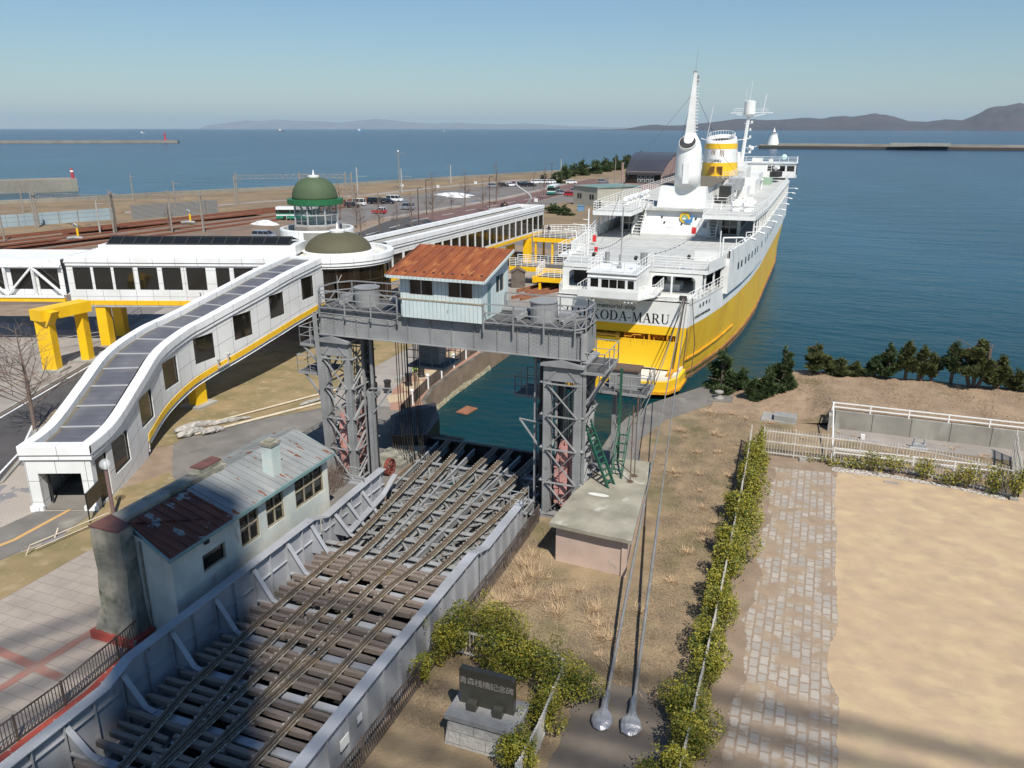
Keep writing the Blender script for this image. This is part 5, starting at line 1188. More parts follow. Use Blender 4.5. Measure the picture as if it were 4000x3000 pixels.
# dome tower
dt = thing("lantern_tower", (-51, 74, 10), "octagonal glass lantern tower under a tall green dome, rising from a white drum", "tower")
DC = (-51.8, 75.0)
mb = MB(); mb.lathe((*DC, 10.1), [(4.0, -2), (4.0, 1.45), (3.95, 1.55), (3.6, 1.55), (3.6, .4)], 40); mb.build("drum", "clad", dt)
mb = MB(); mb.lathe((*DC, 10.5), [(3.55, 0), (2.6, .05)], 32, False); mb.obox((DC[0] + 2.2, DC[1] - 3.0), (1, 0), (0, 1), 1.3, .9, 9.9, 11.5); mb.build("drum_deck", "roof_membrane", dt)
mb = MB(); mb.lathe((*DC, 10.5), [(2.6, 0), (2.6, 1.4), (2.45, 1.5)], 8, a0=R(12), a1=R(372)); mb.build("base", "sidewalk", dt)
mb = MB(); mb.lathe((*DC, 12.0), [(2.38, 0), (2.38, 2.15)], 8, False, a0=R(12), a1=R(372)); mb.build("glazing", "glass_clear", dt)
mb = MB()
for k in range(8):
 a = R(12 + 45 * k); b = R(57 + 45 * k); p = (DC[0] + 2.4 * math.cos(a), DC[1] + 2.4 * math.sin(a)); q = (DC[0] + 2.4 * math.cos(b), DC[1] + 2.4 * math.sin(b))
 mb.bar((*p, 12.0), (*p, 14.2), .13, .13)
 for z in (12.05, 13.1): mb.bar((*p, z), (*q, z), .1, .1)
 m_ = ((p[0] + q[0]) / 2, (p[1] + q[1]) / 2); mb.bar((*m_, 12.0), (*m_, 14.2), .05, .05)
mb.build("glazing_bar", "alu", dt)
mb = MB()
for k in range(8): a = R(20 + 45 * k); mb.bar((DC[0] + .5 * math.cos(a), DC[1] + .5 * math.sin(a), 12.0), (DC[0] + 1.9 * math.cos(a), DC[1] + 1.9 * math.sin(a), 14.1), .12, .1)
mb.tube((*DC, 12.0), (*DC, 13.6), .3, 10); mb.build("inner_frame", "ship_white", dt)
mb = MB(); mb.lathe((*DC, 14.1), [(2.5, 0), (2.95, .1), (2.95, .62), (2.4, .66)], 24)
for k in range(24): a = R(15 * k); mb.tube((DC[0] + 2.97 * math.cos(a), DC[1] + 2.97 * math.sin(a), 14.2), (DC[0] + 2.97 * math.cos(a), DC[1] + 2.97 * math.sin(a), 14.8), .03, 4)
mb.build("dome_rim", "green_rim", dt)
mb = MB(); mb.lathe((*DC, 14.7), [(2.45 * math.cos(R(a)) ** .75, 2.3 * math.sin(R(a))) for a in range(0, 84, 6)], 40); mb.build("dome", "green_dome", dt, smooth=True)
mb = MB(); mb.lathe((*DC, 16.9), [(.6, 0), (.64, .2), (.5, .27), (.12, .3), (.06, .8), (.01, .85)], 20); mb.build("finial", "ship_white", dt)
# corridor to the ship
co = thing("ship_corridor", (-43.5, 100, 2), "long white elevated corridor with brown glazing running from the round hall towards the ship", "covered walkway")
C0, C1 = (-43.1, 74.6), (-41.45, 122.0)
ops = [(s_, s_ + w_, 6.75, 8.95) for s_, w_ in [(.3, 1.0), (1.6, 2.1)]]
s_ = 8.6
while s_ < 46: ops.append((s_, s_ + 1.95, 6.75, 8.95)); s_ += 2.3
ops = [(.3, 1.2, 6.6, 8.95), (1.5, 3.5, 6.6, 8.95), (3.9, 5.9, 6.6, 8.95), (6.3, 8.2, 6.75, 8.95)] + ops[2:]
wing(co, C0, C1, 4.3, 10.45, 5.9, ops, mats=("bronze_frame", "glass_brown"), mull=1, roofm="roof_membrane", inner=-.55)
mb = MB(); mb.face([(C1[0], C1[1], 5.9), (C1[0] - 4.3, C1[1] + .15, 5.9), (C1[0] - 4.3, C1[1] + .15, 10.45), (C1[0], C1[1], 10.45)]); mb.build("end_wall", "clad", co)
for y in (86, 100, 115.8):
 for dx in (-.6, -3.4): mb = MB(); mb.obox((-42.2 + dx + (y - 86) * .03, y), (1, 0), (0, 1), .5, .6, 2.0, 5.9); mb.build("pillar", "ylw_steel", co)
# ---------------------------------------------------------------- old workers' house beside the bridge
ho = thing("old_house", (-24.5, 27, 2), "weathered pale house with rusting sheet metal roof and wooden windows beside the rail bridge", "house")
ue = -22.55; RZ = 6.78; EZ = 6.0
Wh = [(1.65, 3.05, 4.22, 5.03), (4.05, 5.35, 4.1, 5.82), (5.88, 7.2, 4.15, 5.78), (8.1, 10.5, 4.12, 5.82)]
mb = MB(); opening_wall(mb, (ue, 21.05), (0, 1), 10.9, 2.0, 5.95, Wh, (1, 0), dep=.12)
gz = lambda u: EZ + (ue - u) * (RZ - EZ) / (24.85 - 22.55)
mb.face([(-25.4, 21.05, 2), (ue, 21.05, 2), (ue, 21.05, 5.95), (-24.85, 21.05, RZ - .05), (-25.4, 21.05, RZ - .05)])
mb.face([(ue, 31.95, 2), (-27.0, 31.95, 2), (-27.0, 31.95, 6.0), (-24.85, 31.95, RZ - .05), (ue, 31.95, 5.95)])
mb.face([(-27.0, 31.95, 2), (-27.0, 27.6, 2), (-27.0, 27.6, 6.0), (-27.0, 31.95, 6.0)]); mb.face([(-27.0, 27.6, 2), (-25.4, 27.6, 2), (-25.4, 27.6, RZ - .2), (-27.0, 27.6, 6.0)])
mb.build("wall", "house_wall", ho)
for i, w_ in enumerate(Wh): window(ho, (ue, 21.05), (0, 1), (1, 0), *w_, mull=[0, 1, 1, 2][i], rows=[1, 2, 2, 2][i], fm="old_wood_frame", dep=.12, fw=.07)
def slab(pts, th=.06):
 mb = MB(); n = len(pts); vs = [tuple(p) for p in pts] + [(p[0], p[1], p[2] - th) for p in pts]
 mb.mesh(vs, [tuple(range(n)), tuple(reversed(range(n, 2 * n)))] + [(i, i + n, (i + 1) % n + n, (i + 1) % n) for i in range(n)]); return mb
mb = slab([(-22.3, 24.6, EZ), (-22.3, 32.3, EZ), (-24.85, 32.6, RZ + .06), (-24.85, 24.6, RZ + .06)])
for k in range(18):
 y = 24.85 + .44 * k; mb.bar((-22.32, y, EZ + .03), (-24.85, y, RZ + .09), .035, .05)
rf = mb.build("roof", "house_roof", ho)
mb = slab([(-27.2, 27.8, EZ), (-24.85, 26.9, RZ + .06), (-24.85, 32.6, RZ + .06), (-27.2, 32.9, EZ)])
for k in range(12):
 y = 27.9 + .44 * k; mb.bar((-27.2, y, EZ + .03), (-24.85, y, RZ + .09), .035, .05)
mb.build("roof", "house_roof", ho)
mb = slab([(-22.28, 20.75, EZ - .01), (-22.28, 24.6, EZ - .01), (-24.85, 24.6, RZ + .05), (-24.85, 21.3, RZ + .05), (-25.1, 21.4, RZ)])
for k in range(9):
 y = 20.95 + .44 * k; mb.bar((-22.3, y, EZ + .03), (-24.8, y + (.4 if k == 0 else 0), RZ + .08), .04, .05)
mb.build("roof", "house_roof_rust", ho)
mb = MB(); mb.bar((-22.27, 20.7, EZ - .1), (-22.27, 32.3, EZ - .1), .06, .16); mb.bar((-22.27, 20.72, EZ - .08), (-24.95, 21.35, RZ - .05), .06, .16); mb.bar((-22.27, 32.3, EZ - .08), (-24.85, 32.62, RZ - .02), .05, .14)
mb.build("fascia", "teal_trim", ho)
mb = MB(); mb.box(-23.55, -22.95, 28.2, 28.85, 6.1, 7.75); ch = mb.build("chimney", "mint_wall", ho)
mb = MB(); mb.box(-23.6, -22.9, 28.15, 28.9, 7.75, 7.9); mb.box(-23.45, -23.05, 28.3, 28.75, 7.9, 7.98); mb.build("chimney_cap", "conc_roof", ch)
mb = MB(); mb.box(-22.5, -22.42, 22.85, 23.1, 5.5, 5.85); mb.build("vent_box", "ship_dark", ho)
mb = MB()
for y, x in ((21.03, -24.0), (21.03, -24.35)): mb.tube((x, y - .04, 2), (x, y - .04, 6.3), .045, 6)
mb.build("drainpipe", "old_concrete", ho)
# thick rough concrete wall on its left
cw = thing("concrete_wall", (-25.2, 21, 2), "thick rough concrete wall end with red painted plinth and top, at the left of the old house", "wall")
mb = MB(); r = random.Random(9); prof = [(2.35, .55, .35), (2.9, .28, .16), (3.4, .12, .06), (4.2, .04, .02), (5.0, -.02, 0), (6.0, 0, .03), (6.98, .02, 0)]
rows = []
for z, ex, ey in prof:
 rows.append([]); x0, x1, x2, y0 = -25.78 - ex * .5, -24.25 + ex * .25, -25.0, 20.35 - ey
 C_ = [(x0, y0), (x1, y0), (x1, 21.0), (x2, 21.15), (x2, 27.2), (x0, 27.2)]; K_ = [8, 3, 2, 6, 1, 6]
 for (p, q), k_ in zip(zip(C_, C_[1:] + C_[:1]), K_):
  for k in range(k_): rows[-1].append((p[0] + (q[0] - p[0]) * k / k_ + r.uniform(-.035, .035), p[1] + (q[1] - p[1]) * k / k_ + r.uniform(-.035, .035), z))
n = len(rows[0]); vs = [p for q in rows for p in q]
mb.mesh(vs, [(j * n + i, j * n + (i + 1) % n, (j + 1) * n + (i + 1) % n, (j + 1) * n + i) for j in range(len(rows) - 1) for i in range(n)] + [tuple(range((len(rows) - 1) * n, len(rows) * n))])
mb.build("body", "old_concrete", cw)
mb = MB(); mb.box(-26.2, -23.85, 19.85, 21.0, 2.0, 2.38); mb.build("plinth", "red_paint", cw)
mb = MB(); mb.prism([(-25.8, 20.32), (-24.25, 20.32), (-24.3, 20.95), (-25.0, 21.2), (-25.75, 21.4)], 6.97, 7.03); mb.build("cap", "red_brown", cw)
mb = MB(); mb.box(-25.7, -25.05, 25.9, 27.3, 6.95, 7.2); mb.box(-25.1, -24.8, 26.5, 27.2, 6.6, 7.05); mb.build("broken_block", "old_concrete", cw)
mb = MB(); mb.prism([(-25.75, 25.9), (-25.05, 25.9), (-25.05, 27.2), (-25.7, 27.3)], 7.2, 7.26); mb.prism([(-27.1, 24.3), (-26.35, 24.3), (-26.3, 27.0), (-27.0, 27.4)], 5.92, 6.0); mb.build("cap", "red_brown", cw)
# ---------------------------------------------------------------- the museum ferry
UC = -15.5
sh = thing("ferry", (UC, 67, 0), "large white and yellow railway ferry moored stern-on, HAKKODA-MARU across its stern", "ship")
def interp(T, x):
 if x <= T[0][0]: return T[0][1]
 for a, b in zip(T, T[1:]):
  if x <= b[0]: return a[1] + (b[1] - a[1]) * (x - a[0]) / (b[0] - a[0])
 return T[-1][1]
HBD = [(67, 5.75), (69, 6.15), (72, 6.75), (77, 7.5), (84, 8.2), (92, 8.7), (102, 9.0), (155, 9.0), (168, 7.9), (180, 5.6), (190, 2.6), (196, .12)]
HBW = [(67, 4.2), (72, 5.6), (80, 7.2), (90, 8.4), (102, 8.95), (140, 8.95), (155, 8.0), (168, 5.4), (180, 2.7), (191, .1), (196, .05)]
def hb(v, z):
 d = interp(HBD, v); w_ = interp(HBW, v); t = max(0, min(1, z / 5.75)); return w_ + (d - w_) * t ** .7
ST = [67, 68, 69, 70.5, 72, 74, 77, 80, 84, 88, 92, 97, 102, 110, 120, 130, 140, 150, 155, 160, 164, 168, 174, 180, 185, 190, 193, 196]
def hull_band(z0, z1, mat, name, n=3, out=0.0, va=67, vb=196):
 mb = MB(); S_ = [va] + [v for v in ST if va < v < vb] + [vb]
 for k in range(n):
  za, zb_ = z0 + (z1 - z0) * k / n, z0 + (z1 - z0) * (k + 1) / n
  for a, b in zip(S_, S_[1:]):
   for s in (1, -1):
    q = [(UC + s * (hb(a, za) + out), a, za), (UC + s * (hb(b, za) + out), b, za), (UC + s * (hb(b, zb_) + out), b, zb_), (UC + s * (hb(a, zb_) + out), a, zb_)]
    mb.face(q if s > 0 else q[::-1])
 return mb.build(name, mat, sh)
hull_band(-1.5, .35, "rust_hull", "boot_top", 1); hull_band(.35, 5.72, "ship_yellow", "hull", 5);
hull_band(5.72, 7.85, "ship_white", "topside", 2)
for s in (1, -1):
 mb = MB(); pts = [(UC + s * (hb(v, .8) + .05), v, .75 + max(0, (80 - v)) * .02) for v in ST if 68 < v < 175]
 for a, b in zip(pts, pts[1:]): mb.bar(a, b, .22, .18)
 mb.build("rubbing_strake", "rust_hull", sh)
 mb = MB(); pts = [(UC + s * (hb(v, 2.4) + .04), v, 2.4) for v in ST if 68 < v < 88]
 for a, b in zip(pts, pts[1:]): mb.bar(a, b, .18, .16)
 mb.build("rubbing_strake", "ship_orange", sh)
# transom: counter, stern door, recess, name plate
def tr(u, z, d=0): return (u, 67 - d, z)
mb = MB(); h = 5.75
mb.face([tr(UC - 4.3, -1.5), tr(UC + 4.3, -1.5), tr(UC + 4.9, 1.2), tr(UC - 4.9, 1.2)]); mb.face([tr(UC - 5.75, 4.95), tr(UC + 5.75, 4.95), tr(UC + 5.75, 5.72), tr(UC - 5.75, 5.72)])
mb.face([tr(UC - 4.9, 1.2), tr(UC - 4.5, 1.2), tr(UC - 4.9, 4.95), tr(UC - 5.7, 4.95)]); mb.face([tr(UC + 4.5, 1.2), tr(UC + 4.95, 1.2), tr(UC + 5.72, 4.95), tr(UC + 4.9, 4.95)])
mb.build("transom", "ship_yellow", sh)
mb = MB(); mb.box(UC - 5.0, UC + 5.0, 67.7, 67.75, 4.3, 4.95); mb.box(UC - 5.0, UC + 5.0, 67.0, 67.75, 4.28, 4.33)
for k in range(12): mb.box(UC - 4.8 + k * .86, UC - 4.72 + k * .86, 67.2, 67.7, 4.35, 4.95)
mb.tube(tr(UC - 3.0, 4.62, .02), tr(UC - .3, 4.62, .02), .14, 8); mb.tube(tr(UC - .3, 4.62, .05), tr(UC + 0, 4.62, .05), .22, 8)
mb.path([tr(UC + .3, 4.6, .02), tr(UC + 1.0, 4.6, .02), tr(UC + 1.2, 4.8, .02), tr(UC + 1.9, 4.8, .02)], .04, 5)
for u in (UC + 2.6, UC + 4.2, UC - 4.1): mb.box(u - .06, u + .06, 66.9, 67.6, 4.3, 4.9)
mb.build("door_hinge_recess", "ship_orange", sh)
mb = MB(); mb.box(UC - 5.2, UC + 5.15, 66.86, 67.0, 1.9, 4.42); mb.bar(tr(UC - 5.2, 4.4, .1), tr(UC + 5.2, 4.4, .1), .1, .08); mb.cm = 1; r = random.Random(5)
for k in range(26):
 u = UC - 4.5 + r.random() * 8.8; L_ = r.uniform(.2, .75) * (1 if r.random() > .4 else .5); mb.box(u, u + r.uniform(.015, .05), 66.853, 66.858, 4.33 - L_, 4.34)
mb.build("stern_door", ["ship_yellow", "ship_orange"], sh)
# lower working platform and rounded apron
mb = MB(); oc = [(UC - 5.4, 69), (UC - 5.3, 66.2), (UC - 4.6, 64.6), (UC - 2.5, 64.0), (UC + 2.5, 64.0), (UC + 4.6, 64.6), (UC + 5.3, 66.2), (UC + 5.4, 69)]
mb.prism(oc, 1.55, 1.75); mb.build("working_platform", "roof_dirty", sh)
mb = MB(); mb.prism([(UC + (u - UC) * 1.05, v if v > 66 else v - .25) for u, v in oc], .55, 1.54); mb.build("apron", "ship_yellow", sh)
mb = MB();
for a, b in zip(oc, oc[1:]): mb.bar((UC + (a[0] - UC) * 1.06, a[1] - .27, .6), (UC + (b[0] - UC) * 1.06, b[1] - .27, .6), .2, .25)
mb.build("rubbing_strake", "ship_orange", sh)
mb = MB(); mb.box(UC + 4.6, UC + 5.0, 65.2, 66.9, 1.7, 2.1); mb.box(UC + 3.6, UC + 4.3, 64.6, 65.0, .9, 1.4); mb.box(UC + 4.5, UC + 5.2, 66.9, 67.9, 1.75, 2.0); mb.build("fairlead", "ship_orange", sh)
# white upper transom
mb = MB(); zt = 7.95
mb.face([tr(UC - 5.75, 5.72), tr(UC + 5.75, 5.72), tr(UC + 5.85, zt), tr(UC - 5.85, zt)])
mb.box(UC - 5.85, UC + 5.85, 67.0, 67.15, zt - .1, zt + .02)
mb.build("upper_transom", "ship_white", sh)
# serif lettering
def serif(word, u0, z0, H_, total, vpl):
 TH, TN, SR = .15, .055, .045
 def rect(x0, x1, y0, y1): return [(x0, y0), (x1, y0), (x1, y1), (x0, y1)]
 def diag(x0, y0, x1, y1, w): return [(x0 - w / 2, y0), (x0 + w / 2, y0), (x1 + w / 2, y1), (x1 - w / 2, y1)]
 def ser(x, y, w=.30): return rect(x - w / 2, x + w / 2, y, y + SR) if y < .5 else rect(x - w / 2, x + w / 2, y - SR, y)
 def arc(cx, cy, rx, ry, tx, ty, a0, a1, n=14):
  out = []
  for k in range(n):
   a, b = a0 + (a1 - a0) * k / n, a0 + (a1 - a0) * (k + 1) / n
   o = lambda t: (cx + rx * math.cos(t), cy + ry * math.sin(t)); i = lambda t: (cx + (rx - tx) * math.cos(t), cy + (ry - ty) * math.sin(t))
   out.append([i(a), o(a), o(b), i(b)])
  return out
 P2 = math.pi
 G_ = {'H': (.86, [rect(.12, .12 + TH, 0, 1), rect(.60, .60 + TH, 0, 1), rect(.2, .65, .48, .48 + TN), ser(.195, 0), ser(.195, 1), ser(.675, 0), ser(.675, 1)]),
  'A': (.84, [diag(.12, 0, .42, 1, TN + .01), diag(.70, 0, .42, 1, TH + .02), rect(.22, .60, .32, .32 + TN), ser(.12, 0, .26), ser(.70, 0, .30)]),
  'K': (.86, [rect(.12, .12 + TH, 0, 1), diag(.24, .42, .68, 1, TN + .02), diag(.70, 0, .36, .56, TH + .03), ser(.195, 0), ser(.195, 1), ser(.68, 1, .24), ser(.72, 0, .28)]),
  'O': (.92, arc(.46, .5, .42, .52, TH + .02, TN, 0, 2 * P2, 28)),
  'D': (.90, [rect(.12, .12 + TH, 0, 1), rect(.06, .4, 0, TN), rect(.06, .4, 1 - TN, 1)] + arc(.38, .5, .44, .5, TH + .02, TN, -P2 / 2, P2 / 2)),
  '-': (.42, [rect(.04, .38, .32, .32 + .08)]),
  'M': (1.04, [rect(.13, .13 + TN, 0, 1), rect(.76, .76 + TH, 0, 1), diag(.20, 1, .48, 0, TH), diag(.50, 0, .80, 1, TN), ser(.15, 0, .24), ser(.13, 1, .2), ser(.835, 0), ser(.88, 1, .22)]),
  'R': (.86, [rect(.12, .12 + TH, 0, 1), rect(.06, .4, 1 - TN, 1), rect(.2, .4, .46, .46 + TN), diag(.70, 0, .40, .5, TH + .02), ser(.195, 0), ser(.74, 0, .2)] + arc(.38, .73, .28, .27, TH, TN, -P2 / 2, P2 / 2)),
  'U': (.86, [rect(.12, .12 + TH, .3, 1), rect(.66, .66 + TN, .3, 1), ser(.195, 1), ser(.69, 1, .26)] + arc(.42, .32, .30, .33, TH * .8, TN + .02, P2, 2 * P2))}
 W = sum(G_[c][0] for c in word); k = total / W; x = u0; mb = MB()
 for c in word:
  w_, ps = G_[c]
  for p in ps:
   f_ = [(x + a * k, z0 + b * H_) for a, b in p]
   ar = sum(f_[i][0] * f_[(i + 1) % 4][1] - f_[(i + 1) % 4][0] * f_[i][1] for i in range(4))
   if ar < 0: f_ = f_[::-1]
   mb.face([(a, vpl, b) for a, b in f_])
  x += w_ * k
 return mb
serif("HAKKODA-MARU", -20.55, 5.93, .86, 9.35, 66.985).build("name_lettering", "letter_black", sh)
lettering("memorial-ship", .60, "letter_black", sh, (-15.95, 66.98, 7.18), (1, 0, 0), (0, 0, 1), name="name_lettering", ext=.012)
sx_, sv = UC + hb(70.5, 6.8) + .03, 70.6
dv_ = Vector((hb(73, 6.6) - hb(68, 6.6), 5, 0)).normalized()
lettering("丸　田　甲　八", .42, "letter_black", sh, (UC + hb(71.2, 7) + .04, 71.2, 7.15), dv_, (0, 0, 1), name="name_lettering", ext=.01)
lettering("HAKKODA MARU MEMORIAL", .32, "letter_black", sh, (UC + hb(70.8, 6.3) + .04, 70.8, 6.3), dv_, (0, 0, 1), name="name_lettering", ext=.01)
# decks and side plating
def deckpts(z_hb, va, vb, inset=0.0, vs=None):
 S_ = [va] + [v for v in ST if va < v < vb] + [vb]
 return [(UC + hb(v, 8) - inset, v) for v in S_] + [(UC - hb(v, 8) + inset, v) for v in reversed(S_)]
mb = MB(); mb.prism(deckpts(8, 67.1, 194), 7.6, 7.7); mb.build("mooring_deck", "deck_grey", sh)
mb = MB(); mb.prism(deckpts(8, 71.2, 160), 9.78, 10.0); mb.build("poop_deck", "deck_grey", sh)
mb = MB(); PD = [(UC + hb(v, 8) + .04, v, 9.86) for v in ST if 71 < v < 90]; PD = [(UC + 6.6, 71.15, 9.86)] + PD
for s in (1, -1):
 q = [(UC + s * (p[0] - UC), p[1], p[2]) for p in PD]
 for a, b in zip(q, q[1:]): mb.bar(a, b, .10, .34)
mb.bar((UC - 6.6, 71.15, 9.86), (UC + 6.6, 71.15, 9.86), .10, .34); mb.build("deck_edge", "ship_white", sh)
for s, va in ((1, 77), (-1, 77)):
 mb = MB(); S_ = [va] + [v for v in ST if va < v < 168] + [168]
 for a, b in zip(S_, S_[1:]):
  for (o0, z0, o1, z1) in ((.0, 6.9, .38, 7.0), (.38, 7.0, .38, 11.05), (.38, 11.05, .2, 11.05), (.2, 11.05, .2, 9.9)):
   q = [(UC + s * (hb(a, 8) + o0), a, z0), (UC + s * (hb(b, 8) + o0), b, z0), (UC + s * (hb(b, 8) + o1), b, z1), (UC + s * (hb(a, 8) + o1), a, z1)]
   mb.face(q if s > 0 else q[::-1])
 mb.mesh([(UC + s * (hb(va, 8) - .3), va, 7.0), (UC + s * (hb(va, 8) + .38), va, 7.0), (UC + s * (hb(va, 8) + .38), va, 10.35), (UC + s * (hb(va, 8) - .3), va, 10.35)], [(0, 1, 2, 3)])
 mb.build("side_plating", "ship_white", sh)
mb = MB(); mb.box(-21.0, -8.7, 78.9, 79.0, 7.7, 9.78); mb.build("aft_bulkhead", "ship_dark", sh)  # near-black colour paints in the shade under the covered mooring deck
mb = MB()
for v in (81, 82.6, 84.8, 87, 89.2, 91.4, 93.6, 98, 102, 106, 110, 114, 118):
 x = UC + hb(v, 8) + .40; x2 = UC + hb(v + .7, 8) + .40; mb.mesh([(x, v, 8.7), (x2, v + .7, 8.7), (x2, v + .7, 9.4), (x, v, 9.4)], [(0, 1, 2, 3)])
mb.build("side_window", "glass_dark", sh)
mb = MB(); r = random.Random(99)
for k in range(70):
 v = r.uniform(68, 150); z1 = r.choice((5.7, 5.7, 4.8, 3.2)) - r.random() * .3; L_ = r.uniform(.3, 1.6); w_ = r.uniform(.03, .09); z0 = z1 - L_
 mb.mesh([(UC + hb(v, z1) + .012, v, z1), (UC + hb(v + w_, z1) + .012, v + w_, z1), (UC + hb(v + w_ * .7, z0) + .012, v + w_ * .7, z0), (UC + hb(v + w_ * .3, z0) + .012, v + w_ * .3, z0)], [(0, 3, 2, 1)][::1])
for v in (76, 88, 100, 112, 124, 136):
 mb.bar((UC + hb(v, 5.6) + .0, v, 5.6), (UC + hb(v, 1) + .0, v, 1.0), .05, .03)
mb.build("rust_run", "rust_run", sh)
# stern opening wall
wv = 70.2
mb = MB(); P_ = opening_wall(mb, (UC - 6.4, wv), (1, 0), 12.8, 7.7, 9.78, [(8.35, 12.2, 7.95, 9.55), (.6, 2.9, 7.95, 9.6)], (0, -1), dep=.15)
for (u0, u1, z0, z1) in ((UC + 1.95, UC + 5.8, 7.95, 9.55), (UC - 5.8, UC - 3.5, 7.95, 9.6)):
 for cx, cz, sx__, sz in ((u0, z0, 1, 1), (u1, z0, -1, 1), (u0, z1, 1, -1), (u1, z1, -1, -1)):
  pts = [(cx, wv - .003, cz)] + [(cx + sx__ * .42 * (1 - math.sin(R(a))), wv - .003, cz + sz * .42 * (1 - math.cos(R(a)))) for a in range(0, 91, 15)]
  for a, b in zip(pts[1:], pts[2:]): mb.face([pts[0], a, b] if sx__ * sz < 0 else [pts[0], b, a])
mb.build("stern_screen", "ship_white", sh)
mb = MB(); mb.box(UC + 3.65, UC + 3.8, wv + .0, wv + .15, 7.95, 9.55); mb.tube((UC + 1.9, 67.3, 8.25), (UC + 5.6, 67.3, 8.25), .05, 6)
for u in (UC + 2.6, UC + 4.0, UC + 5.3): mb.tube((u, 67.3, 7.8), (u, 67.3, 8.25), .04, 5)
for v in (71.4, 74, 76.5): mb.box(UC + hb(v, 8) - .25, UC + hb(v, 8) - .1, v, v + .15, 7.7, 9.8)
mb.build("stanchion", "ship_white", sh)
mb = MB(); mb.tube((UC + 5.6, 73.5, 7.7), (UC + 5.6, 73.5, 8.7), .45, 12); mb.tube((UC + 5.6, 73.5, 8.7), (UC + 5.6, 73.5, 8.95), .6, 12); mb.box(UC + 2.2, UC + 4, 73, 75, 7.7, 8.3); mb.tube((UC + 3, 74, 8.3), (UC + 3, 74, 9.0), .4, 10); mb.build("winch", "ship_white", sh)
mb = MB(); mb.rail([(UC + hb(v, 8) - .05, v, 7.8) for v in (67.1, 69, 72, 75, 77)], .95, 3, 1.1, .028); mb.rail([(UC - hb(v, 8) + .05, v, 7.8) for v in (67.1, 69, 72, 75, 77)], .95, 3, 1.1, .028); mb.rail([(UC - 5.7, 67.1, 7.9), (UC - 2.8, 67.1, 7.9)], .5, 1, 1, .03); mb.build("railing", "ship_rail", sh)
# docking bridge box on the stern
bx0, bx1, bv0, bv1 = -17.95, -13.75, 64.6, 70.0
mb = MB(); mb.prism([(bx0 - .75, bv0 - .35), (bx1 + .25, bv0 - .35), (bx1 + 1.3, bv0 + 1.6), (bx1 + 1.3, wv), (bx0 - .75, wv)], 8.35, 8.5)
db = mb.build("docking_bridge", "ship_white", sh)
mb = MB(); W_L = [(.25, .95, 9.22, 9.95), (1.2, 1.85, 9.2, 9.93), (1.89, 2.55, 9.2, 9.93), (2.59, 3.25, 9.2, 9.93), (3.45, 4.0, 9.2, 9.93)]
opening_wall(mb, (bx0, bv0), (1, 0), bx1 - bx0, 8.5, 10.45, W_L, (0, -1), dep=.1); opening_wall(mb, (bx1, bv0), (0, 1), bv1 - bv0, 8.5, 10.45, [(.7, 1.2, 8.9, 10.0), (1.6, 2.1, 8.9, 10.0)], (1, 0), dep=.1); opening_wall(mb, (bx0, bv1), (0, -1), bv1 - bv0, 8.5, 10.45, [], (-1, 0))
mb.box(bx0 - .08, bx1 + .08, bv0 - .12, bv1, 10.42, 10.52); mb.box(bx0 - .03, bx1 + .03, bv0 - .06, bv0 - .002, 10.05, 10.12); mb.build("wall", "ship_white", db)
mb = MB(); mb.face([(bx0 + .2, bv0 + .09, 9.15), (bx1 - .15, bv0 + .09, 9.15), (bx1 - .15, bv0 + .09, 10), (bx0 + .2, bv0 + .09, 10)]); mb.face([(bx1 - .09, bv0 + .6, 8.8), (bx1 - .09, bv0 + 2.2, 8.8), (bx1 - .09, bv0 + 2.2, 10.1), (bx1 - .09, bv0 + .6, 10.1)]); mb.build("pane", "glass_dark", db)
mb = MB(); mb.box(bx0 - .75, bx1 + .25, bv0 - .38, bv0 - .33, 8.42, 9.05); mb.build("bulwark", "ship_white", db)
mb = MB(); mb.rail([(bx1 + .25, bv0 - .35, 8.5), (bx1 + 1.3, bv0 + 1.6, 8.5), (bx1 + 1.3, wv - .3, 8.5)], .95, 3, .7, .03); mb.rail([(bx0 - .75, wv, 8.5), (bx0 - .75, bv0 - .3, 8.5)], .95, 3, .8, .03)
mb.rail([(bx0, 71, 10.5), (bx0, bv0, 10.5), (bx1, bv0, 10.5), (bx1, 71, 10.5)], .95, 3, 1.0, .03); mb.build("railing", "ship_rail", db)
mb = MB()
for u in (-17.9, -17.6, -17.3, -14.6, -14.3, -14.0): mb.lathe((u, bv0 - .1, 8.12), [(.02, .1), (.05, .05), (.13, 0)], 8); mb.tube((u, bv0 + .2, 8.2), (u, bv0 - .25, 8.15), .09, 8)
for k in range(4): mb.bar((bx0 + k * 1.3, bv0 + .2, 8.33), (bx0 + k * 1.3, 67.0, 7.5), .12, .12)
mb.build("bracket", "ship_rail", db)
mb = MB(); mb.tube((-16.1, 68.3, 10.5), (-16.1, 68.3, 11.5), .09, 6); mb.tube((-15.75, 67.2, 10.5), (-15.95, 68.2, 15.6), .05, 6); mb.tube((-15.8, 67.0, 10.5), (-15.8, 67.0, 10.8), .2, 8); mb.tube((-14.2, 69.4, 10.5), (-14.2, 69.4, 11.6), .32, 10); mb.tube((-17.5, 69.4, 10.5), (-17.5, 69.4, 11.5), .22, 8)
mb.build("mast", "gsteel", db)
mb = MB()
for u, v, z in ((-18.0, 66.5, 11.6), (-14.3, 66.4, 11.5), (-10.6, 71.3, 11.1)): mb.tube((u, v, z), (u, v + .25, z + .12), .16, 8)
mb.build("floodlight", "ship_dark", sh)
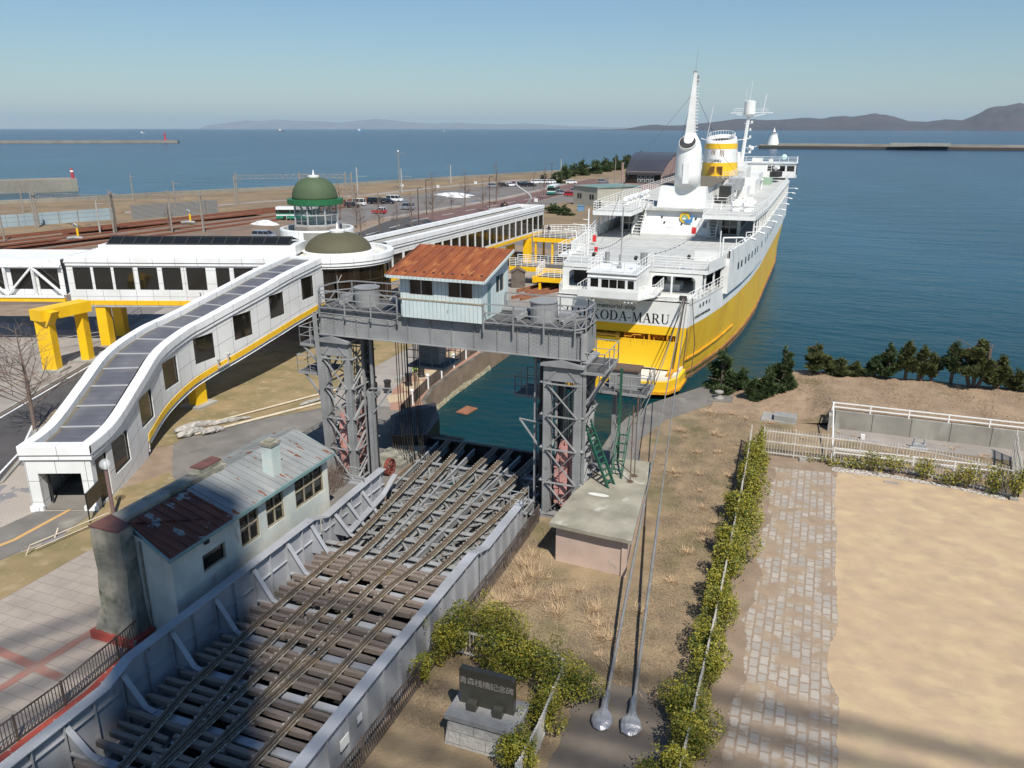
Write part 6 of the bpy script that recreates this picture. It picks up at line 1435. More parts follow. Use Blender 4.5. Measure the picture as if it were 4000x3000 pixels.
mb = MB(); mb.box(-21.8, -20.6, 73.5, 76, 7.8, 9.5); mb.box(-20.3, -19.2, 73.5, 76, 7.8, 9.4); mb.lathe((-21.2, 74.6, 9.5), [(.5, 0), (.5, .15)], 12); mb.lathe((-19.8, 74.6, 9.4), [(.5, 0), (.5, .15)], 12); mb.build("vent_unit", "ship_dark", sh)
# port extension of the poop deck
mb = MB(); mb.box(-24.2, -21.5, 76.0, 82.5, 9.80, 9.98); mb.build("side_platform", "ship_white", sh)
mb = MB(); mb.rail([(-21.5, 76.0, 10), (-24.2, 76.0, 10), (-24.2, 82.5, 10)], 1.1, 4, 1.2, .03)
mb.rail([(UC - 6.4, 72, 10), (bx0, 71.3, 10)], 1.1, 4, 1.2, .03); mb.rail([(bx1, 71.3, 10), (UC + 6.55, 71.3, 10), (UC + 7.1, 74, 10), (UC + 7.5, 77, 10)], 1.1, 5, 1.3, .03)
mb.rail([(UC + hb(v, 8) + .1, v, 10.9) for v in (77, 84, 89)], .35, 1, 2, .03); mb.rail([(UC - hb(v, 8) - .1, v, 10) for v in (82, 89, 95, 110)], 1.2, 4, 1.4, .03)
for k in range(7): mb.rail([(UC - 8.6 - .0 * k, 84 + 1.4 * k, 10 + .25 * k), (UC - 8.6, 85.4 + 1.4 * k, 10.25 + .25 * k)], 1.0, 3, 1.4, .028)
mb.build("railing", "ship_rail", sh)
mb = MB(); mb.box(UC + 4.6, UC + 6.8, 77, 77.1, 10, 10.9); mb.box(UC + 7.4, UC + 7.5, 71.5, 77, 9.95, 10.7) if False else None
for a, b in zip([71.3, 74, 77, 84], [74, 77, 84, 92]): q = [(UC + hb(a, 8) + .1, a, 10), (UC + hb(b, 8) + .1, b, 10), (UC + hb(b, 8) + .1, b, 10.75), (UC + hb(a, 8) + .1, a, 10.75)]; mb.face(q); mb.face([(p[0] - .05, p[1], p[2]) for p in q][::-1])
mb.build("bulwark", "ship_white", sh)
mb = MB(); mb.box(-22.9, -22.55, 84.0, 84.3, 10.3, 11.0); mb.box(-20.9, -20.6, 77.4, 77.7, 10.2, 10.7); mb.build("hose_box", "red_box", sh)
# boat deck
def bd(v): return hb(v, 8) + .35
mb = MB(); S_ = [89.3, 92, 97, 102, 110, 120, 130, 140, 150, 155, 160, 166]
pts = [(UC + bd(v), v) for v in S_] + [(UC - bd(v), v) for v in reversed(S_)] + [(-20.0, 89.3), (-19.9, 96.05), (-12.2, 96.05), (-12.1, 89.3)]
mb.prism(pts, 12.72, 13.0); mb.build("boat_deck", "deck_grey", sh)
mb = MB()
for s in (1, -1):
 for a, b in zip(S_, S_[1:]): mb.bar((UC + s * (bd(a) + .03), a, 12.84), (UC + s * (bd(b) + .03), b, 12.84), .08, .42)
mb.bar((UC - bd(89.3), 89.25, 12.84), (-20.0, 89.25, 12.84), .08, .42); mb.bar((-12.1, 89.25, 12.84), (UC + bd(89.3), 89.25, 12.84), .08, .42); mb.bar((-20.0, 89.3, 12.84), (-19.95, 96, 12.84), .08, .42); mb.bar((-12.1, 89.3, 12.84), (-12.15, 96, 12.84), .08, .42); mb.build("deck_edge", "ship_white", sh)
mb = MB()
for s in (1, -1):
 v = 90
 while v < 165: mb.bar((UC + s * (bd(v) - .1), v, 10), (UC + s * (bd(v) - .1), v, 12.72), .16, .16); v += 2.4
mb.build("stanchion", "ship_white", sh)
mb = MB(); mb.box(UC - 6.3, UC + 6.3, 98.8, 160, 10.0, 12.72); mb.box(UC - 7.0, UC + 5.5, 165, 180, 7.7, 10.5); mb.build("deckhouse", "ship_white", sh)
mb = MB()
for s in (1, -1): mb.box(*sorted((UC + s * 6.31, UC + s * 6.33)), 100, 158, 10.3, 12.2)
mb.build("side_windows", "glass_dark", sh)
# casing with inclined aft wall
def frust(b0, b1, bv, bz, t0, t1, tv, tz, back):
 mb = MB(); mb.mesh([(b0, bv, bz), (b1, bv, bz), (t1, tv, tz), (t0, tv, tz), (b0, back, bz), (b1, back, bz), (t1, back, tz), (t0, back, tz)], [(0, 1, 2, 3), (1, 5, 6, 2), (4, 0, 3, 7), (3, 2, 6, 7), (5, 4, 7, 6)]); return mb
a0, a1 = -20.2, -11.95
mb = frust(a0, a1, 96.0, 10.0, -19.6, -12.4, 96.7, 12.75, 113)
mb.box(-19.9, -12.2, 96.1, 99, 12.75, 12.98); mb.box(-19.2, -12.4, 113, 137, 12.9, 15.35); cs = mb.build("casing", "ship_white", sh)
frust(-18.75, -12.9, 97.7, 12.98, -18.5, -13.1, 98.0, 15.4, 113).build("upper_casing", "ship_white", cs)
mb = MB(); mb.rail([(-20.0, 96.2, 12.98), (-18.9, 96.2, 12.98)], 1.0, 3, .8, .028); mb.rail([(-12.8, 96.2, 12.98), (-12.0, 96.2, 12.98)], 1.0, 3, .8, .028); mb.build("railing", "ship_rail", cs)
mb = MB(); mb.box(-18.9, -12.6, 99.5, 137, 15.41, 15.45); mb.build("casing_top", "gutter", cs)
yy = lambda z: (96.0 + (z - 10) * .7 / 2.75 - .03) if z < 12.9 else 97.75
def plate(x0, x1, z0, z1, mat, name, d=.0):
 mb = MB(); mb.mesh([(x0, yy(z0) - d - .04, z0), (x1, yy(z0) - d - .04, z0), (x1, yy(z1) - d - .04, z1), (x0, yy(z1) - d - .04, z1), (x0, yy(z0) + .05, z0), (x1, yy(z0) + .05, z0), (x1, yy(z1) + .05, z1), (x0, yy(z1) + .05, z1)], [(0, 1, 2, 3), (0, 4, 5, 1), (3, 2, 6, 7), (0, 3, 7, 4), (1, 5, 6, 2)]); return mb.build(name, mat, cs)
plate(-19.5, -18.1, 10.3, 12.0, "ship_rail", "hatch"); plate(-17.1, -16.25, 10.75, 11.7, "ship_rail", "hatch"); plate(-15.9, -15.35, 13.1, 13.65, "ship_rail", "hatch"); plate(-14.15, -13.65, 10.2, 10.9, "red_box", "hose_box"); plate(-12.9, -12.5, 10.9, 11.5, "grey_box", "junction_box", .2)
mb = MB()
for x, z in ((-17.45, 11.35), (-15.4, 11.25), (-13.8, 11.9), (-17.8, 11.95)): mb.tube((x, yy(z) - .12, z), (x, yy(z), z), .12, 8)
mb.build("wall_lamp", "ship_dark", cs)
em = MB(); ex, ez = -14.95, 11.95
def disc(mb, x, z, rx, rz, y, a0=0, a1=360, n=24, ri=0):
 for k in range(n):
  t0, t1 = R(a0 + (a1 - a0) * k / n), R(a0 + (a1 - a0) * (k + 1) / n)
  P = lambda t, q: (x + rx * q * math.cos(t), yy(z) - y, z + rz * q * math.sin(t))
  mb.face([P(t0, ri), P(t0, 1), P(t1, 1), P(t1, ri)] if ri else [P(t0, 0), P(t0, 1), P(t1, 1)])
mb = MB(); disc(mb, ex - .15, ez, .60, .60, .20, ri=.62); e1 = mb.build("emblem", "ship_yellow", cs)
mb = MB(); disc(mb, ex - .15, ez - .05, .38, .38, .19); mb.build("emblem_sea", "emblem_teal", e1)
mb = MB(); disc(mb, ex + .35, ez - .38, .45, .22, .25);
mb.face([(ex + .45, yy(ez) - .25, ez - .35), (ex + .78, yy(ez) - .25, ez - .25), (ex + .85, yy(ez) - .25, ez + .45), (ex + .62, yy(ez) - .25, ez + .2)]); mb.face([(ex - .25, yy(ez) - .25, ez - .45), (ex + .1, yy(ez) - .25, ez - .35), (ex + .2, yy(ez) - .25, ez - .05)])
mb.build("emblem_fish", "emblem_blue", e1)
mb = MB(); disc(mb, ex - .2, ez - .1, .26, .12, .22); mb.build("emblem_wave", "ship_white", e1)
for x0, x1 in ((-22.75, -21.25), (-10.9, -9.1)):
 mb = MB(); mb.box(x0 - .35, x1 + .35, 97.6, 97.8, 10, 12.7); mb.build("door_frame", "ship_white", sh)
 mb = MB(); mb.box(x0, x1, 97.53, 97.6, 10.05, 12.1); d_ = mb.build("double_door", "glass_dark", sh)
 mb = MB(); xm = (x0 + x1) / 2
 for x in (x0, xm, x1): mb.bar((x, 97.5, 10.05), (x, 97.5, 12.1), .09, .06)
 for z in (10.1, 11.0, 12.1): mb.bar((x0, 97.5, z), (x1, 97.5, z), .06, .09)
 mb.build("door_bar", "alu", d_)
mb = MB()
for s, x in ((1, -20.2), (-1, -11.6)):
 for k in range(9): mb.box(x - .5 * 1, x + .5, 93.6 + k * .42, 93.9 + k * .42, 10.2 + k * .3, 10.25 + k * .3)
 for dx in (-.52, .52): mb.bar((x + dx, 93.4, 10.1), (x + dx, 97.4, 12.95), .05, .25); mb.rail([(x + dx, 93.4, 10.1), (x + dx, 97.4, 12.95)], .9, 2, 1.4, .028)
mb.build("stairs", "ship_rail", sh)
# tall mast with vent cowl
MX, MY = -15.45, 98.8
mt = MB(); mt.lathe((MX, MY, 15.4), [(1.56, 0), (1.52, 1.5), (1.50, 3.6), (1.42, 4.4), (1.2, 5.1), (.85, 5.7), (.55, 6.1), (.3, 6.5)], 28); m_ = mt.build("mast", "ship_white", sh, smooth=True)
mb = MB(); n_ = Vector((-.04, -.76, .65)).normalized(); c_ = V(MX - .08, MY - .30, 19.85); mb.tube(c_, c_ + n_ * 1.0, 1.12, 24, 1.0); mb.build("cowl", "ship_white", m_, smooth=False)
mb = MB(); mb.tube(c_ + n_ * .95, c_ + n_ * 1.03, .94, 24); mb.build("cowl_dark_mouth", "ship_dark", m_)  # dark disc: the shade inside the open vent mouth, put in as colour
mb = MB(); W = []
for z, w_, d_ in ((20.8, .62, .75), (21.5, .50, .6), (24.5, .36, .42), (28.1, .16, .2)):
 t = (z - 20.8) / 7.3; cx = MX - .02 + .18 * t
 W += [(cx - w_, MY - d_, z), (cx + w_, MY - d_, z), (cx + w_, MY + d_, z), (cx - w_, MY + d_, z)]
fs = [(4 * j + i, 4 * j + (i + 1) % 4, 4 * j + 4 + (i + 1) % 4, 4 * j + 4 + i) for j in range(3) for i in range(4)] + [(12, 13, 14, 15)]
mb.mesh(W, fs); mb.build("mast_shaft", "ship_white", m_)
mb = MB()
for k in range(17): z = 21.4 + k * .37; t = (z - 20.8) / 7.3; cx = MX + .18 * t + .5 * (1 - t) + .16 * t; mb.tube((cx, MY - .1, z), (cx + .26, MY - .1, z), .03, 4); mb.tube((cx + .26, MY - .1, z - .05), (cx + .26, MY - .1, z + .05), .05, 4)
mb.build("rung", "ship_rail", m_)
mb = MB(); mb.tube((MX + .1, MY, 28.1), (MX + .25, MY, 31.0), .025, 5, .01); mb.box(MX - .1, MX + .3, MY - .2, MY + .2, 27.9, 28.3); mb.box(MX + .3, MX + .55, MY - .1, MY + .1, 26.9, 27.8); mb.bar((MX - .3, MY, 26.3), (MX + .75, MY, 26.3), .1, .06); mb.build("masthead", "gsteel", m_)
mb = MB(); mb.path([(MX - .3, MY, 25.5), (MX - 5.2, 90.5, 17.5), (-21.8, 84.5, 10.9)], .022, 4); mb.path([(MX + .5, MY, 25.5), (-12.5, 108, 18.5), (-11, 125, 14)], .022, 4); mb.path([(MX - .35, MY, 24), (MX - 3.0, MY + 5, 16)], .018, 4); mb.build("stay", "cable_black", m_)
mb = MB(); mb.box(MX - .35, MX + .35, MY - 1.6, MY - 1.5, 15.8, 18.2); mb.build("mast_door", "ship_rail", m_)
# funnel
FX, FY, SY = -14.95, 125, 1.7
def fun(z0, z1, r0, r1, mat, name, out=0):
 mb = MB(); mb.lathe((FX, FY, 0), [(r0 + out, z0), (r1 + out, z1)], 40, False, sy=SY); return mb.build(name, mat, sh, smooth=True)
rr = lambda z: 2.62 - (z - 15.4) * .075
fn = fun(15.4, 17.3, rr(15.4), rr(17.3), "ship_yellow", "funnel_base"); fun(17.3, 19.2, rr(17.3), rr(19.2), "ship_white", "funnel_body"); fun(19.2, 19.95, rr(19.2) + .02, rr(19.95) + .02, "ship_yellow", "funnel_band")
mb = MB(); n = 40; rings = [(rr(19.95), lambda t: 19.95), (rr(19.95) - .05, lambda t: 20.3 + .35 * t), (rr(20) - .22, lambda t: 20.75 + .42 * t), (rr(20) - .45, lambda t: 20.72 + .42 * t), (rr(20) - .5, lambda t: 20.2 + .42 * t)]
vs = []
for r_, zf in rings:
 for i in range(n): a = 2 * math.pi * i / n; vs.append((FX + r_ * math.cos(a), FY + r_ * SY * math.sin(a), zf(math.sin(a))))
mb.mesh(vs, [(j * n + i, j * n + (i + 1) % n, (j + 1) * n + (i + 1) % n, (j + 1) * n + i) for j in range(4) for i in range(n)]); mb.build("funnel_top", "ship_white", sh, smooth=True)
mb = MB(); mb.lathe((FX, FY, 20.05), [(1.78, 0), (1.78, .05)], 30, sy=SY); mb.build("funnel_opening", "ship_dark", sh)
mb = MB(); pts = [(FX + 1.85 * math.cos(R(a)), FY + 1.85 * SY * math.sin(R(a)), 20.75 + .42 * math.sin(R(a))) for a in range(180, 541, 12)]
mb.rail(pts, .55, 1, .7, .03); mb.build("railing", "ship_rail", sh)
mb = MB()
for x0 in (-.95, .62 - .35):
 for k in range(3): x = FX + x0 + k * .22 + .1; y = FY - math.sqrt(max(0, 1 - ((x - FX) / rr(18.5)) ** 2)) * rr(18.5) * SY - .03; mb.mesh([(x, y, 18.15), (x + .09, y, 18.15), (x + .13, y, 19.1), (x + .04, y, 19.1)], [(0, 1, 2, 3)])
for x0 in (-.85, .25):
 x = FX + x0; y = FY - rr(16) * SY - .02 + .15
 for k in range(8): mb.box(x - .05, x + .62, y - .12, y + .1, 15.75 + k * .14, 15.82 + k * .14)
 mb.box(x - .1, x - .05, y - .14, y + .1, 15.7, 16.85); mb.box(x + .62, x + .67, y - .14, y + .1, 15.7, 16.85)
mb.build("louvre", "rust_hull", sh)
lettering("煙突展望台", .36, "letter_black", sh, (FX - .15, FY - rr(17.6) * SY - .04, 17.6), (1, 0, 0), (0, 0, 1), name="funnel_lettering", ext=.01)
mb = MB(); mb.face([(FX + 2.1, FY - 1.6, 18.6), (FX + 2.42, FY - .6, 18.55), (FX + 2.4, FY - .6, 17.8), (FX + 2.2, FY - 1.4, 18.2)]); mb.build("funnel_mark", "faded_pink", sh)
mb = MB(); mb.tube((FX - 1.5, 120, 20.5), (FX - .9, 120, 24.9), .04, 5); mb.bar((FX + 2.3, FY, 20.4), (FX + 3.9, FY, 20.6), .12, .1); mb.bar((FX - 2.3, FY, 20.4), (FX - 3.0, FY, 20.6), .12, .1); mb.build("aerial", "ship_rail", sh)
# clutter on the casing and boat deck
def blk(name, x0, x1, y0, y1, z0, z1, mat="ship_white"):
 mb = MB(); mb.box(x0, x1, y0, y1, z0, z1); return mb.build(name, mat, sh)
blk("vent_trunk", -11.9, -10.9, 106, 109, 13, 15.3, "grey_box"); blk("vent_trunk", -12.35, -11.0, 104.5, 107, 13, 15.1, "ship_dark"); blk("vent_trunk", -11.9, -10.2, 110, 114, 14.3, 15.7, "grey_box"); blk("deck_locker", -10.9, -9.6, 112, 116, 13, 14.6); blk("deck_locker", -12.0, -9.4, 122, 130, 13, 14.9); blk("deck_locker", -11.2, -9.9, 134, 142, 13, 15.2)
blk("deck_locker", -21.5, -19.8, 116, 122, 13, 14.4); blk("deck_locker", -13.6, -12.2, 138, 146, 13, 16.0); blk("deck_locker", -19.2, -13.8, 139, 157, 13, 15.9)
mb = MB()
for x, y in ((-10.3, 118), (-9.3, 132), (-10.8, 147), (-18.0, 100.8), (-13.4, 113)):
 mb.path([(x, y, 13), (x, y, 14.2), (x + .1, y - .35, 14.5), (x + .1, y - .7, 14.3)], .2, 8)
mb.build("cowl_vent", "ship_white", sh)
mb = MB(); r = random.Random(8)
for y in (99, 101.6, 104.3, 108.4, 110.9): mb.tube((-22.9, y, 13.7), (-22.9, y + 1.3, 13.7), .32, 12); mb.box(-23.2, -22.6, y + .2, y + .4, 13, 13.4); mb.box(-23.2, -22.6, y + 1.1, y + 1.3, 13, 13.4)
for x, y in ((-9.2, 95.5), (-7.9, 95.2), (-9.2, 98.2), (-7.9, 98.0), (-8.5, 101.2)): mb.tube((x - .55, y, 13.75), (x + .5, y + .5, 13.75), .33, 12); mb.box(x - .4, x + .4, y, y + .4, 13, 13.4)
mb.build("life_raft", "canister", sh, smooth=False)
mb = MB()
mb.rail([(UC - bd(89.5) + .05, 89.4, 13), (-20.05, 89.4, 13), (-20.0, 96, 13)], 1.1, 4, 1.3, .03); pass
mb.rail([(-12.1, 96, 13), (-12.05, 89.4, 13), (UC + bd(89.5) - .05, 89.4, 13)], 1.1, 4, 1.3, .03)
for s in (1, -1): mb.rail([(UC + s * (bd(v) - .05), v, 13) for v in (89.4, 92, 97, 102, 110, 120, 130, 140, 150, 160)], 1.1, 4, 1.7, .03)
mb.rail([(-12.5, 100, 13), (-10.8, 100, 13), (-10.8, 111, 13)], 1.1, 3, 1.6, .03); mb.rail([(-13, 113.5, 15.4), (-12.2, 113.5, 15.4), (-12.2, 137, 15.4)], 1.0, 3, 1.6, .03); mb.rail([(-19.4, 113.5, 15.4), (-19.4, 137, 15.4)], 1.0, 3, 1.6, .03)
mb.build("railing", "ship_rail", sh)
mb = MB()
for k, (x, y) in enumerate(((-12.3, 114), (-13.7, 115))):
 for j in range(8): mb.bar((x - .3, y + j * .12, 13.1 + j * .3), (x + .3, y + j * .12, 13.1 + j * .3), .06, .04)
 for dx in (-.32, .32): mb.bar((x + dx, y, 13), (x + dx, y + 1, 15.6), .05, .05)
for j in range(9): mb.bar((-9.9, 150 + j * .15, 13.2 + j * .3), (-9.2, 150 + j * .15, 13.2 + j * .3), .06, .04)
for dx in (-9.95, -9.15): mb.bar((dx, 150, 13), (dx, 151.4, 16), .06, .06)
mb.build("ladder", "ship_rail", sh)
# bridge and wings
mb = MB(); opening_wall(mb, (-24.6, 158), (1, 0), 19.3, 13.4, 15.9, [(.4, 1.6, 14.6, 15.5), (14.3, 15.6, 14.5, 15.5), (16.0, 17.4, 14.5, 15.5), (17.7, 19.0, 14.5, 15.5)], (0, -1), dep=.15)
mb.box(-24.6, -5.3, 158.2, 162.5, 13.3, 15.85); mb.box(-20.5, -10.5, 162.55, 168, 12.9, 15.85); mb.face([(-5.3, 158, 13.4), (-5.3, 162, 13.4), (-5.3, 162, 15.9), (-5.3, 158, 15.9)]); mb.box(-5.35, -5.1, 158, 158.4, 13.4, 13.9)
br = mb.build("bridge", "ship_white", sh)
mb = MB();
for a, b in ((.4, 1.6), (14.3, 15.6), (16.0, 17.4), (17.7, 19.0)): mb.face([(-24.6 + a, 158.14, 14.5), (-24.6 + b, 158.14, 14.5), (-24.6 + b, 158.14, 15.5), (-24.6 + a, 158.14, 15.5)])
mb.build("window", "glass_dark", br)
mb = MB(); mb.box(-24.7, -5.2, 157.8, 163, 15.9, 16.0); mb.build("bridge_roof", "ship_white", br)
mb = MB(); mb.rail([(-24.6, 162.8, 16), (-24.6, 157.9, 16), (-5.3, 157.9, 16), (-5.3, 162.8, 16)], 1.05, 4, 1.5, .035); mb.build("railing", "ship_rail", br)
mb = MB(); mb.box(-13.2, -11.4, 158.5, 160, 16, 16.8); mb.box(-10.2, -9.5, 158.5, 159.5, 16, 16.6); mb.tube((-9.7, 159, 15.0), (-8.3, 157.2, 15.2), .3, 8); mb.build("bridge_locker", "ship_white", br)
mb = MB(); mb.ball((-7.6, 159.3, 17.0), .5, 12, 8); mb.build("satellite_dome", "fence_pale_blue2", br)
# radar mast
RX, RY = -14.7, 160.5
rm = MB(); rm.bar((RX - .5, RY, 16), (RX + .05, RY, 24), .55, .5); rm.bar((RX - .95, RY + .5, 16), (RX, RY + .3, 24), .2, .2)
for k in range(18): rm.bar((RX - .9 + k * .04, RY - .3, 16.4 + k * .42), (RX - .45 + k * .035, RY - .3, 16.4 + k * .42), .06, .05)
rmo = rm.build("radar_mast", "ship_rail", sh)
mb = MB(); mb.tube((RX + .15, RY, 24.5), (RX + .15, RY, 26.75), 1.0, 20); mb.lathe((RX + .15, RY, 26.75), [(1.0, 0), (.6, .12), (0, .17)], 20); mb.lathe((RX + .15, RY, 24.0), [(.35, 0), (.98, .5)], 20); mb.build("radome", "ship_white", rmo, smooth=False)
mb = MB(); mb.bar((RX - 3.2, RY, 24.75), (RX + 4.3, RY, 24.75), .3, .12); mb.bar((RX - 2.4, RY, 24.6), (RX, RY, 24.1), .15, .12); mb.bar((RX + 3.2, RY, 24.6), (RX + .2, RY, 24.0), .15, .12); mb.rail([(RX - 2.6, RY - .2, 24.8), (RX - 1.0, RY - .2, 24.8)], .7, 2, .8, .03); mb.rail([(RX + 1.1, RY - .2, 24.8), (RX + 3.4, RY - .2, 24.8)], .6, 2, 1.0, .03)
mb.tube((RX + 2.5, RY, 24.8), (RX + 2.9, RY, 28.0), .07, 5); mb.tube((RX - .9, RY, 24.8), (RX - .6, RY, 29.0), .03, 5); mb.tube((RX + .0, RY, 26.8), (RX + .25, RY, 30.2), .04, 5); mb.build("yard", "ship_rail", rmo)
mb = MB()
for z, s in ((22.9, .9), (21.6, .7), (20.3, .8), (18.6, .9), (17.6, 1.0)): mb.bar((RX - s * .7, RY, z), (RX + s, RY, z), .2, .08); mb.box(RX + s * .6, RX + s, RY - .2, RY + .2, z, z + .45)
mb.bar((RX + .3, RY, 18.3), (RX + 2.0, RY, 18.9), .1, .1); mb.ball((RX + 1.1, RY, 18.5), .4, 10, 6); mb.box(RX - 1.8, RX - .8, RY - .5, RY + .5, 16, 17.8); mb.build("mast_fitting", "ship_white", rmo)
# boat and gear aft of the starboard wing
mb = MB(); mb.prism([(-9.3, 150), (-7.9, 149.5), (-7.3, 152), (-7.9, 155), (-9.2, 155)], 13.9, 14.8); mb.build("work_boat", "ship_dark", sh)
mb = MB(); mb.box(-10.0, -8.6, 143, 148, 13, 14.0); mb.build("net_bin", "green_net", sh)
mb = MB()
for v in (80, 85, 90, 96, 103, 111, 120, 130, 141, 152):
 x = UC + bd(v); mb.path([(x - .1, v, 10.9), (x - .1, v, 11.9), (x + 1.3, v, 12.0), (x + 1.5, v, 11.8)], .05, 5); mb.tube((x + 1.2, v, 11.95), (x + 1.7, v, 11.85), .1, 6)
 x = UC - bd(v); mb.path([(x + .1, v, 10.9), (x + .1, v, 11.9), (x - 1.3, v, 12.0)], .05, 5)
mb.path([(-8.4, 77.4, 10), (-8.4, 77.4, 12.2), (-6.6, 77.4, 12.3), (-6.4, 77.4, 11.9)], .09, 6); mb.path([(-8.9, 96.6, 10), (-8.9, 96.6, 13.2), (-9.6, 96.6, 13.5)], .1, 6)
mb.tube((-8.9, 79.5, 10), (-8.9, 79.5, 12.6), .06, 6); mb.tube((-21.4, 76.8, 10), (-21.4, 76.8, 14.5), .07, 6)
mb.build("deck_lamp", "ship_rail", sh)
mb = MB(); r = random.Random(3)
for i in range(30):
 t = i / 29; mb.ball((-20.4 + 1.4 * t, 74 + 20 * t, 10.9 + 3 * t - 1.6 * math.sin(math.pi * t)), .06, 5, 4); mb.ball((-13.8 + 2.6 * t, 72.5 + 22 * t, 11.1 + 2.0 * t - 1.0 * math.sin(math.pi * t)), .06, 5, 4) if i % 2 == 0 else None
for (a, b) in (((-20.4, 74, 10.9), (-19.0, 94, 13.9)), ((-13.8, 72.5, 11.1), (-11.2, 94.5, 13.1))):
 pts = [(a[0] + (b[0] - a[0]) * t / 10, a[1] + (b[1] - a[1]) * t / 10, a[2] + (b[2] - a[2]) * t / 10 - (1.6 if a[0] < -18 else 1.0) * math.sin(math.pi * t / 10)) for t in range(11)]; mb.path(pts, .015, 4)
mb.build("light_string", "cable_black", sh)
# mooring lines, from the ship's starboard quarter to the wrapped deadeyes on the lawn
STERN = V(-10.1, 66.95, 8.25)
mb = MB(); mb.box(-10.5, -9.9, 66.85, 67.15, 8.1, 8.5); mb.build("fairlead", "ship_dark", sh)
def mooring(p, k, label):
 p = Vector(p); t = thing("mooring_line", p, label, "mooring line", "two mooring lines on the lawn")
 q = STERN + V(.25 * k, 0, 0); L_ = lambda s: p.lerp(q, s)
 mb = MB(); mb.path([L_(0), L_(.15), L_(.3)], .065, 8); mb.build("sleeve", "stay_grey", t)
 mb = MB(); mb.path([L_(.3), L_(.6), L_(1)], .038, 6); mb.build("rope", "stay_grey", t)
 r = random.Random(int(p.y * 7)); mb = MB(); d = (L_(.1) - p); d.z = 0; d.normalize(); sd = V(d.y, -d.x, 0)
 n = 12; rings = []
 for j, (s, w_, h_) in enumerate(((-1.05, .05, .05), (-.95, .28, .12), (-.7, .38, .22), (-.4, .33, .28), (-.1, .16, .24), (.2, .12, .22), (.5, .15, .24), (.75, .08, .22))):
  for i in range(n):
   a = 2 * math.pi * i / n; w2 = w_ * (1 + r.uniform(-.12, .12)); h2 = h_ * (1 + r.uniform(-.2, .2))
   rings.append(p + d * s + sd * (w2 * math.cos(a)) + V(0, 0, max(-.0, h_ * .55 + h2 * math.sin(a) * .6) + (.10 if s > .1 else 0)))
 mb.mesh(rings, [(j * n + i, j * n + (i + 1) % n, (j + 1) * n + (i + 1) % n, (j + 1) * n + i) for j in range(7) for i in range(n)] + [tuple(range(n))]); mb.build("wrapping", "silver_wrap", t)
mooring((-5.35, 23.2, 2.05), 0, "left of the two grey mooring lines, end wrapped in silver sheet on the lawn")
mooring((-4.35, 23.3, 2.05), 1, "right of the two grey mooring lines, end wrapped in silver sheet on the lawn")
for k, (q, lab) in enumerate((((-10.9, 51.5, 2.1), "loose rusty mooring rope from the ferry stern to the quay behind the gantry, nearest"), ((-10.6, 53.0, 2.1), "thin mooring rope from the ferry stern to the quay behind the gantry, farther one"))):
 mb = MB(); a = STERN + V(-.1 * k, 0, .1); b = Vector(q); pts = [a.lerp(b, t / 10) + V(0, 0, -.9 * math.sin(math.pi * t / 10)) for t in range(11)]; mb.path(pts, .035, 5)
 tag(mb.build("mooring_line", "rusty_iron" if k == 0 else "stay_grey", at=q), lab, "rope", "ropes at the ferry stern")
mb = MB(); mb.path([(-9.9, 67.1, 8.3), (-9.7, 67.3, 5), (-9.8, 66.9, 2.4)], .05, 5); mb.path([(-9.5, 67.5, 8.3), (-9.1, 68.2, 4), (-9.2, 67.6, 1.2)], .04, 5); mb.path([(-10.0, 66.9, 8.3), (-10.4, 66.7, 4), (-10.6, 66.6, 2.0)], .05, 5); mb.build("hanging_rope", "rusty_iron", sh)
# ---------------------------------------------------------------- vegetation
def leaf_cloud(mb, r, blobs, n, size, flat=.6):
 """n small leaves spread through overlapping lumps (x,y,z,rx,ry,rz), denser near the surface of each"""
 wsum = [b[3] * b[4] * b[5] for b in blobs]
 for _ in range(n):
  b = r.choices(blobs, wsum)[0]
  while True:
   p = Vector((r.uniform(-1, 1), r.uniform(-1, 1), r.uniform(-1, 1)))
   if p.length < 1: break
  p = p.normalized() * (p.length ** .45) * (1 + .22 * r.gauss(0, 1) * (r.random() < .4))
  c = V(b[0] + p.x * b[3], b[1] + p.y * b[4], b[2] + p.z * b[5])
  a = Vector((r.gauss(0, 1), r.gauss(0, 1), r.gauss(0, flat))).normalized(); u = Vector((r.gauss(0, 1), r.gauss(0, 1), r.gauss(0, 1)))
  bb = a.cross(u).normalized(); s = size * r.uniform(.6, 1.35)
  mb.face([c - a * s, c + bb * s * .55, c + a * s, c - bb * s * .55])
def needle_cloud(mb, r, blobs, n, size):
 wsum = [b[3] * b[4] * b[5] for b in blobs]
 for _ in range(n):
  b = r.choices(blobs, wsum)[0]
  while True:
   p = Vector((r.uniform(-1, 1), r.uniform(-1, 1), r.uniform(-1, 1)))
   if p.length < 1: break
  p = p.normalized() * (p.length ** .4) * (1 + .15 * r.gauss(0, 1))
  c = V(b[0] + p.x * b[3], b[1] + p.y * b[4], b[2] + p.z * b[5]); d = Vector((p.x + r.gauss(0, .5), p.y + r.gauss(0, .5), p.z * .6 + .5 + r.gauss(0, .3))).normalized()
  s = size * r.uniform(.6, 1.3); q = d.cross(Vector((r.gauss(0, 1), r.gauss(0, 1), r.gauss(0, 1)))).normalized() * s * .28; e = d.cross(q).normalized() * s * .28
  mb.face([c - q, c + q, c + d * s]); mb.face([c - e, c + e, c + d * s])
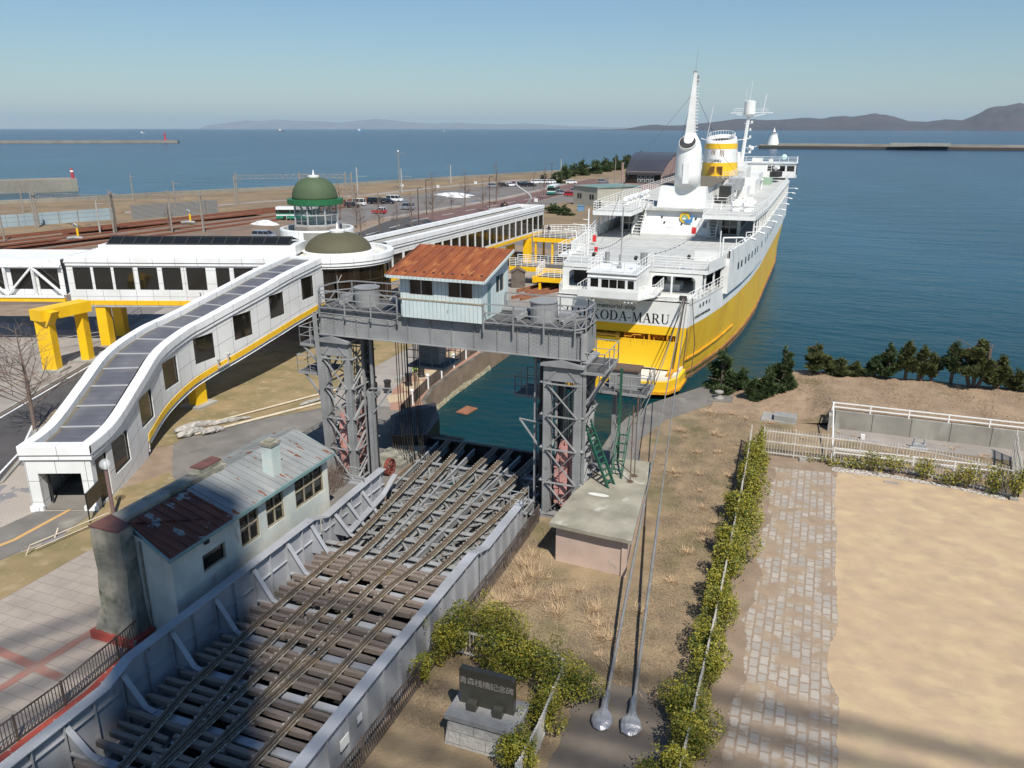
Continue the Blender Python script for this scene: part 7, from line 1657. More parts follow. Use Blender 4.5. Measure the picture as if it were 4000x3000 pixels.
def shrub(x, y, z, rx, ry, h, n, seed, label, group, size=.055, fence_u=None):
 r = random.Random(seed); t = thing("shrub", (x, y, z), label, "shrub", group)
 blobs = [(x + r.gauss(0, rx * .35), y + r.gauss(0, ry * .45), z + h * (.35 + .3 * r.random()), rx * r.uniform(.35, .6), ry * r.uniform(.3, .5), h * r.uniform(.25, .42)) for _ in range(9)]
 for k in range(6): blobs.append((x + r.gauss(0, rx * .4), y + r.gauss(0, ry * .5), z + h * r.uniform(.75, 1.0), rx * .18, ry * .16, h * .16))
 mb = MB(); leaf_cloud(mb, r, blobs, n, size); mb.build("foliage", "leaf", t)
 mb = MB()
 for k in range(7): b = blobs[k]; mb.tube((x + r.uniform(-.1, .1), y + r.uniform(-.2, .2), z - .02), (b[0], b[1], b[2] + .1), .022, 5, .008)
 mb.build("stem", "bark", t); return t
hy = [20.2, 22.0, 23.9, 25.8, 27.8, 29.9, 32.0, 34.2, 36.4, 38.3, 40.4, 42.6, 44.6, 46.4, 48.3, 50.0]
HL = ["nearest clump of the yellow-green hedge, at the bottom edge of the photo", "second clump of the long hedge from the bottom edge", "broad clump of the long hedge beside the stone setts", "clump of the long hedge where the white fence shows through", "thin clump of the long hedge between two bare fence stretches", "clump of the long hedge left of the sunken setts", "clump of the long hedge just below its middle", "dense clump at the middle of the long hedge", "bright clump just past the middle of the long hedge", "clump of the hedge level with the flat-roofed pink hut", "tall bushy clump of the hedge beyond the hut", "clump of the long hedge level with the gantry tower", "small clump of the long hedge beside the bare fence top", "clump of the long hedge near the picket fence corner", "thin clump of the long hedge at the picket fence corner", "farthest thin clump of the long hedge beyond the picket fence"]
for i, y in enumerate(hy):
 k = [1.15, 1.0, .9, .85, .8, .9, .95, 1, .95, 1.1, 1.15, .95, .7, .8, .6, .55][i]
 shrub(-2.3 + (.22 if i % 2 else -.18), y, 2.0, (.95 if i % 3 else .7) * k, 1.0, 1.65 * (.72 + .36 * k) * (1.12 if i % 2 else .95), int(3600 * k * (1.4 if y < 30 else .9)), 100 + i, HL[i], "clumps of the long hedge", .046 if y < 30 else .058)
for i, (x, y, rx, ry, h, n, lab) in enumerate([(-12.0, 23.9, .7, .6, 1.9, 2200, "thin shrub between the bridge railing and the monument hedge"), (-10.4, 24.2, 1.35, 1.0, 2.5, 6500, "large yellow-green shrub behind the stone monument"), (-8.8, 24.0, 1.4, 1.1, 2.1, 6000, "dark-hearted shrub behind the right half of the monument"), (-7.0, 23.3, 1.1, 1.0, 1.7, 3400, "shrub at the back corner of the monument enclosure"), (-7.2, 21.7, .75, 1.0, 1.5, 2600, "shrub to the right of the monument slab"), (-7.5, 19.6, .8, .9, 1.5, 3200, "yellow-green shrub at the right front corner of the monument base"), (-12.2, 22.4, .5, .5, 1.2, 1000, "small shrub left of the monument against the bridge railing"), (-6.7, 18.2, .8, .5, .9, 1300, "low shrub at the bottom edge of the photo beside the monument")]):
 shrub(x, y, 2.0, rx, ry, h, int(n * 1.35), 300 + i, lab, "shrubs round the monument", .046)
PF = [(1.9, 49.9, .8, .5), (3.4, 49.6, .9, .7), (4.6, 49.5, .7, 1.4), (5.8, 49.5, .9, 1.2), (7.4, 49.3, .8, 1.5), (8.6, 49.0, .8, 1.0), (9.6, 48.9, .9, 1.6), (10.9, 48.6, .9, 1.9), (11.9, 48.2, .8, 1.9)]
for i, (x, y, rx, h) in enumerate(PF): shrub(x, y, 2.0, rx, .45, h, int(330 * h * rx + 80), 400 + i, ["low green shrub at the foot of the pale picket fence, first from its left", "spreading low shrub below the picket fence rails", "thin tall twiggy shrub growing through the picket fence", "low bright shrub in front of the picket fence middle", "tall thin shrub growing through the picket fence right of its middle", "low shrub near the right part of the picket fence", "bushy shrub by the right part of the picket fence", "tall bushy shrub near the picket fence corner", "tall shrub at the corner of the picket fence"][i], "shrubs along the picket fence", .07)
def pine(x, y, z, h, w_, seed, label, group, mat="needle", lean=0.0, trunk_frac=.3, n=1500, multi=1, size=.30):
 r = random.Random(seed); t = thing("pine_tree", (x, y, z), label, "tree", group); tf = trunk_frac
 mb = MB()
 for m_ in range(multi):
  dx = (m_ - (multi - 1) / 2) * .45 * w_ / 2
  mb.path([(x + dx * .3, y, z), (x + dx + lean * h * .2, y, z + h * .35), (x + dx + lean * h * .6, y, z + h * .8)], .09 + .012 * h, 7)
  for k in range(6): a = r.uniform(0, 6.28); zz_ = z + h * (tf + .1 * k); mb.tube((x + dx, y, zz_), (x + dx + math.cos(a) * w_ * .35, y + math.sin(a) * w_ * .35, zz_ + h * .1), .04, 4, .02)
 mb.build("trunk", "bark", t)
 blobs = []
 for k in range(15):
  f = k / 14; zz_ = z + h * (tf + (1 - tf) * (f * .93)); rad = w_ / 2 * (1.0 - f ** 1.5 * .85) * r.uniform(.55, 1.15); a = r.uniform(0, 6.28); q = rad * .55
  blobs.append((x + math.cos(a) * q + lean * h * f, y + math.sin(a) * q, zz_, rad * .5, rad * .5, h * .07))
 mb = MB(); needle_cloud(mb, r, blobs, n, size); mb.build("crown", mat, t); return t
for i, (x, y, h, w_, mt_, mu, tf, lab) in enumerate([
 (-6.0, 62.4, 3.5, 3.4, "needle", 1, .03, "large dense dark pine beside the ferry stern, leftmost of the shoreline pines"),
 (-4.5, 62.5, 1.9, 2.2, "needle", 1, .05, "low dark shrubby pine just right of the large leftmost one"),
 (-3.4, 60.6, 1.6, 1.7, "needle", 1, .05, "small rounded pine nearest the lawn, below the low shrubby one"),
 (-2.5, 60.9, 2.2, 1.7, "needle", 1, .05, "small dark pine leaning against the tall pointed one"),
 (-1.4, 61.8, 3.6, 2.0, "needle", 1, .05, "tall narrow pine, third large one from the ferry"),
 (0.8, 65.3, 2.5, 2.6, "needle_olive", 2, .3, "olive pine standing alone with its trunk showing, above the concrete cover"),
 (2.6, 65.3, 1.5, 1.9, "needle_olive", 1, .12, "low spreading pine right of the lone olive one"),
 (3.9, 65.4, 1.2, 1.2, "needle_olive", 1, .15, "tiny pine on the shoreline between the low spreading one and the long group"),
 (5.2, 65.4, 1.8, 1.5, "needle", 1, .2, "small left end pine of the long right-hand group"),
 (6.1, 65.5, 2.8, 2.0, "needle", 1, .2, "pine with a pointed top near the left end of the right-hand group"),
 (7.4, 65.6, 3.2, 1.6, "needle_olive", 1, .35, "slender tall pine with a bare straight trunk in the right-hand group"),
 (8.4, 65.6, 2.8, 1.5, "needle_olive", 2, .3, "two-stemmed pine in the middle of the right-hand group"),
 (9.2, 65.7, 2.3, 1.5, "needle_olive", 1, .25, "shorter pine right of the two-stemmed one"),
 (10.5, 65.4, 3.3, 1.7, "needle", 1, .4, "dark pine with a clear trunk left of the biggest pine"),
 (12.0, 65.3, 3.9, 3.0, "needle_olive", 3, .35, "biggest flat-topped pine with several stems near the right edge"),
 (13.6, 65.5, 2.7, 1.9, "needle_olive", 2, .2, "pine sloping down right of the biggest flat-topped one"),
 (14.8, 65.4, 1.7, 1.6, "needle_olive", 1, .15, "low pine in the gap before the right edge"),
 (15.8, 65.4, 2.7, 1.9, "needle_olive", 1, .25, "pine cut by the right edge of the photo"),
 (17.5, 65.4, 2.6, 2.0, "needle_olive", 1, .25, "pine just outside the right edge")]):
 pine(x, y, hz(x, min(y, 65)) - .08 if x > -6 else 2.0, h, w_, 500 + i, lab, "pines along the shoreline", mt_, 0.0, tf, int(1100 + 620 * w_ * h / 2), mu, .24)
# straw and dead grass on the lawns
def tufts(name, pts, blades, L0, L1, seed, rad):
 r = random.Random(seed); mb = MB()
 for (x, y, s) in pts:
  for _ in range(int(blades * s)):
   a = r.uniform(0, 6.283); d = abs(r.gauss(0, rad * s)); bx, by = x + math.cos(a) * d, y + math.sin(a) * d; l = r.uniform(L0, L1) * s; t = r.uniform(.2, 1.25); a2 = a + r.gauss(0, .7)
   ex, ey, ez = bx + math.cos(a2) * l * math.sin(t), by + math.sin(a2) * l * math.sin(t), 2.03 + l * math.cos(t) * .6; w_ = .010
   px, py = -math.sin(a2) * w_, math.cos(a2) * w_
   mb.face([(bx - px, by - py, 2.01), (bx + px, by + py, 2.01), (ex, ey, ez)])
 return stuff(tag(mb.build(name, "straw"), "loose tufts of pale dry straw grass scattered over the lawn right of the bridge", "dry grass"))
r = random.Random(21); pts = [(-11.5, 32.6, 1.0), (-11.4, 31.6, 1.6), (-10.8, 30.8, 1.7), (-11.3, 29.9, 1.6), (-10.4, 29.0, 1.8), (-11.4, 28.2, 1.5), (-9.2, 29.6, 1.3), (-8.8, 28.4, 1.3), (-7.3, 29.2, 1.2), (-6.9, 28.2, 1.1), (-6.2, 27.4, 1.3), (-5.4, 29.8, 1), (-4.6, 32.7, .9), (-6.6, 45.0, 1.1), (-7.4, 52.2, 1.1), (-5.2, 52.4, .9), (-4.5, 49.2, .8), (-6.1, 56.6, 1.2), (-4.6, 57.0, .8), (-3.9, 38.0, .9), (-4.4, 35.6, .9), (-5.6, 25.6, 1), (-6.6, 24.9, .9), (-3.6, 24.3, .9), (-4.4, 40.8, .7), (1.2, 57.9, 1.0), (-1.8, 56.0, .9)]
for k in range(34): pts.append((r.uniform(-11.6, -3.2), r.uniform(25, 60), r.uniform(.3, .75)))
for k in range(40): pts.append((r.uniform(-1.0, 14), r.uniform(50.3, 56.0), r.uniform(.3, .6)))
pts = [p for p in pts if not (-11 < p[0] < -5.8 and 31.5 < p[1] < 42)]
pts = [p for p in pts if not (p[1] > 46 and p[0] < -5.9 - max(0, (60 - p[1]) * .28) + .6)]
tufts("dry_grass_tufts", pts, 150, .22, .60, 5, .30)
r = random.Random(3); mb = MB()
for _ in range(42000):
 x, y = r.uniform(-12.0, -2.6), r.uniform(20, 58)
 if (-6.6 < x < -3 and y < 24.7) or (-10.9 < x < -6 and 31.5 < y < 42.5) or (y > 44 and x < -6.5 - (60 - y) * .22 + 1.2): continue
 a = r.uniform(0, 6.28); l = r.uniform(.05, .15); w_ = .014; mb.face([(x - math.sin(a) * w_, y + math.cos(a) * w_, 2.01), (x + math.sin(a) * w_, y - math.cos(a) * w_, 2.01), (x + math.cos(a) * l, y + math.sin(a) * l, 2.02 + l * .45)])
for _ in range(15000):
 x, y = r.uniform(-5, 19), r.uniform(57.2, 65.5)
 if y > 62 + (x + 5) * .5: continue
 a = r.uniform(0, 6.28); l = r.uniform(.07, .2); w_ = .02; z = hz(x, y); mb.face([(x - math.sin(a) * w_, y + math.cos(a) * w_, z - .01), (x + math.sin(a) * w_, y - math.cos(a) * w_, z - .01), (x + math.cos(a) * l, y + math.sin(a) * l, z + l * .45)])
stuff(tag(mb.build("short_grass", "short_straw"), "short dead grass covering the lawn between bridge and hedge", "grass"))
r = random.Random(14); mb = MB()
for _ in range(420):
 x = r.uniform(-26.0, -24.4); y = r.uniform(33.2, 37.0); a = r.uniform(0, 6.28); l = r.uniform(.5, 1.5); e = V(x + math.cos(a) * l * .5, y + math.sin(a) * l * .5, 2 + l)
 mb.tube((x, y, 2.0), e, .012, 3, .005, False); mb.tube(V(x, y, 2).lerp(e, .6), e + V(r.uniform(-.3, .3), r.uniform(-.3, .3), .1), .008, 3, .003, False)
tag(mb.build("dead_bramble", "twig", at=(-25.2, 35, 2)), "tangle of dead brown brambles at the foot of the left gantry tower", "bush")
def bare_tree(x, y, h, seed, label, group, spread=.16, mat="twig", z=2.0, dense=1.0):
 r = random.Random(seed); t = thing("bare_tree", (x, y, z), label, "tree", group); mb = MB()
 def grow(p, d, l, rad, lv):
  q = p + d * l; mb.tube(p, q, rad, 5 if lv < 2 else 3, rad * .62, False)
  if lv >= 4 or rad < .006: return
  for _ in range([3, 3, 3, 2][lv] if lv else 0):
   nd = (d + Vector((r.gauss(0, .5), r.gauss(0, .5), r.gauss(.12, .3)))).normalized(); grow(p.lerp(q, r.uniform(.4, 1)), nd, l * r.uniform(.5, .75), rad * .55, lv + 1)
 r0 = .012 * h + .03; mb.path([(x, y, z), (x + .02 * h, y, z + h * .5)], r0, 7); mb.tube((x + .02 * h, y, z + h * .5), (x, y, z + h), r0, 5, .01)
 n = int(26 * dense)
 for k in range(n):
  f = .22 + .75 * k / n; a = r.uniform(0, 6.28); l = h * spread * (1.15 - f) * r.uniform(.8, 1.3) + .2; p = Vector((x + .02 * h * min(1, f * 2) * (1 if f < .5 else 2 - 2 * f), y, z + h * f))
  grow(p, Vector((math.cos(a), math.sin(a), r.uniform(.3, .9))).normalized(), l, r0 * .32 * (1.1 - f) + .008, 1)
 mb.build("branches", mat, t); return t
bare_tree(-49.4, 36.2, 7.6, 1, "bare leafless tree standing by the road at the left edge of the photo", "bare trees", .34, dense=1.5)
BT = [(-90.9, 145.8, 9.2, "bare tree behind the glass lantern, right of the green dome"), (-84.1, 136.2, 6.7, "bare tree rising over the olive dome roof"), (-81.6, 139.1, 8.5, "bare tree in front of the red car"), (-81.0, 145.3, 6.3, "small bare tree below the silver van"), (-81.1, 151.7, 7.7, "bare tree beside the dark lamp post in front of the car park"), (-79.8, 159.1, 11.3, "tallest dense bare tree beside the road behind the walkway"), (-90.0, 190.4, 4.8, "small bare tree on the far side of the road near the snow"), (-90.0, 199.0, 9.9, "bare tree on the far side of the road near the blue parking bays"), (-80.6, 189.1, 8.5, "bare tree by the round kerb near the sculpture"), (-84.7, 208.4, 11.8, "tall thin bare tree farther up the road"), (-102.6, 157.8, 9.2, "bare tree by the dark car behind the dome"), (-124, 128, 5.5, "small bare tree by the rail yard fence"), (-78.5, 231, 10, "bare tree beside the teal bus")]
for i, (x, y, h, lab) in enumerate(BT): bare_tree(x, y, h, 30 + i, lab, "bare trees", .13, dense=1.2)
# ---------------------------------------------------------------- fences, monument, hut, lamps near the camera
def picket(name, pts, h, sp, mat, label, cat="fence", rails=(.12, .85), pr=.012, post=2.0, post_r=.035, gap=.05, z=2.0, flat=None, group=None, rails_w=.045):
 t = thing(name, (pts[0][0], pts[0][1], z), label, cat, group); mb = MB(); pm = MB(); L0 = 0
 for a, b in zip(pts, pts[1:]):
  A_, B_ = V(a[0], a[1], z), V(b[0], b[1], z); L = (B_ - A_).length; n = max(1, int(L / sp)); d = (B_ - A_) / L
  for i in range(0 if a == pts[0] else 1, n + 1):
   p = A_ + d * (L * i / n)
   if flat: mb.bar(p + V(0, 0, gap), p + V(0, 0, h), flat, flat * .5, up=tuple(d))
   else: mb.bar(p + V(0, 0, gap), p + V(0, 0, h), pr * 2, pr * 2)
  for f in rails: mb.bar(A_ + V(0, 0, h * f), B_ + V(0, 0, h * f), rails_w, rails_w)
  k = max(1, round(L / post))
  for i in range(0 if a == pts[0] else 1, k + 1): p = A_ + d * (L * i / k); pm.bar(p, p + V(0, 0, h * 1.02), post_r * 2, post_r * 2)
 mb.build("pickets", mat, t); pm.build("posts", mat, t); return t
picket("iron_fence", [(-12.15, 16), (-12.2, 26), (-12.2, 31), (-12.3, 36.0)], 1.05, .13, "fence_brown", "low dark iron railing running along the right side of the rail bridge", rails=(.08, .96))
picket("iron_fence", [(-23.75, 9), (-23.75, 16.5), (-24.0, 19.2), (-24.4, 21.8), (-23.4, 23.2)], 1.05, .13, "fence_brown", "low dark iron railing along the red kerb left of the rail bridge", rails=(.08, .96))
pf = picket("picket_fence", [(-1.9, 50.0), (3.8, 50.15), (7.9, 49.8), (12.1, 48.3)], 1.85, .17, "fence_white", "tall pale metal picket fence crossing above the stone setts and sand court", rails=(.1, .5, .88), flat=.06, rails_w=.07)
mb = MB()
for x, y in ((-1.9, 49.8), (.6, 49.75), (3.2, 49.95), (11.9, 48.2)): mb.box(x - .22, x + .22, y - .18, y + .18, 1.9, 2.16)
mb.build("footing", "concrete", pf)
picket("picket_fence", [(12.1, 48.3), (12.5, 51.8), (13.0, 55)], 1.9, .17, "fence_white", "short return of the pale picket fence at its right corner, seen end-on", rails=(.1, .5, .88), flat=.06, rails_w=.07)
picket("picket_fence", [(-2.2, 19), (-2.25, 30), (-2.4, 38), (-2.5, 44), (-2.75, 51.2)], 1.42, .14, "fence_white", "long pale picket fence swallowed by the yellow-green hedge", rails=(.1, .9), flat=.05, rails_w=.06)
picket("picket_fence", [(-12.5, 24.35), (-7.6, 24.3), (-7.1, 24.0), (-6.95, 20.7), (-7.0, 18.6), (-6.2, 18.2)], 1.2, .15, "fence_white", "pale picket fence round the stone monument, overgrown by shrubs", rails=(.12, .92), flat=.05, rails_w=.06)
mb = MB()
mo = thing("stone_monument", (-8.9, 20.6, 2), "dark granite slab with carved characters on a pale stone base, beside the rail bridge", "monument")
mb.mesh([(-10.05, 19.75, 2), (-7.75, 19.75, 2), (-7.75, 21.4, 2), (-10.05, 21.4, 2), (-9.98, 19.95, 2.95), (-7.72, 19.95, 2.95), (-7.72, 21.3, 2.95), (-9.98, 21.3, 2.95)], [(0, 1, 5, 4), (1, 2, 6, 5), (2, 3, 7, 6), (3, 0, 4, 7), (4, 5, 6, 7)]); mb.build("base", "granite_rough", mo)
mb = MB(); mb.box(-10.08, -7.55, 19.85, 21.4, 2.95, 3.12); mb.build("plinth", "granite", mo)
mb = MB(); mb.yprism([(-9.85, 3.12), (-7.85, 3.12), (-7.85, 4.45), (-7.95, 4.52), (-9.8, 4.52), (-9.85, 4.48)], 20.62, 20.84); sb_ = mb.build("slab", "black_granite", mo)
lettering("青森桟橋記念碑", .30, "carved", sb_, (-8.85, 20.615, 4.05), (1, 0, 0), (0, 0, 1), name="carving", ext=.004, space=.9)
for x in (-9.3, -8.35):
 mb = MB(); mb.xprism([(20.30, 3.12), (20.62, 3.12), (20.62, 3.42), (20.5, 3.45), (20.36, 3.38)], x - .17, x + .17); mb.build("foot_block", "black_granite", mo)
hu = thing("concrete_hut", (-8.4, 32.5, 2), "low pink-walled hut with a flat stained concrete roof beside the right gantry tower", "hut")
W_P = [(-10.25, 32.6), (-6.75, 32.35), (-7.6, 40.8), (-9.4, 40.8), (-10.25, 36.2)]
mb = MB(); mb.prism(W_P, 1.9, 3.95); mb.box(-6.95, -6.70, 32.28, 32.45, 2, 3.9); mb.build("wall", "pink_wall", hu)
mb = MB(); r = random.Random(2); o = [(-10.5, 32.3), (-9.6, 32.22), (-8.6, 32.14), (-7.6, 32.06), (-6.45, 32.0), (-6.9, 36.5), (-7.35, 41.2), (-9.2, 41.1), (-10.0, 38.2), (-10.4, 35.8)]
mb.prism(o, 3.95, lambda p: 4.13 + .02 * r.random()); mb.build("roof", "conc_roof", hu)
mb = MB(); mb.ball((-9.1, 36.1, 4.12), .45, 12, 4, 1.6, .5, .1); mb.build("patch", "roof_dirty", hu)
for k, (x, y, h, lab) in enumerate(((-7.95, 38.2, 4.3, "tall thin dark steel rod standing on the hut roof, nearer one"), (-7.9, 39.0, 4.6, "tall thin dark steel rod standing on the hut roof, farther one"))):
 mb = MB(); mb.tube((x, y, 4.12), (x, y, 4.12 + h), .03, 6); mb.tube((x, y, 4.12), (x, y, 4.18), .18, 10); tag(mb.build("steel_rod", "rusty_iron", at=(x, y, 4.12)), lab, "rod")
def ladder(a, b, w_, n, label, name="green_ladder", side=(0, 1, 0), rails=False):
 a, b = Vector(a), Vector(b); s = Vector(side) * w_ / 2; t = thing(name, a, label, "ladder"); mb = MB()
 for k in (-1, 1): mb.bar(a + s * k, b + s * k, .06, .16)
 mb.build("stringer", "green_ladder", t); mb = MB()
 for i in range(1, n): p = a.lerp(b, i / n); mb.bar(p - s, p + s, .14, .03)
 mb.build("rungs", "green_ladder", t)
 if rails:
  mb = MB()
  for k in (-1, 1): mb.path([a + s * k + V(0, 0, .1), a + s * k + V(0, 0, .9), b + s * k + V(0, 0, .9)], .025, 5)
  mb.build("handrail", "green_ladder", t)
 return t
ladder((-8.75, 37.3, 4.12), (-10.35, 38.1, 7.2), .6, 11, "dark green steel ladder leaning from the hut roof to the right gantry tower", side=(.3, .95, 0))
ladder((-8.75, 38.4, 4.12), (-8.9, 40.6, 6.3), .55, 6, "dark green steel steps with handrails behind the leaning ladder on the hut roof", side=(1, 0, 0), rails=True)
ladder((-26.9, 38.0, 2.0), (-26.2, 38.6, 5.0), .5, 8, "dark green steel ladder at the outer side of the left gantry tower", side=(.3, .95, 0))
mb = MB(); mb.bar((-9.3, 41.0, 4), (-9.3, 41.0, 9.5), .12, .12); tag(mb.build("green_post", "green_ladder", at=(-9.3, 41, 4)), "dark green steel post behind the right gantry tower", "post")
cb = thing("cable_cover", (-1.2, 57, 2), "low grey concrete box with a steel lid on the lawn behind the picket fence", "box")
mb = MB(); mb.prism([(-2.5, 56.3), (-.1, 56.3), (-.1, 58.2), (-2.4, 58.2)], 2.0, 2.12); mb.build("slab", "concrete", cb)
mb = MB(); mb.prism([(-1.6, 56.4), (-.05, 56.3), (-.05, 57.3), (-1.6, 57.4)], 2.12, 2.5); mb.build("lid", "granite", cb)
cp = thing("mooring_bollard", (-5.9, 60.0, 2.1), "pale iron mooring bollard on the corner of the right quay", "bollard")
mb = MB(); mb.lathe((-5.9, 60.0, 2.12), [(.38, 0), (.38, .08), (.2, .12), (.18, .4), (.33, .48), (.33, .58), (.1, .66)], 14); mb.build("post", "concrete", cp)
mb = MB(); mb.prism([(-6.6, 59.2), (-4.8, 59.4), (-4.9, 60.9), (-6.6, 60.8)], 1.95, 2.12); mb.build("base", "slab_grey", cp)
rw = thing("retaining_wall", (8, 56.6, 2), "long panelled concrete retaining wall below the pine slope, right edge", "wall")
mb = MB(); mb.box(2.2, 60, 56.62, 56.85, 1.95, 3.3); mb.box(2.0, 2.2, 55.9, 56.9, 1.9, 3.1); mb.build("body", "wall_panels", rw)
gr = thing("pipe_railing", (8, 56.75, 3.3), "white two-bar pipe railing on top of the retaining wall", "railing")
mb = MB()
for z in (3.55, 3.85): mb.bar((2.2, 56.75, z), (60, 56.75, z), .07, .07)
for k in range(24): mb.bar((2.2 + 2.4 * k, 56.75, 3.3), (2.2 + 2.4 * k, 56.75, 3.9), .08, .08)
mb.bar((2.2, 56.75, 3.0), (2.2, 56.75, 3.9), .12, .12); mb.bar((2.2, 56.75, 3.85), (2.25, 50.3, 2.9), .07, .07); mb.bar((2.25, 50.3, 2.0), (2.25, 50.3, 2.9), .1, .1)
mb.build("rails", "ship_rail", gr)
g2 = thing("pipe_railing", (6, 52, 2), "low white pipe railing on the ground behind the picket fence", "railing")
mb = MB()
for z in (2.3, 2.6): mb.bar((2.4, 51.2, z), (11.6, 51.6, z), .06, .06)
for k in range(5): mb.bar((2.4 + 2.3 * k, 51.2 + .1 * k, 2), (2.4 + 2.3 * k, 51.2 + .1 * k, 2.65), .07, .07)
mb.build("rails", "ship_rail", g2)
pv = thing("pipe_valve", (7.6, 54.6, 2), "grey steel pipe valve on the concrete apron below the retaining wall", "valve")
mb = MB(); mb.box(7.2, 8.0, 54.4, 54.8, 2.05, 2.35); mb.tube((7.3, 54.6, 2.3), (7.3, 54.6, 2.75), .07, 8); mb.tube((7.9, 54.6, 2.3), (7.9, 54.6, 2.75), .07, 8); mb.tube((7.0, 54.2, 2.15), (8.1, 54.2, 2.15), .1, 8); mb.build("body", "grey_box", pv)
mb = MB(); mb.box(4.1, 4.35, 55.0, 55.2, 2.0, 2.35); tag(mb.build("junction_box", "ship_white", at=(4.2, 55.1, 2)), "small white box on the apron behind the picket fence", "box")
sl_ = thing("ground_cover", (5.6, 48.3, 2), "rectangular pale manhole lid in the sand near the picket fence", "manhole"); mb = MB(); mb.box(5.2, 5.95, 48.1, 48.3, 1.99, 2.05); mb.build("lid", "granite", sl_)
lp = thing("globe_lamp", (-33.98, 28.4, 2), "globe lamp on a brown post beside the foot of the covered ramp", "street lamp")
mb = MB(); mb.tube((-33.98, 28.4, 2), (-33.98, 28.4, 4.75), .10, 10); mb.build("post", "purple_post", lp)
mb = MB(); mb.ball((-33.98, 28.4, 5.08), .30, 18, 12); mb.build("globe", "lamp_glass", lp, smooth=True); mb = MB(); mb.tube((-33.98, 28.4, 4.8), (-33.98, 28.4, 5.2), .07, 8); mb.build("bulb", "lamp_white", lp)
bd_ = thing("notice_board", (-35.0, 28.2, 2), "black notice board on thin black posts beside the covered ramp entrance, seen from behind", "sign")
mb = MB(); mb.mesh([(-34.6, 27.4, 2.75), (-35.35, 28.95, 2.75), (-35.35, 28.95, 3.7), (-34.6, 27.4, 3.7), (-34.55, 27.43, 2.75), (-35.3, 28.98, 2.75), (-35.3, 28.98, 3.7), (-34.55, 27.43, 3.7)], [(0, 3, 2, 1), (4, 5, 6, 7), (0, 1, 5, 4), (3, 7, 6, 2), (0, 4, 7, 3), (1, 2, 6, 5)]); mb.build("board", "car_black", bd_)
mb = MB(); mb.bar((-34.58, 27.4, 2), (-34.58, 27.4, 3.72), .05, .05); mb.bar((-35.38, 29.0, 2), (-35.38, 29.0, 3.72), .05, .05); mb.build("post", "car_black", bd_)
tf_ = thing("tube_barrier", (-34.4, 25, 2), "low bent grey tube barrier on the verge in front of the ramp", "barrier")
mb = MB(); mb.path([(-34.7, 23.7, 2), (-34.55, 23.9, 2.5), (-33.75, 27.9, 2.5), (-33.7, 28.1, 2)], .035, 6); mb.path([(-34.5, 24.1, 2.2), (-33.85, 27.8, 2.2)], .03, 6); mb.bar((-34.9, 25.5, 2), (-35.05, 25.9, 2.35), .06, .06); mb.build("tube", "cream_pipe", tf_)
mb = MB(); ok = tag
wp = thing("wrapped_pipes", (-38, 40, 2), "cream pipes with ends wrapped in grey sheeting, lying behind the old house", "pipes")
for a, b in (((-39.3, 40.6, 2.12), (-34.6, 51.5, 2.12)), ((-38.3, 39.4, 2.12), (-33.6, 49.2, 2.12)), ((-37.8, 40.4, 2.1), (-33.7, 48.9, 2.1))):
 mb = MB(); mb.tube(a, b, .07, 8); mb.build("pipe", "cream_pipe", wp)
r = random.Random(6)
for (a, b, rad) in (((-39.9, 39.2), (-38.6, 41.8), .26), ((-39.0, 38.5), (-38.2, 40.3), .28), ((-37.9, 39.6), (-37.2, 41.0), .25), ((-38.7, 41.2), (-37.0, 43.6), .16), ((-35.2, 47.0), (-34.4, 49.2), .14)):
 mb = MB(); n = 9; k = 9; vs = []
 for j in range(k):
  t = j / (k - 1); rr_ = rad * (.35 + .9 * math.sin(math.pi * min(.95, .12 + t * .8)))
  for i in range(n): a_ = 2 * math.pi * i / n; q = rr_ * r.uniform(.75, 1.2); vs.append((a[0] + (b[0] - a[0]) * t + math.cos(a_) * q * .9, a[1] + (b[1] - a[1]) * t - math.cos(a_) * q * .4, 2.05 + max(0, rr_ * .7 + math.sin(a_) * q * .8)))
 mb.mesh(vs, [(j * n + i, j * n + (i + 1) % n, (j + 1) * n + (i + 1) % n, (j + 1) * n + i) for j in range(k - 1) for i in range(n)] + [tuple(range(n)), tuple(range((k - 1) * n, k * n))]); mb.build("wrapping", "dirty_wrap", wp)
# ---------------------------------------------------------------- left quay below the gantry
qw = thing("quay_wall", (-27, 55, 0), "old stained concrete quay wall crusted with shellfish along the left of the basin", "wall")
QP = [(-22.6, 43.6), (-23.95, 45.85), (-25.35, 49.5), (-26.95, 51.4), (-27.75, 54.4), (-28.05, 58.8), (-28.15, 68), (-28.25, 130)]
mb = MB()
for a, b in zip(QP, QP[1:]): mb.face([(a[0] + .03, a[1] - .02, -1), (a[0] + .03, a[1] - .02, 2.05), (b[0] + .03, b[1] - .02, 2.05), (b[0] + .03, b[1] - .02, -1)][::-1])
mb.build("face", "quay_wall", qw)
mb = MB(); r = random.Random(12)
SP = [(a[0] + (b[0] - a[0]) * k / 14, a[1] + (b[1] - a[1]) * k / 14) for a, b in zip(QP[:7], QP[1:7]) for k in range(14)]
for a, b in zip(SP, SP[1:]):
 o0, o1 = .12 + .12 * r.random(), .12 + .12 * r.random(); h0, h1 = .38 + .2 * r.random(), .38 + .2 * r.random()
 mb.face([(a[0] + o0, a[1] - .02, -.3), (b[0] + o1, b[1] - .02, -.3), (b[0] + .04, b[1], h1), (a[0] + .04, a[1], h0)])
mb.build("shellfish_crust", "shellfish", qw)
mb = MB(); mb.bar((-25.3, 49.6, .9), (-28.0, 66, .9), .08, .1) if False else None
for a, b in zip(QP[1:], QP[2:]): mb.bar((a[0] - .12, a[1], 2.035), (b[0] - .12, b[1], 2.035), .3, .05)
mb.build("kerb", "quay_wall", qw)
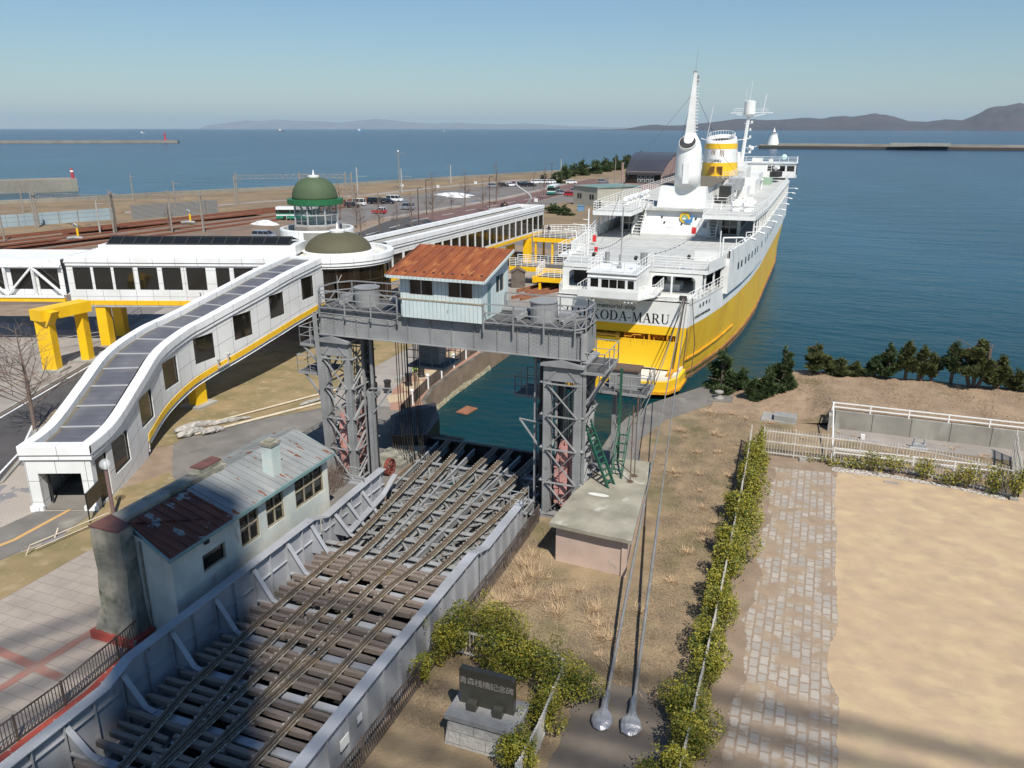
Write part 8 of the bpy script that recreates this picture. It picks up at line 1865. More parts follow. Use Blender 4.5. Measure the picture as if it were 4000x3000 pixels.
fd = thing("black_fender", (-24.9, 45, 1), "black netted rubber fender block on the quay corner beside the left gantry tower", "fender")
mb = MB(); mb.prism([(-24.6, 42.3), (-26.6, 45.6), (-26.3, 47.6), (-24.9, 49.2), (-23.2, 46.4), (-22.6, 43.2)], -.5, 2.9); mb.build("block", "black_steel", fd)
mb = MB()
for k in range(9): mb.bar((-24.7 - .2 * k * .9, 42.6 + .36 * k, 2.93), (-22.8 - .25 * k * .8, 43.5 + .62 * k, 2.93), .03, .02); mb.bar((-24.5 + .2 * k, 42.6 + .12 * k, 2.94), (-26.3 + .2 * k, 47.4 + .1 * k, 2.94), .03, .02)
mb.build("net", "ship_dark", fd)
ra = thing("rusty_raft", (-25.3, 56, 0), "rusty brown steel sheet floating against the quay wall", "sheet"); mb = MB(); mb.prism([(-26.0, 55.0), (-24.9, 54.8), (-24.7, 56.5), (-25.8, 56.7)], .02, .09); mb.build("sheet", "rusty_sheet", ra)
cg = thing("rusty_cage", (-23.5, 41.6, 2), "rusty steel cage guard over the pit edge beside the left gantry tower", "guard"); mb = MB()
for k in range(9): mb.bar((-24.2 + .17 * k, 41.7, 2), (-24.2 + .17 * k, 41.6, 3.3), .03, .03)
for z in (2.1, 3.25): mb.bar((-24.3, 41.6, z), (-22.8, 41.6, z), .05, .05)
mb.build("bars", "rusty_iron", cg)
wh = thing("red_sheave", (-22.75, 38.6, 2.4), "red spoked cable wheel at the foot of the left gantry tower", "wheel"); mb = MB()
for k in range(16):
 a, b = 2 * math.pi * k / 16, 2 * math.pi * (k + 1) / 16; mb.bar((-22.75, 38.6 + .5 * math.cos(a), 2.5 + .5 * math.sin(a)), (-22.75, 38.6 + .5 * math.cos(b), 2.5 + .5 * math.sin(b)), .25, .08)
for k in range(4): a = math.pi * k / 4; mb.bar((-22.7, 38.6 - .48 * math.cos(a), 2.5 - .48 * math.sin(a)), (-22.7, 38.6 + .48 * math.cos(a), 2.5 + .48 * math.sin(a)), .06, .06)
mb.build("wheel", "red_iron", wh)
mb = MB(); mb.prism([(-24.9, 39.5), (-22.5, 39.5), (-22.5, 43), (-24.6, 42.2)], 1.9, 2.25); tag(mb.build("concrete_block", "old_concrete", at=(-23.7, 41, 2)), "crumbling concrete block at the pit edge beside the left tower", "block")
# white posts with black railing along the brick quay
WP = [(-26.9, 47.6), (-27.45, 50.4), (-28.1, 54.3), (-28.35, 57.3), (-28.7, 60.5), (-28.85, 63.4), (-28.85, 66.2), (-28.9, 69.4), (-28.95, 72.6), (-29, 76), (-29, 79.5)]
qf = picket("quay_railing", WP, .95, .14, "fence_brown", "black iron railing between white posts along the edge of the brick quay", "railing", rails=(.08, .95), pr=.02, post=50, post_r=.01)
for x, y in WP[1:]:
 mb = MB(); mb.tube((x, y, 2), (x, y, 3.1), .10, 8); mb.ball((x, y, 3.16), .15, 8, 5); mb.build("white_post", "ship_rail", qf)
BL = [(-30.0, 54.6), (-30.1, 57.1), (-30.25, 59.7), (-31.8, 61.9), (-32.0, 65.3), (-30.7, 52.4)]
for i, (x, y) in enumerate(BL):
 t = thing("black_bollard", (x, y, 2), ["squat black cast bollard nearest the white planter box", "squat black bollard in front of the green bicycle", "squat black bollard behind the green bicycle", "squat black bollard set back from the railing on the brick quay", "farthest squat black bollard on the brick quay", "squat black bollard seen through the gantry cables"][i], "bollard", "black bollards on the brick quay")
 mb = MB(); mb.lathe((x, y, 2), [(.34, 0), (.25, .25), (.25, .8), (.31, .9), (.31, 1.0), (.2, 1.04)], 14); mb.build("post", "black_steel", t)
mb = MB(); mb.box(-31.5, -30.9, 54.9, 55.9, 2, 2.4); pl_ = tag(mb.build("planter", "concrete", at=(-31.2, 55.4, 2)), "small white concrete planter box on the quay path", "planter")
bk = thing("bicycle", (-31.0, 57.8, 2), "bright green bicycle parked between the black bollards on the quay", "bicycle")
for y in (57.2, 58.25):
 mb = MB()
 for k in range(14): a, b = 2 * math.pi * k / 14, 2 * math.pi * (k + 1) / 14; mb.tube((-31.0, y + .32 * math.cos(a), 2.33 + .32 * math.sin(a)), (-31.0, y + .32 * math.cos(b), 2.33 + .32 * math.sin(b)), .022, 5)
 mb.build("wheel", "tyre", bk)
mb = MB(); mb.path([(-31, 57.2, 2.33), (-31, 57.45, 2.85), (-31, 57.95, 2.8), (-31, 57.7, 2.35), (-31, 57.45, 2.85)], .035, 5); mb.path([(-31, 57.95, 2.8), (-31, 58.25, 2.33), (-31, 57.7, 2.35)], .035, 5); mb.path([(-31, 57.2, 2.33), (-31, 57.42, 3.0), (-31.25, 57.45, 3.03)], .025, 5); mb.tube((-31, 57.42, 3.0), (-30.75, 57.45, 3.03), .025, 5); mb.build("frame", "bike_green", bk)
mb = MB(); mb.box(-31.07, -30.93, 57.85, 58.1, 2.92, 2.98); mb.tube((-31, 57.95, 2.8), (-31, 57.97, 2.93), .02, 5); mb.build("saddle", "tyre", bk)
# ---------------------------------------------------------------- gangways between corridor and ferry
gw = thing("boarding_gangway", (-40, 121, 2), "upper boarding gangway with yellow posts and white railings between the corridor end and the ferry", "gangway")
mb = MB(); mb.box(-41.4, -34.2, 117.0, 122.5, 5.75, 5.95); mb.box(-34.2, -24.7, 118.5, 122.0, 5.85, 6.0); mb.build("deck", "grating", gw)
mb = MB(); mb.box(-41.4, -34.2, 116.9, 117.1, 5.3, 5.95); mb.box(-34.4, -24.6, 118.35, 118.5, 5.4, 5.95); mb.box(-35.0, -34.0, 116.6, 117.2, 5.2, 6.1); mb.build("beam", "ylw_steel", gw)
for x, y in ((-41.0, 117.2), (-38.3, 117.2), (-35.2, 117.2), (-41.0, 121), (-38.3, 121), (-35.2, 121)):
 mb = MB(); mb.box(x - .14, x + .14, y - .14, y + .14, 2, 5.75); mb.build("post", "ylw_steel", gw)
mb = MB(); mb.rail([(-41.4, 117, 5.95), (-34.2, 117, 5.95), (-34.2, 118.4, 6), (-24.8, 118.4, 6)], 1.15, 5, .9, .04); mb.rail([(-41.4, 122.5, 5.95), (-30, 122.5, 6), (-24.8, 122, 6)], 1.15, 4, 1.2, .04); mb.rail([(-40, 119.5, 6.5), (-33, 119.5, 6.9)], 1.1, 4, 1.1, .04); mb.build("railing", "ship_rail", gw)
g3 = thing("boarding_gangway", (-34, 95, 2), "lower boarding gangway with orange frame and white railings beside the wooden hut", "gangway")
mb = MB(); mb.box(-38.5, -25.2, 99.5, 102.5, 4.2, 4.4); mb.box(-33.5, -25.2, 96.0, 99.5, 3.6, 3.8); mb.build("deck", "grating", g3)
mb = MB(); mb.box(-38.5, -25.2, 99.3, 99.5, 3.8, 4.4); mb.box(-33.6, -25.2, 95.8, 96.0, 3.2, 3.8); mb.box(-33.9, -33.3, 95.6, 99.6, 3.1, 3.9)
for x in (-33, -29.5, -26): mb.box(x - .15, x + .15, 95.9, 96.2, 2, 3.2); mb.box(x - .15, x + .15, 101, 101.3, 2, 4.2)
mb.build("frame", "ylw_steel", g3)
mb = MB(); mb.rail([(-38.5, 99.4, 4.4), (-33.5, 99.4, 4.4), (-33.5, 95.9, 3.8), (-25.3, 95.9, 3.8)], 1.1, 5, .8, .04); mb.rail([(-38.5, 102.5, 4.4), (-25.3, 102.5, 4.4)], 1.1, 4, 1.1, .04); mb.build("railing", "ship_rail", g3)
wht = thing("wooden_hut", (-36.6, 97, 2), "small grey weathered wooden hut with a pitched roof on the quay beside the orange gangway", "hut")
mb = MB(); ax, ay = (.93, .37), (-.37, .93); mb.obox((-36.6, 97.6), ax, ay, .9, .9, 2, 4.0); mb.build("wall", "wood_hut", wht)
mb = MB(); c = Vector((-36.6, 97.6, 0)); X, Y = Vector((*ax, 0)), Vector((*ay, 0))
for s in (-1, 1):
 q = [c + X * 1.05 * s - Y * 1.05 + V(0, 0, 3.95), c + X * 1.05 * s + Y * 1.05 + V(0, 0, 3.95), c + Y * 1.05 + V(0, 0, 4.6), c - Y * 1.05 + V(0, 0, 4.6)]; mb.face(q if s > 0 else q[::-1])
mb.face([c - X * .95 - Y * .91 + V(0, 0, 4), c + X * .95 - Y * .91 + V(0, 0, 4), c - Y * .91 + V(0, 0, 4.55)]); mb.build("roof", "wood_hut", wht)
for i, (a, b) in enumerate((((-35.3, 93.8, 2.25), (-31.5, 104.5, 2.25)), ((-34.4, 89.6, 2.2), (-31.2, 98.5, 2.2)))):
 mb = MB(); mb.bar(a, b, .22, .4); mb.bar((a[0] + 1.2, a[1] - .3, 2.2), (b[0] + 1.2, b[1] - .3, 2.2), .2, .35); tag(mb.build("steel_beam", "rusty_sheet", at=a), ["rusty pair of steel beams lying on the quay behind the gantry, farther pair", "rusty pair of steel beams lying on the quay behind the gantry, nearer pair"][i], "beam")
# two people on the upper gangway
def person(x, y, z, h, rz, cloth, label, arm=0.0):
 root = thing("person", (x, y, z), label, "person"); J = {}
 def add(k, p, r): J[k] = (Vector(p) * h / 1.75, r * h / 1.75)
 add('pel', (0, 0, .95), .14); add('w', (0, 0, 1.12), .13); add('ch', (0, .01, 1.35), .165); add('nk', (0, 0, 1.50), .06); add('hd0', (0, .01, 1.58), .075); add('hd', (0, .015, 1.66), .10); add('tp', (0, 0, 1.73), .07)
 for s, n in ((1, 'r'), (-1, 'l')):
  add(n + 'sh', (s * .19, 0, 1.43), .062); add(n + 'el', (s * .25, .03 + arm * .05, 1.16), .045); add(n + 'wr', (s * .24, .12 + arm * .12, .95 + arm * .12), .032); add(n + 'hn', (s * .23, .16 + arm * .16, .88 + arm * .12), .035)
  add(n + 'hip', (s * .095, 0, .9), .10); add(n + 'kn', (s * .10, .02, .5), .065); add(n + 'an', (s * .11, -.02, .08), .045); add(n + 'to', (s * .12, .14, .04), .04)
 ks = list(J); E_ = [('pel', 'w'), ('w', 'ch'), ('ch', 'nk'), ('nk', 'hd0'), ('hd0', 'hd'), ('hd', 'tp')]
 for n in 'rl': E_ += [('ch', n + 'sh'), (n + 'sh', n + 'el'), (n + 'el', n + 'wr'), (n + 'wr', n + 'hn'), ('pel', n + 'hip'), (n + 'hip', n + 'kn'), (n + 'kn', n + 'an'), (n + 'an', n + 'to')]
 me = bpy.data.meshes.new("body"); me.from_pydata([tuple(J[k][0]) for k in ks], [(ks.index(a), ks.index(b)) for a, b in E_], [])
 o = bpy.data.objects.new("body", me); COL.objects.link(o)
 m = o.modifiers.new("s", 'SKIN'); m.use_smooth_shade = True
 for i, k in enumerate(ks): me.skin_vertices[0].data[i].radius = (J[k][1], J[k][1]); me.skin_vertices[0].data[i].use_root = (k == 'pel')
 o.modifiers.new("d", 'SUBSURF').levels = 1
 dg = bpy.context.evaluated_depsgraph_get(); nm = bpy.data.meshes.new_from_object(o.evaluated_get(dg)); bpy.data.objects.remove(o)
 nm.name = "body"; nm.materials.clear()
 for k in (cloth, "skin", "cloth_black"): nm.materials.append(MATS[k])
 for p in nm.polygons:
  c = p.center * 1.75 / h; p.material_index = 1 if (c.z > 1.5 and c.y > -.02) or (abs(c.x) > .2 and c.z < .96 and c.z > .8) else (2 if c.z < .9 or c.z > 1.5 else 0)
 b = bpy.data.objects.new("body", nm); COL.objects.link(b); b.parent = root
 mb = MB(); mb.ball((x, y - .02, z + 1.69 * h / 1.75), .115 * h / 1.75, 10, 6); mb.build("hair", "cloth_black", root, smooth=True)
 root.rotation_euler = (0, 0, rz); return root
person(-40.2, 118.2, 5.97, 1.68, R(150), "cloth_grey", "person in grey top at the gangway railing next to the corridor end, left one", .4)
person(-39.3, 118.3, 5.97, 1.78, R(20), "cloth_black", "person in black clothes standing on the upper gangway, right one of the pair")
person(-76.2, 201.5, 2.0, 1.7, R(80), "cloth_grey", "tiny person standing by the roadside sculpture beyond the corridor")
# ---------------------------------------------------------------- cars and buses
def car(kind, paint, L=4.2, W=1.7, H=1.5, van=False, two=None, roofm=None):
 """lengthwise along +X, wheels on z=0, origin in the middle"""
 root = thing("parked_car", (0, 0, 0), "x", "car"); hl = L / 2; hw = W / 2
 belt = .88 if not van else .98
 P = [(-hl, .28), (hl, .28), (hl, .62), (hl - .08, .78), (hl - (.95 if not van else .45), belt), (-hl + .1, belt), (-hl, .75)]
 mb = MB(); mb.mesh([(x, s * hw, z) for s in (-1, 1) for x, z in P], [tuple(range(7)), tuple(reversed(range(7, 14)))] + [(i, i + 7, (i + 1) % 7 + 7, (i + 1) % 7) for i in range(7)]); mb.build("body", paint, root)
 x0, x1 = -hl + .12, hl - (1.0 if not van else .45); t0, t1 = -hl + (.45 if not van else .2), hl - (1.85 if not van else 1.1)
 if kind == "wagon": t0 = -hl + .3
 mb = MB(); w2 = hw - .14
 mb.mesh([(x0, -hw + .03, belt), (x1, -hw + .03, belt), (x1, hw - .03, belt), (x0, hw - .03, belt), (t0, -w2, H - .06), (t1, -w2, H - .06), (t1, w2, H - .06), (t0, w2, H - .06)], [(0, 1, 5, 4), (1, 2, 6, 5), (2, 3, 7, 6), (3, 0, 4, 7)]); mb.build("windows", "glass_dark", root)
 mb = MB(); mb.box(t0 - .03, t1 + .03, -w2 - .02, w2 + .02, H - .07, H)
 for f in (0, .36, .7, 1):
  xb, xt = x0 + (x1 - x0) * f, t0 + (t1 - t0) * f
  for s in (-1, 1): mb.bar((xb, s * (hw - .02), belt), (xt, s * (w2 + .01), H - .05), .07, .05)
 mb.build("roof", roofm or paint, root)
 for x in (-hl + .75, hl - .8):
  for s in (-1, 1):
   mb = MB(); mb.tube((x, s * (hw - .16), .31), (x, s * (hw + .01), .31), .31, 12); w = mb.build("wheel", "tyre", root)
   mb = MB(); mb.tube((x, s * (hw + .0), .31), (x, s * (hw + .02), .31), .18, 8); mb.build("rim", "car_silver", w)
 for s in (-1, 1):
  mb = MB(); mb.box(hl - .04, hl + .015, s * (hw - .3) - .16, s * (hw - .3) + .16, .6, .74); mb.build("headlight", "lamp_white", root)
  mb = MB(); mb.box(-hl - .015, -hl + .04, s * (hw - .16) - .1, s * (hw - .16) + .1, .6, .85); mb.build("tail_light", "red_box", root)
 return root
protos = {}
def put(kind, paint, x, y, rz, label, **kw):
 k = (kind, paint, tuple(sorted(kw.items())))
 if k not in protos: c = car(kind, paint, **kw); protos[k] = c
 else: c = copy_tree(protos[k])
 c.location = (x, y, 2.03); c.rotation_euler = (0, 0, R(rz)); c["label"] = label; c["group"] = "parked cars"; return c
put("wagon", "car_white", -118.0, 190.5, 190, "white boxy van parked left of the two black cars behind the dome", van=True, L=4.4, H=1.95)
put("wagon", "car_black", -116.2, 197.0, 10, "black minivan parked between the two white vans", van=True, L=4.7, H=1.8)
put("hatch", "car_black", -113.6, 199.0, 10, "black estate car squeezed beside the black minivan", H=1.5)
put("wagon", "car_white", -114.8, 205.0, 8, "white people carrier parked farthest right in the row behind the dome", van=True, L=4.8, H=1.85)
put("hatch", "car_black", -116.6, 185.5, 12, "dark car half hidden behind the green dome tower", H=1.45)
put("hatch", "car_red", -101.8, 174.0, 185, "small red hatchback with a white roof in the car park", L=3.5, W=1.5, H=1.6, roofm="car_white")
put("wagon", "car_silver", -100.2, 185.6, 185, "silver boxy minivan alone in the car park", van=True, L=3.6, H=1.75)
FC = [(-108.3, 273.2, "car_black", "dark car at the near left end of the far row of cars"), (-106.2, 276.0, "car_white", "white car second in the far row"), (-104.6, 279.0, "car_black", "black car in the middle of the far row"), (-103.5, 283.5, "car_silver", "silver car in the middle of the far row"), (-101.5, 275.8, "car_black", "dark car parked in front of the far row"), (-99.0, 276.5, "car_black", "black hatchback right of the dark front car"), (-102.5, 292.5, "car_white", "white van behind the far row, left", ), (-100.3, 294.5, "car_white", "white van behind the far row, middle"), (-97.8, 296.0, "car_white", "white van behind the far row, right"), (-106.6, 281.4, "car_red", "small red car at the left back of the far row"), (-110.4, 268.8, "car_silver", "pale car just left of the far row"), (-90.0, 297.0, "car_white", "white van alone right of the small bare tree")]
for i, (x, y, p, lab) in enumerate(FC): put("wagon" if "van" in lab else "hatch", p, x, y, 20 + (i * 7) % 12, lab, van=("van" in lab)) if "van" in lab else put("hatch", p, x, y, 20 + (i * 7) % 12, lab)
put("hatch", "car_red", -73.2, 241.5, 5, "bright red car beside the small flat-roofed building")
put("hatch", "car_silver", -77.5, 246.5, 15, "silver car parked behind the bright red one"); put("hatch", "car_silver", -75.5, 255.5, 10, "grey car farther behind the bright red one"); put("hatch", "car_silver", -80.0, 306.0, 10, "pale blue grey car beyond the small building roof")
put("hatch", "car_black", -39.0, 131.5, 170, "black car parked under the upper gangway", H=1.5, L=4.6); put("wagon", "car_black", -33.0, 149, 185, "dark blue-black van behind the upper gangway", van=True, L=4.7, H=1.9); put("wagon", "car_silver", -98.5, 125.0, 10, "silver grey car seen through the skylight behind the wing", van=True, H=1.6)
def bus(x, y, rz, body, label, L=9.5):
 t = thing("bus", (x, y, 2.03), label, "bus", "buses"); c, s = math.cos(R(rz)), math.sin(R(rz)); hl = L / 2
 def P(a, b, z): return (x + a * c - b * s, y + a * s + b * c, 2.03 + z)
 def bx(nm, a0, a1, b0, b1, z0, z1, m):
  mb = MB(); mb.mesh([P(a, b, z) for z in (z0, z1) for b in (b0, b1) for a in (a0, a1)], [(0, 2, 3, 1), (4, 5, 7, 6), (0, 1, 5, 4), (2, 6, 7, 3), (0, 4, 6, 2), (1, 3, 7, 5)]); return mb.build(nm, m, t)
 bx("body", -hl, hl, -1.2, 1.2, .35, 1.5, body); bx("windows", -hl + .03, hl - .03, -1.17, 1.17, 1.5, 2.35, "glass_dark"); bx("roof", -hl, hl, -1.2, 1.2, 2.35, 2.95, "car_white"); bx("stripe", -hl - .01, hl + .01, -1.21, 1.21, 1.0, 1.25, "car_white"); bx("headboard", hl - .02, hl + .03, -1.0, 1.0, 2.4, 2.85, body)
 for a in (-hl + 1.8, -hl + 4.1, -hl + 6.2, hl - .5): bx("pillar", a - .05, a + .05, -1.19, 1.19, 1.5, 2.35, body)
 for a in (-hl + 2.2, hl - 2.0):
  for b in (-1.05, 1.05): mb = MB(); mb.tube(P(a, b, .48), P(a, b * 1.15, .48), .48, 12); mb.build("wheel", "tyre", t)
bus(-112.3, 155.5, 200, "bus_green", "green and white bus half hidden left of the glass lantern tower")
bus(-80.8, 247.5, 278, "bus_teal", "teal and white bus parked on the red road before the far cars")
# ---------------------------------------------------------------- buildings beyond
fb = thing("small_building", (-60, 214, 2), "small cream block building with a green-edged flat roof left of the ferry", "building")
FB = [(-64.6, 215.4), (-56.0, 209.0), (-47.0, 221.0), (-55.6, 227.4)]
mb = MB(); mb.prism(FB, 1.9, 6.9); mb.build("wall", "cream_block", fb)
mb = MB(); mb.prism([(-64.9, 215.4), (-56.0, 208.7), (-46.6, 221.0), (-55.6, 227.8)], 6.9, 7.2); mb.build("roof", "roof_green_edge", fb)
d = Vector((8.6, -6.4, 0)).normalized(); n = Vector((-.6, -.8, 0)); o = Vector((-64.6, 215.4, 0))
for s in (2.0, 7.4):
 mb = MB(); p = o + d * s + n * .05; q = p + d * 1.8; mb.face([p + V(0, 0, 4.0), q + V(0, 0, 4.0), q + V(0, 0, 5.2), p + V(0, 0, 5.2)]); w = mb.build("window", "glass_dark", fb)
 mb = MB(); mb.bar(p + d * .9 + V(0, 0, 4), p + d * .9 + V(0, 0, 5.2), .06, .06); mb.build("mullion", "alu", w)
bb = thing("museum_building", (-57, 270, 2), "brown building with a sweeping dark curved metal roof and fan units, behind the ferry mast", "building")
prof = [(268, 7.9), (272, 8.9), (277, 10.2), (284, 11.7), (293, 13.0), (303, 13.6), (316, 13.4)]
x0, x1 = -62.6, -50.5
mb = MB()
for (ya, za), (yb, zb_) in zip(prof, prof[1:]):
 xa0, xb0 = x0 - (ya - 268) * .13, x0 - (yb - 268) * .13; xa1, xb1 = x1 - (ya - 268) * .03, x1 - (yb - 268) * .03
 mb.mesh([(xa0, ya, za), (xa1, ya, za), (xb1, yb, zb_), (xb0, yb, zb_), (xa0, ya, za - .5), (xa1, ya, za - .5), (xb1, yb, zb_ - .5), (xb0, yb, zb_ - .5)], [(0, 1, 2, 3), (4, 7, 6, 5), (0, 4, 5, 1), (1, 5, 6, 2), (3, 2, 6, 7), (0, 3, 7, 4)])
mb.build("roof", "brown_metal", bb, smooth=False)
mb = MB(); mb.box(x0 + .3, x1 - .2, 269.5, 269.8, 2, 8.4); mb.mesh([(x0 + .2, 268.6, 2), (x1 - .2, 268.6, 2), (x1 - .2, 268.6, 4.6), (x0 + .2, 268.6, 4.6), (x0 + .2, 270, 2), (x0 + .2, 270, 4.6), (x1 - .2, 270, 2), (x1 - .2, 270, 4.6)], [(0, 1, 2, 3), (3, 2, 7, 5), (0, 3, 5, 4), (1, 6, 7, 2)])
pr = [(p[0], p[1] - .5) for p in prof]; n_ = len(pr)
for s_, xx, k in ((1, x1 - .1, .03), (-1, x0 + .1, .13)):
 pts = [(xx - (y - 268) * k, y, z) for y, z in pr]
 for a, b in zip(pts, pts[1:]): q = [(a[0], a[1], 2), (b[0], b[1], 2), b, a]; mb.face(q if s_ > 0 else q[::-1])
mb.build("wall", "pink_stone", bb)
mb = MB(); mb.box(x0 + .4, x1 - .6, 268.9, 269.5, 4.7, 7.9); mb.build("machine_bay", "glass_brown", bb)
for k in range(8):
 x = x0 + 4.6 + (k % 4) * 1.45; z = 5.5 + (k // 4) * 1.25
 mb = MB(); mb.box(x - .6, x + .6, 268.75, 268.95, z - .55, z + .55); f = mb.build("fan_unit", "grey_box", bb)
 mb = MB(); mb.tube((x, 268.74, z), (x, 268.70, z), .4, 12); mb.build("fan", "ship_dark", f)
mb = MB()
for k in range(6): mb.box(x1 - .12 - k * .15, x1 + .0 - k * .15, 272 + k * 5, 274.5 + k * 5, 5.2, 6.8)
mb.build("window", "glass_dark", bb)
ck = thing("brick_chimney", (-62.9, 267.5, 2), "slim pinkish chimney at the left of the brown museum building", "chimney"); mb = MB(); mb.tube((-63.4, 267.5, 2), (-63.4, 267.5, 11), .35, 8); mb.tube((-63.4, 267.5, 10.6), (-63.4, 267.5, 11.2), .45, 8); mb.build("stack", "pink_stone", ck)
# ---------------------------------------------------------------- poles, masts, fences beyond the walkway
def pole(name, x, y, h, r_, mat, label, cat="pole", group=None, arms=(), z=2.0, lamp=None):
 t = thing(name, (x, y, z), label, cat, group); mb = MB(); mb.tube((x, y, z), (x, y, z + h), r_, 8, r_ * .75); mb.build("post", mat, t)
 if arms:
  mb = MB()
  for (dz, l, dy) in arms: mb.bar((x, y, z + h - dz), (x + l, y + dy, z + h - dz), .1, .1)
  mb.build("arm", mat, t)
 if lamp == "globe": mb = MB(); mb.ball((x, y, z + h + .25), .32, 8, 6); mb.build("globe", "lamp_white", t)
 if lamp == "hook": mb = MB(); mb.path([(x, y, z + h), (x + .5, y, z + h + .3), (x + 1.1, y, z + h + .1)], .08, 5); mb.build("lamp_head", mat, t)
 return t
pole("utility_pole", -140.2, 254.5, 12.2, .2, "ohl_pole", "tallest lamp pole with a white lamp at its top, on the embankment", arms=((.4, 2.2, .6), (.4, -1.2, -.3)), lamp="globe")
pole("utility_pole", -129.2, 236, 7.6, .25, "conc_pole", "pale concrete pole with a side arm, just right of the tallest lamp pole", arms=((2.4, 3.6, .5),))
pole("utility_pole", -135.2, 218.6, 8.6, .25, "conc_pole", "pale concrete pole with a side arm, between the green dome and the tallest lamp pole", arms=((2.6, 3.4, .5),))
pole("utility_pole", -133.9, 283.5, 6.8, .25, "conc_pole", "pale concrete pole standing above the snow patch")
pole("utility_pole", -113.0, 356.6, 7.0, .25, "conc_pole", "pale concrete pole in front of the far dark pines")
pole("utility_pole", -74.0, 300.7, 9.3, .18, "ohl_pole", "dark pole just left of the brown museum building")
pole("street_lamp", -96.2, 292.2, 7.6, .12, "brown_pole", "street lamp behind the far row of cars", "street lamp", arms=((.2, 1.5, 0), (.2, -1.5, 0)))
pole("street_lamp", -80.1, 153.2, 7.9, .13, "brown_pole", "dark brown lamp post in front of the road, hooked top", "street lamp", "brown lamp posts by the road", lamp="hook")
pole("street_lamp", -90.0, 176.4, 8.0, .13, "brown_pole", "dark brown lamp post on the far pavement", "street lamp", "brown lamp posts by the road", lamp="hook")
pole("street_lamp", -81.3, 195.4, 8.0, .13, "brown_pole", "dark brown lamp post near the round kerb", "street lamp", "brown lamp posts by the road", lamp="hook")
pole("street_lamp", -92.6, 262, 5.5, .1, "brown_pole", "small brown lamp post among the far cars", "street lamp", "brown lamp posts by the road", lamp="hook")
OP = [(-154.7, 122.4, 7.7), (-132.2, 121.6, 8.4), (-121.3, 125.8, 8.4), (-115.5, 128.1, 8.2), (-146.8, 154.5, 8), (-149.7, 179.7, 8), (-186.8, 145.2, 7.5), (-187.3, 180.9, 7.4), (-141.6, 105.1, 6), (-134.8, 120.6, 6.4)]
OL = ["leftmost truss portal mast over the rail yard", "portal mast in front of the grey slatted fence", "slim mast right of the slatted fence portal", "mast standing before the dark skylight's right half", "mast behind the grey slatted fence", "mast behind the fence nearer the bay", "thin pole near the left edge beyond the pale blue fence", "thin pole alone against the water left of the portals", "short pole near the left edge above the truss footbridge", "pale leaning pole left of the skylight"]
for i, (x, y, h) in enumerate(OP): pole("catenary_mast", x, y, h, .18, "conc_pole" if i == 9 else "ohl_pole", OL[i], "mast", "railway catenary masts", arms=((.6, 1.5, .3),))
def portal(a, b, za, label):
 t = thing("catenary_portal", (a[0], a[1], 2), label, "mast"); A_, B_ = V(a[0], a[1], za), V(b[0], b[1], za); L = (B_ - A_).length; n = int(L / 1.7); mb = MB()
 mb.bar(A_, B_, .1, .1); mb.bar(A_ + V(0, 0, .9), B_ + V(0, 0, .9), .1, .1)
 for i in range(n): p, q = A_.lerp(B_, i / n), A_.lerp(B_, (i + 1) / n); mb.bar(p, p + V(0, 0, .9), .07, .07); mb.bar(p, q + V(0, 0, .9), .06, .06)
 mb.build("truss", "ohl_pole", t); mb = MB()
 for p in (A_, B_): mb.tube((p.x, p.y, 2), (p.x, p.y, za + 1.5), .2, 8); mb.bar((p.x, p.y, za - 1.5), p + (B_ - A_ if p is A_ else A_ - B_).normalized() * 1.6, .08, .08)
 mb.build("mast", "ohl_pole", t)
portal((-154.7, 123), (-132.2, 122.2), 8.4, "left lattice portal spanning the rail yard, from the left fence to the slatted fence")
portal((-132.2, 122.2), (-115.8, 128.6), 8.6, "lattice portal continuing right above the slatted fence")
portal((-149.7, 180.5), (-125, 196), 9.0, "lattice portal beyond the slatted fence, nearer the bay")
portal((-133, 186), (-118, 188), 9.4, "lattice portal seen just left of the green dome tower")
def panel_fence(a, b, h, mat, label):
 t = thing("panel_fence", (a[0], a[1], 2), label, "fence"); mb = MB(); mb.bar((*a, 2 + h / 2), (*b, 2 + h / 2), .12, h); mb.build("panel", mat, t); mb = MB(); A_, B_ = V(*a, 2), V(*b, 2)
 for i in range(9): p = A_.lerp(B_, i / 8); mb.bar(p, p + V(0, 0, h + .15), .2, .2)
 mb.build("post", "ohl_pole", t)
panel_fence((-165, 112), (-152.2, 141), 2.6, "fence_pale_blue", "long pale blue panel fence in the rail yard at the left edge")
panel_fence((-147.6, 141.5), (-139.5, 160.5), 3.3, "slat_grey", "grey slatted panel fence in the rail yard right of the pale blue one")
r = random.Random(31)
for i, (x, y, s) in enumerate([(-164, 150, 2.2), (-158, 158, 2.6), (-150, 128, 1.8), (-137, 190, 1.6), (-175, 190, 2.0)]):
 mb = MB(); mb.ball((x, y, 1.9), s, 12, 6, 1.4, 2.0, .5); tag(mb.build("earth_mound", "dry_grass_far", smooth=True, at=(x, y, 2)), ["grassy earth mound behind the pale blue fence", "grassy earth mound between the two panel fences", "low grassy mound in front of the pale blue fence", "low mound beyond the slatted fence", "low mound by the sea wall on the left"][i], "mound")
for i, (a, b, w_) in enumerate((((-139.5, 116), (-128.0, 160), 1.8), ((-130.5, 96), (-127, 116), 1.3), ((-134.5, 96), (-132, 108), 1.2))):
 mb = MB()
 for k in range(4): mb.bar((a[0] + k * w_ * .4, a[1], 2.25 + .12 * k), (b[0] + k * w_ * .4, b[1], 2.25 + .12 * k), w_ * .3, .25)
 tag(mb.build("rail_stack", "rust_rail", at=(a[0], a[1], 2)), ["long stack of rusty rails lying in the yard, largest one", "stack of rusty rails just above the wing roof", "small stack of rusty rails near the left edge of the yard"][i], "rails")
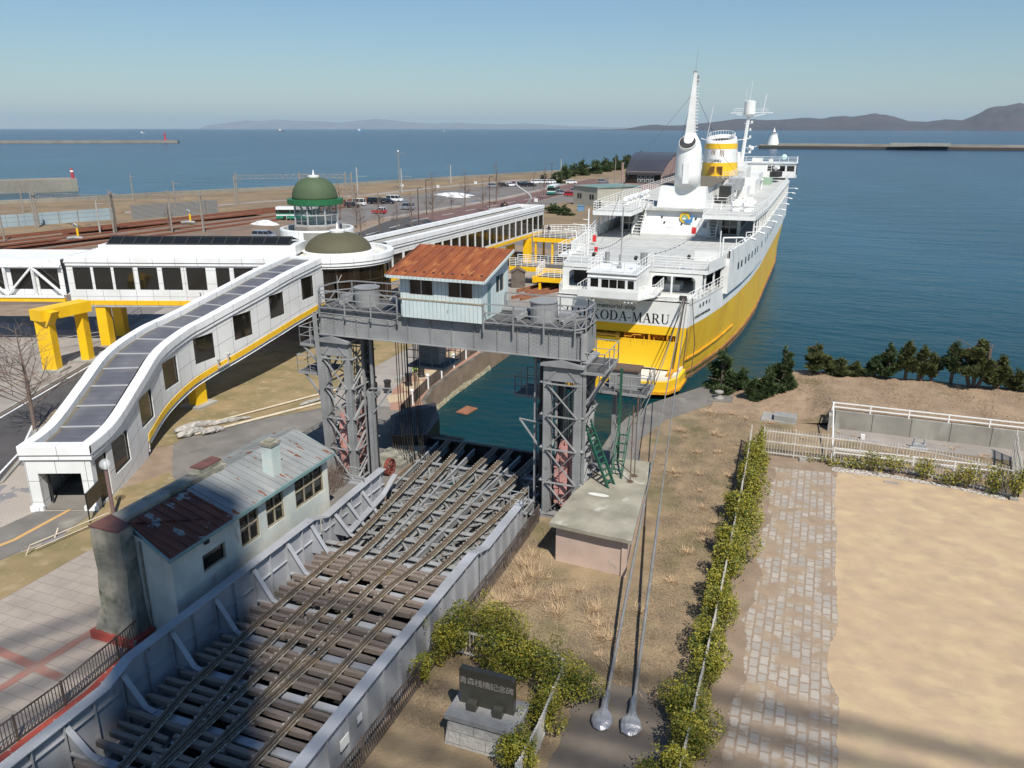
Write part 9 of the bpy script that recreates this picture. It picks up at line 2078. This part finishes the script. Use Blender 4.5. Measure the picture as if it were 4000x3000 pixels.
for i, (x, y) in enumerate(((-128.7, 110.1), (-127.9, 138.3))):
 t = thing("yellow_crane_post", (x, y, 2), ["yellow post with a grey swan-neck pipe behind the left end of the wing roof", "yellow post with a grey swan-neck pipe before the slatted fence"][i], "pipe"); mb = MB(); mb.tube((x, y, 2), (x, y, 4.4), .2, 8); mb.build("post", "ylw_steel", t)
 mb = MB(); mb.path([(x, y, 4.3), (x + .2, y, 4.9), (x - .5, y, 5.2), (x - .8, y, 4.8)], .16, 7); mb.path([(x - 2, y - .5, 2.5), (x - .3, y - .4, 2.7), (x + 1.2, y, 2.6)], .3, 7); mb.build("pipe", "grey_box", t)
# low railing between car park and embankment
pts = [(-120.3, 214), (-117.6, 258), (-104.5, 311)]; mb = MB()
for a, b in zip(pts, pts[1:]): mb.rail([(*a, 2), (*b, 2)], .9, 2, 3.0, .05)
tag(mb.build("low_railing", "ohl_pole", at=(-120, 214, 2)), "low railing along the far side of the car park", "railing")
mb = MB(); mb.rail([(-113, 152, 2), (-119, 182, 2)], 1.2, 2, 2.0, .05); tag(mb.build("mesh_fence", "fence_white", at=(-113, 152, 2)), "pale mesh fence between rail yard and car park left of the dome", "fence")
for i, (x, y, sx, sy, lab) in enumerate([(-113.5, 145, 3.6, 2.0, "dirty heap of ploughed snow left of the dome tower"), (-108.5, 232, 7, 3.2, "long flat snow heap across the car park"), (-104.5, 226, 4, 1.8, "small remnant of snow in front of the long snow heap")]):
 r = random.Random(i); n = 16; m = 5; vs = []
 for j in range(m):
  for k in range(n): a = 2 * math.pi * k / n; f = 1 - j / (m - .6); q = f * r.uniform(.85, 1.12); vs.append((x + sx * q * math.cos(a), y + sy * q * math.sin(a), 1.98 + (1 - f ** 2) * .9 * r.uniform(.8, 1.15)))
 mb = MB(); mb.mesh(vs, [(j * n + k, j * n + (k + 1) % n, (j + 1) * n + (k + 1) % n, (j + 1) * n + k) for j in range(m - 1) for k in range(n)] + [tuple((m - 1) * n + k for k in range(n))]); tag(mb.build("snow_heap", "snow", at=(x, y, 2)), lab, "snow")
r = random.Random(77)
FR = [(-104.0, 333), (-101, 322), (-103.5, 345), (-102.5, 352), (-103, 361), (-101.5, 369), (-102, 378), (-101, 387), (-101.5, 396), (-99.5, 404), (-100, 413), (-98.5, 422), (-98, 431), (-97.5, 440), (-96, 448)]
for i, (x, y) in enumerate(FR): pine(x + r.uniform(-1, 1), y, 2, r.uniform(5.0, 6.5) + i * .12, r.uniform(6.5, 8.5), 800 + i, "dark green pine in the dense row running out to the point behind the car park", "row of dark pines on the point", "needle", 0, .05, 520, 1, 1.0)
for i, (x, y, h, w_, lab) in enumerate([(-104.2, 306.7, 3.2, 3.6, "small round pine left of the far street lamp"), (-100.1, 308.3, 3.6, 4.2, "small pine right of the far street lamp"), (-94.0, 297.3, 4.2, 4.0, "dark pine standing alone before the white van"), (-62.2, 189.9, 2.6, 5.5, "dark shrubby pine behind the corridor end"), (-58.0, 186.5, 2.4, 4.2, "second dark shrubby pine behind the corridor end"), (-54.5, 205, 2.2, 2.0, "small bush below the cream block building")]): pine(x, y, 2, h, w_, 900 + i, lab, "small pines near the car park", "needle", 0, .06, 520, 1, .55)
# sculpture, sign, timber
sc_ = thing("sculpture", (-76.9, 212.5, 2), "twisted dark metal sculpture on the roadside behind the corridor", "sculpture")
mb = MB(); pts = [(-76.9 + 1.6 * math.sin(t * .9) - t * .35, 212.5, 2.1 + t) for t in [k * .45 for k in range(14)]]
for a, b in zip(pts, pts[1:]): mb.tube(a, b, .55 - .02 * len(pts), 6)
mb.build("body", "grey_box", sc_)
t = thing("sculpture", (-77.0, 195, 2), "bronze egg-shaped sculpture lying on a round kerb by the road", "sculpture"); mb = MB(); mb.ball((-77.0, 195, 3.0), .9, 12, 8, 1.2, 1.0, .95); mb.tube((-77, 195, 3.2), (-76.8, 195, 4.6), .2, 8, .05); mb.build("body", "bronze_frame", t, smooth=True)
mb = MB(); mb.lathe((-77.0, 195, 2.0), [(4.2, 0), (4.2, .15), (3.6, .15)], 24); mb.build("kerb_ring", "concrete", t)
for i, (x, y, lab) in enumerate([(-134.5, 246, "small white sign on the embankment left of the tallest lamp pole"), (-121, 246, "small white sign board at the car park edge"), (-116.8, 268, "small white sign board farther along the car park edge"), (-72.5, 207, "cream sign board beside the red road")]):
 t = thing("sign_board", (x, y, 2), lab, "sign"); mb = MB(); mb.box(x - .5, x + .5, y - .05, y + .05, 3.1, 4.0); mb.build("panel", "ship_white", t); mb = MB(); mb.tube((x, y + .1, 2), (x, y + .1, 3.9), .05, 5); mb.build("post", "conc_pole", t)
blb = thing("toilet_cabin", (-66.5, 184, 2), "small light blue cabin in front of the cream block building", "cabin"); mb = MB(); mb.box(-58.2, -56.6, 198, 199.2, 2, 3.3); mb.box(-58.3, -56.5, 197.9, 199.3, 3.3, 3.4); mb.build("body", "cabin_blue", blb)
gb = thing("grey_cabinet", (-67.5, 62.5, 2), "grey electrical cabinet under the white wing beside the yellow pillars", "cabinet"); mb = MB(); mb.obox((-68.4, 60.2), ad, an, .9, .5, 2.0, 3.1); mb.build("body", "grey_box", gb)
mb = MB(); mb.rail([(-70, 44, 2), (-64.5, 56, 2), (-69.5, 66, 2)], 1.1, 3, 2.2, .03); tag(mb.build("wire_fence", "conc_pole", at=(-66, 52, 2)), "thin wire fence under the terminal wing behind the yellow portal", "fence")
picket("road_bollard_row", [(-76, 214), (-80, 262)], .7, 2.2, "brown_pole", "row of short brown posts along the red road", "posts", rails=(), pr=.08, post=100, post_r=.01)
# the cable-stayed road bridge behind the viewpoint: its pylon and stays shade the near left
sb2 = thing("cable_stayed_bridge", (30.4, -42.4, 0), "tall pale concrete pylon with fanned stay cables carrying a road bridge behind the viewpoint", "bridge")
PX, PY = 29.7, -42.9; mb = MB()
mb.mesh([(PX + sx * w_, PY + sy * w_, z) for z, w_ in ((-2, 3.0), (20, 2.6), (70, 2.1), (117, 1.8)) for sx, sy in ((-1, -1), (1, -1), (1, 1), (-1, 1))], [(j * 4 + i, j * 4 + (i + 1) % 4, (j + 1) * 4 + (i + 1) % 4, (j + 1) * 4 + i) for j in range(3) for i in range(4)] + [(12, 13, 14, 15)])
mb.build("pylon", "pale_concrete", sb2)
mb = MB(); a_ = Vector((.88, .475, 0)); p0_ = V(PX, PY, 0); mb.bar(p0_ - a_ * 150 + V(0, 0, 19), p0_ + a_ * 150 + V(0, 0, 19), 11, 2.0); mb.build("deck", "pale_concrete", sb2)
for k in range(11):
 for s in (1, -1):
  z = 114 - 2.4 * k; d = 126 - 5.5 * k; mb = MB(); mb.tube((PX, PY, z), p0_ + a_ * d * s + V(0, 0, 20), .30, 6); mb.build("stay_cable", "pale_concrete", sb2)
# ---------------------------------------------------------------- air
HZ = bpy.data.materials.new("haze_air"); HZ.use_nodes = True; hn = HZ.node_tree
for n in list(hn.nodes):
 if n.type == 'BSDF_PRINCIPLED': hn.nodes.remove(n)
pv_ = hn.nodes.new("ShaderNodeVolumePrincipled"); pv_.inputs["Color"].default_value = (0.66, 0.84, 0.95, 1); pv_.inputs["Density"].default_value = 2.0e-5; pv_.inputs["Anisotropy"].default_value = 0.0
hn.links.new(pv_.outputs[0], [n for n in hn.nodes if n.type == 'OUTPUT_MATERIAL'][0].inputs["Volume"])
MATS["haze_air"] = HZ
mb = MB(); mb.box(-95000, 95000, -3500, 115000, -6, 1500); stuff(mb.build("haze", "haze_air"))
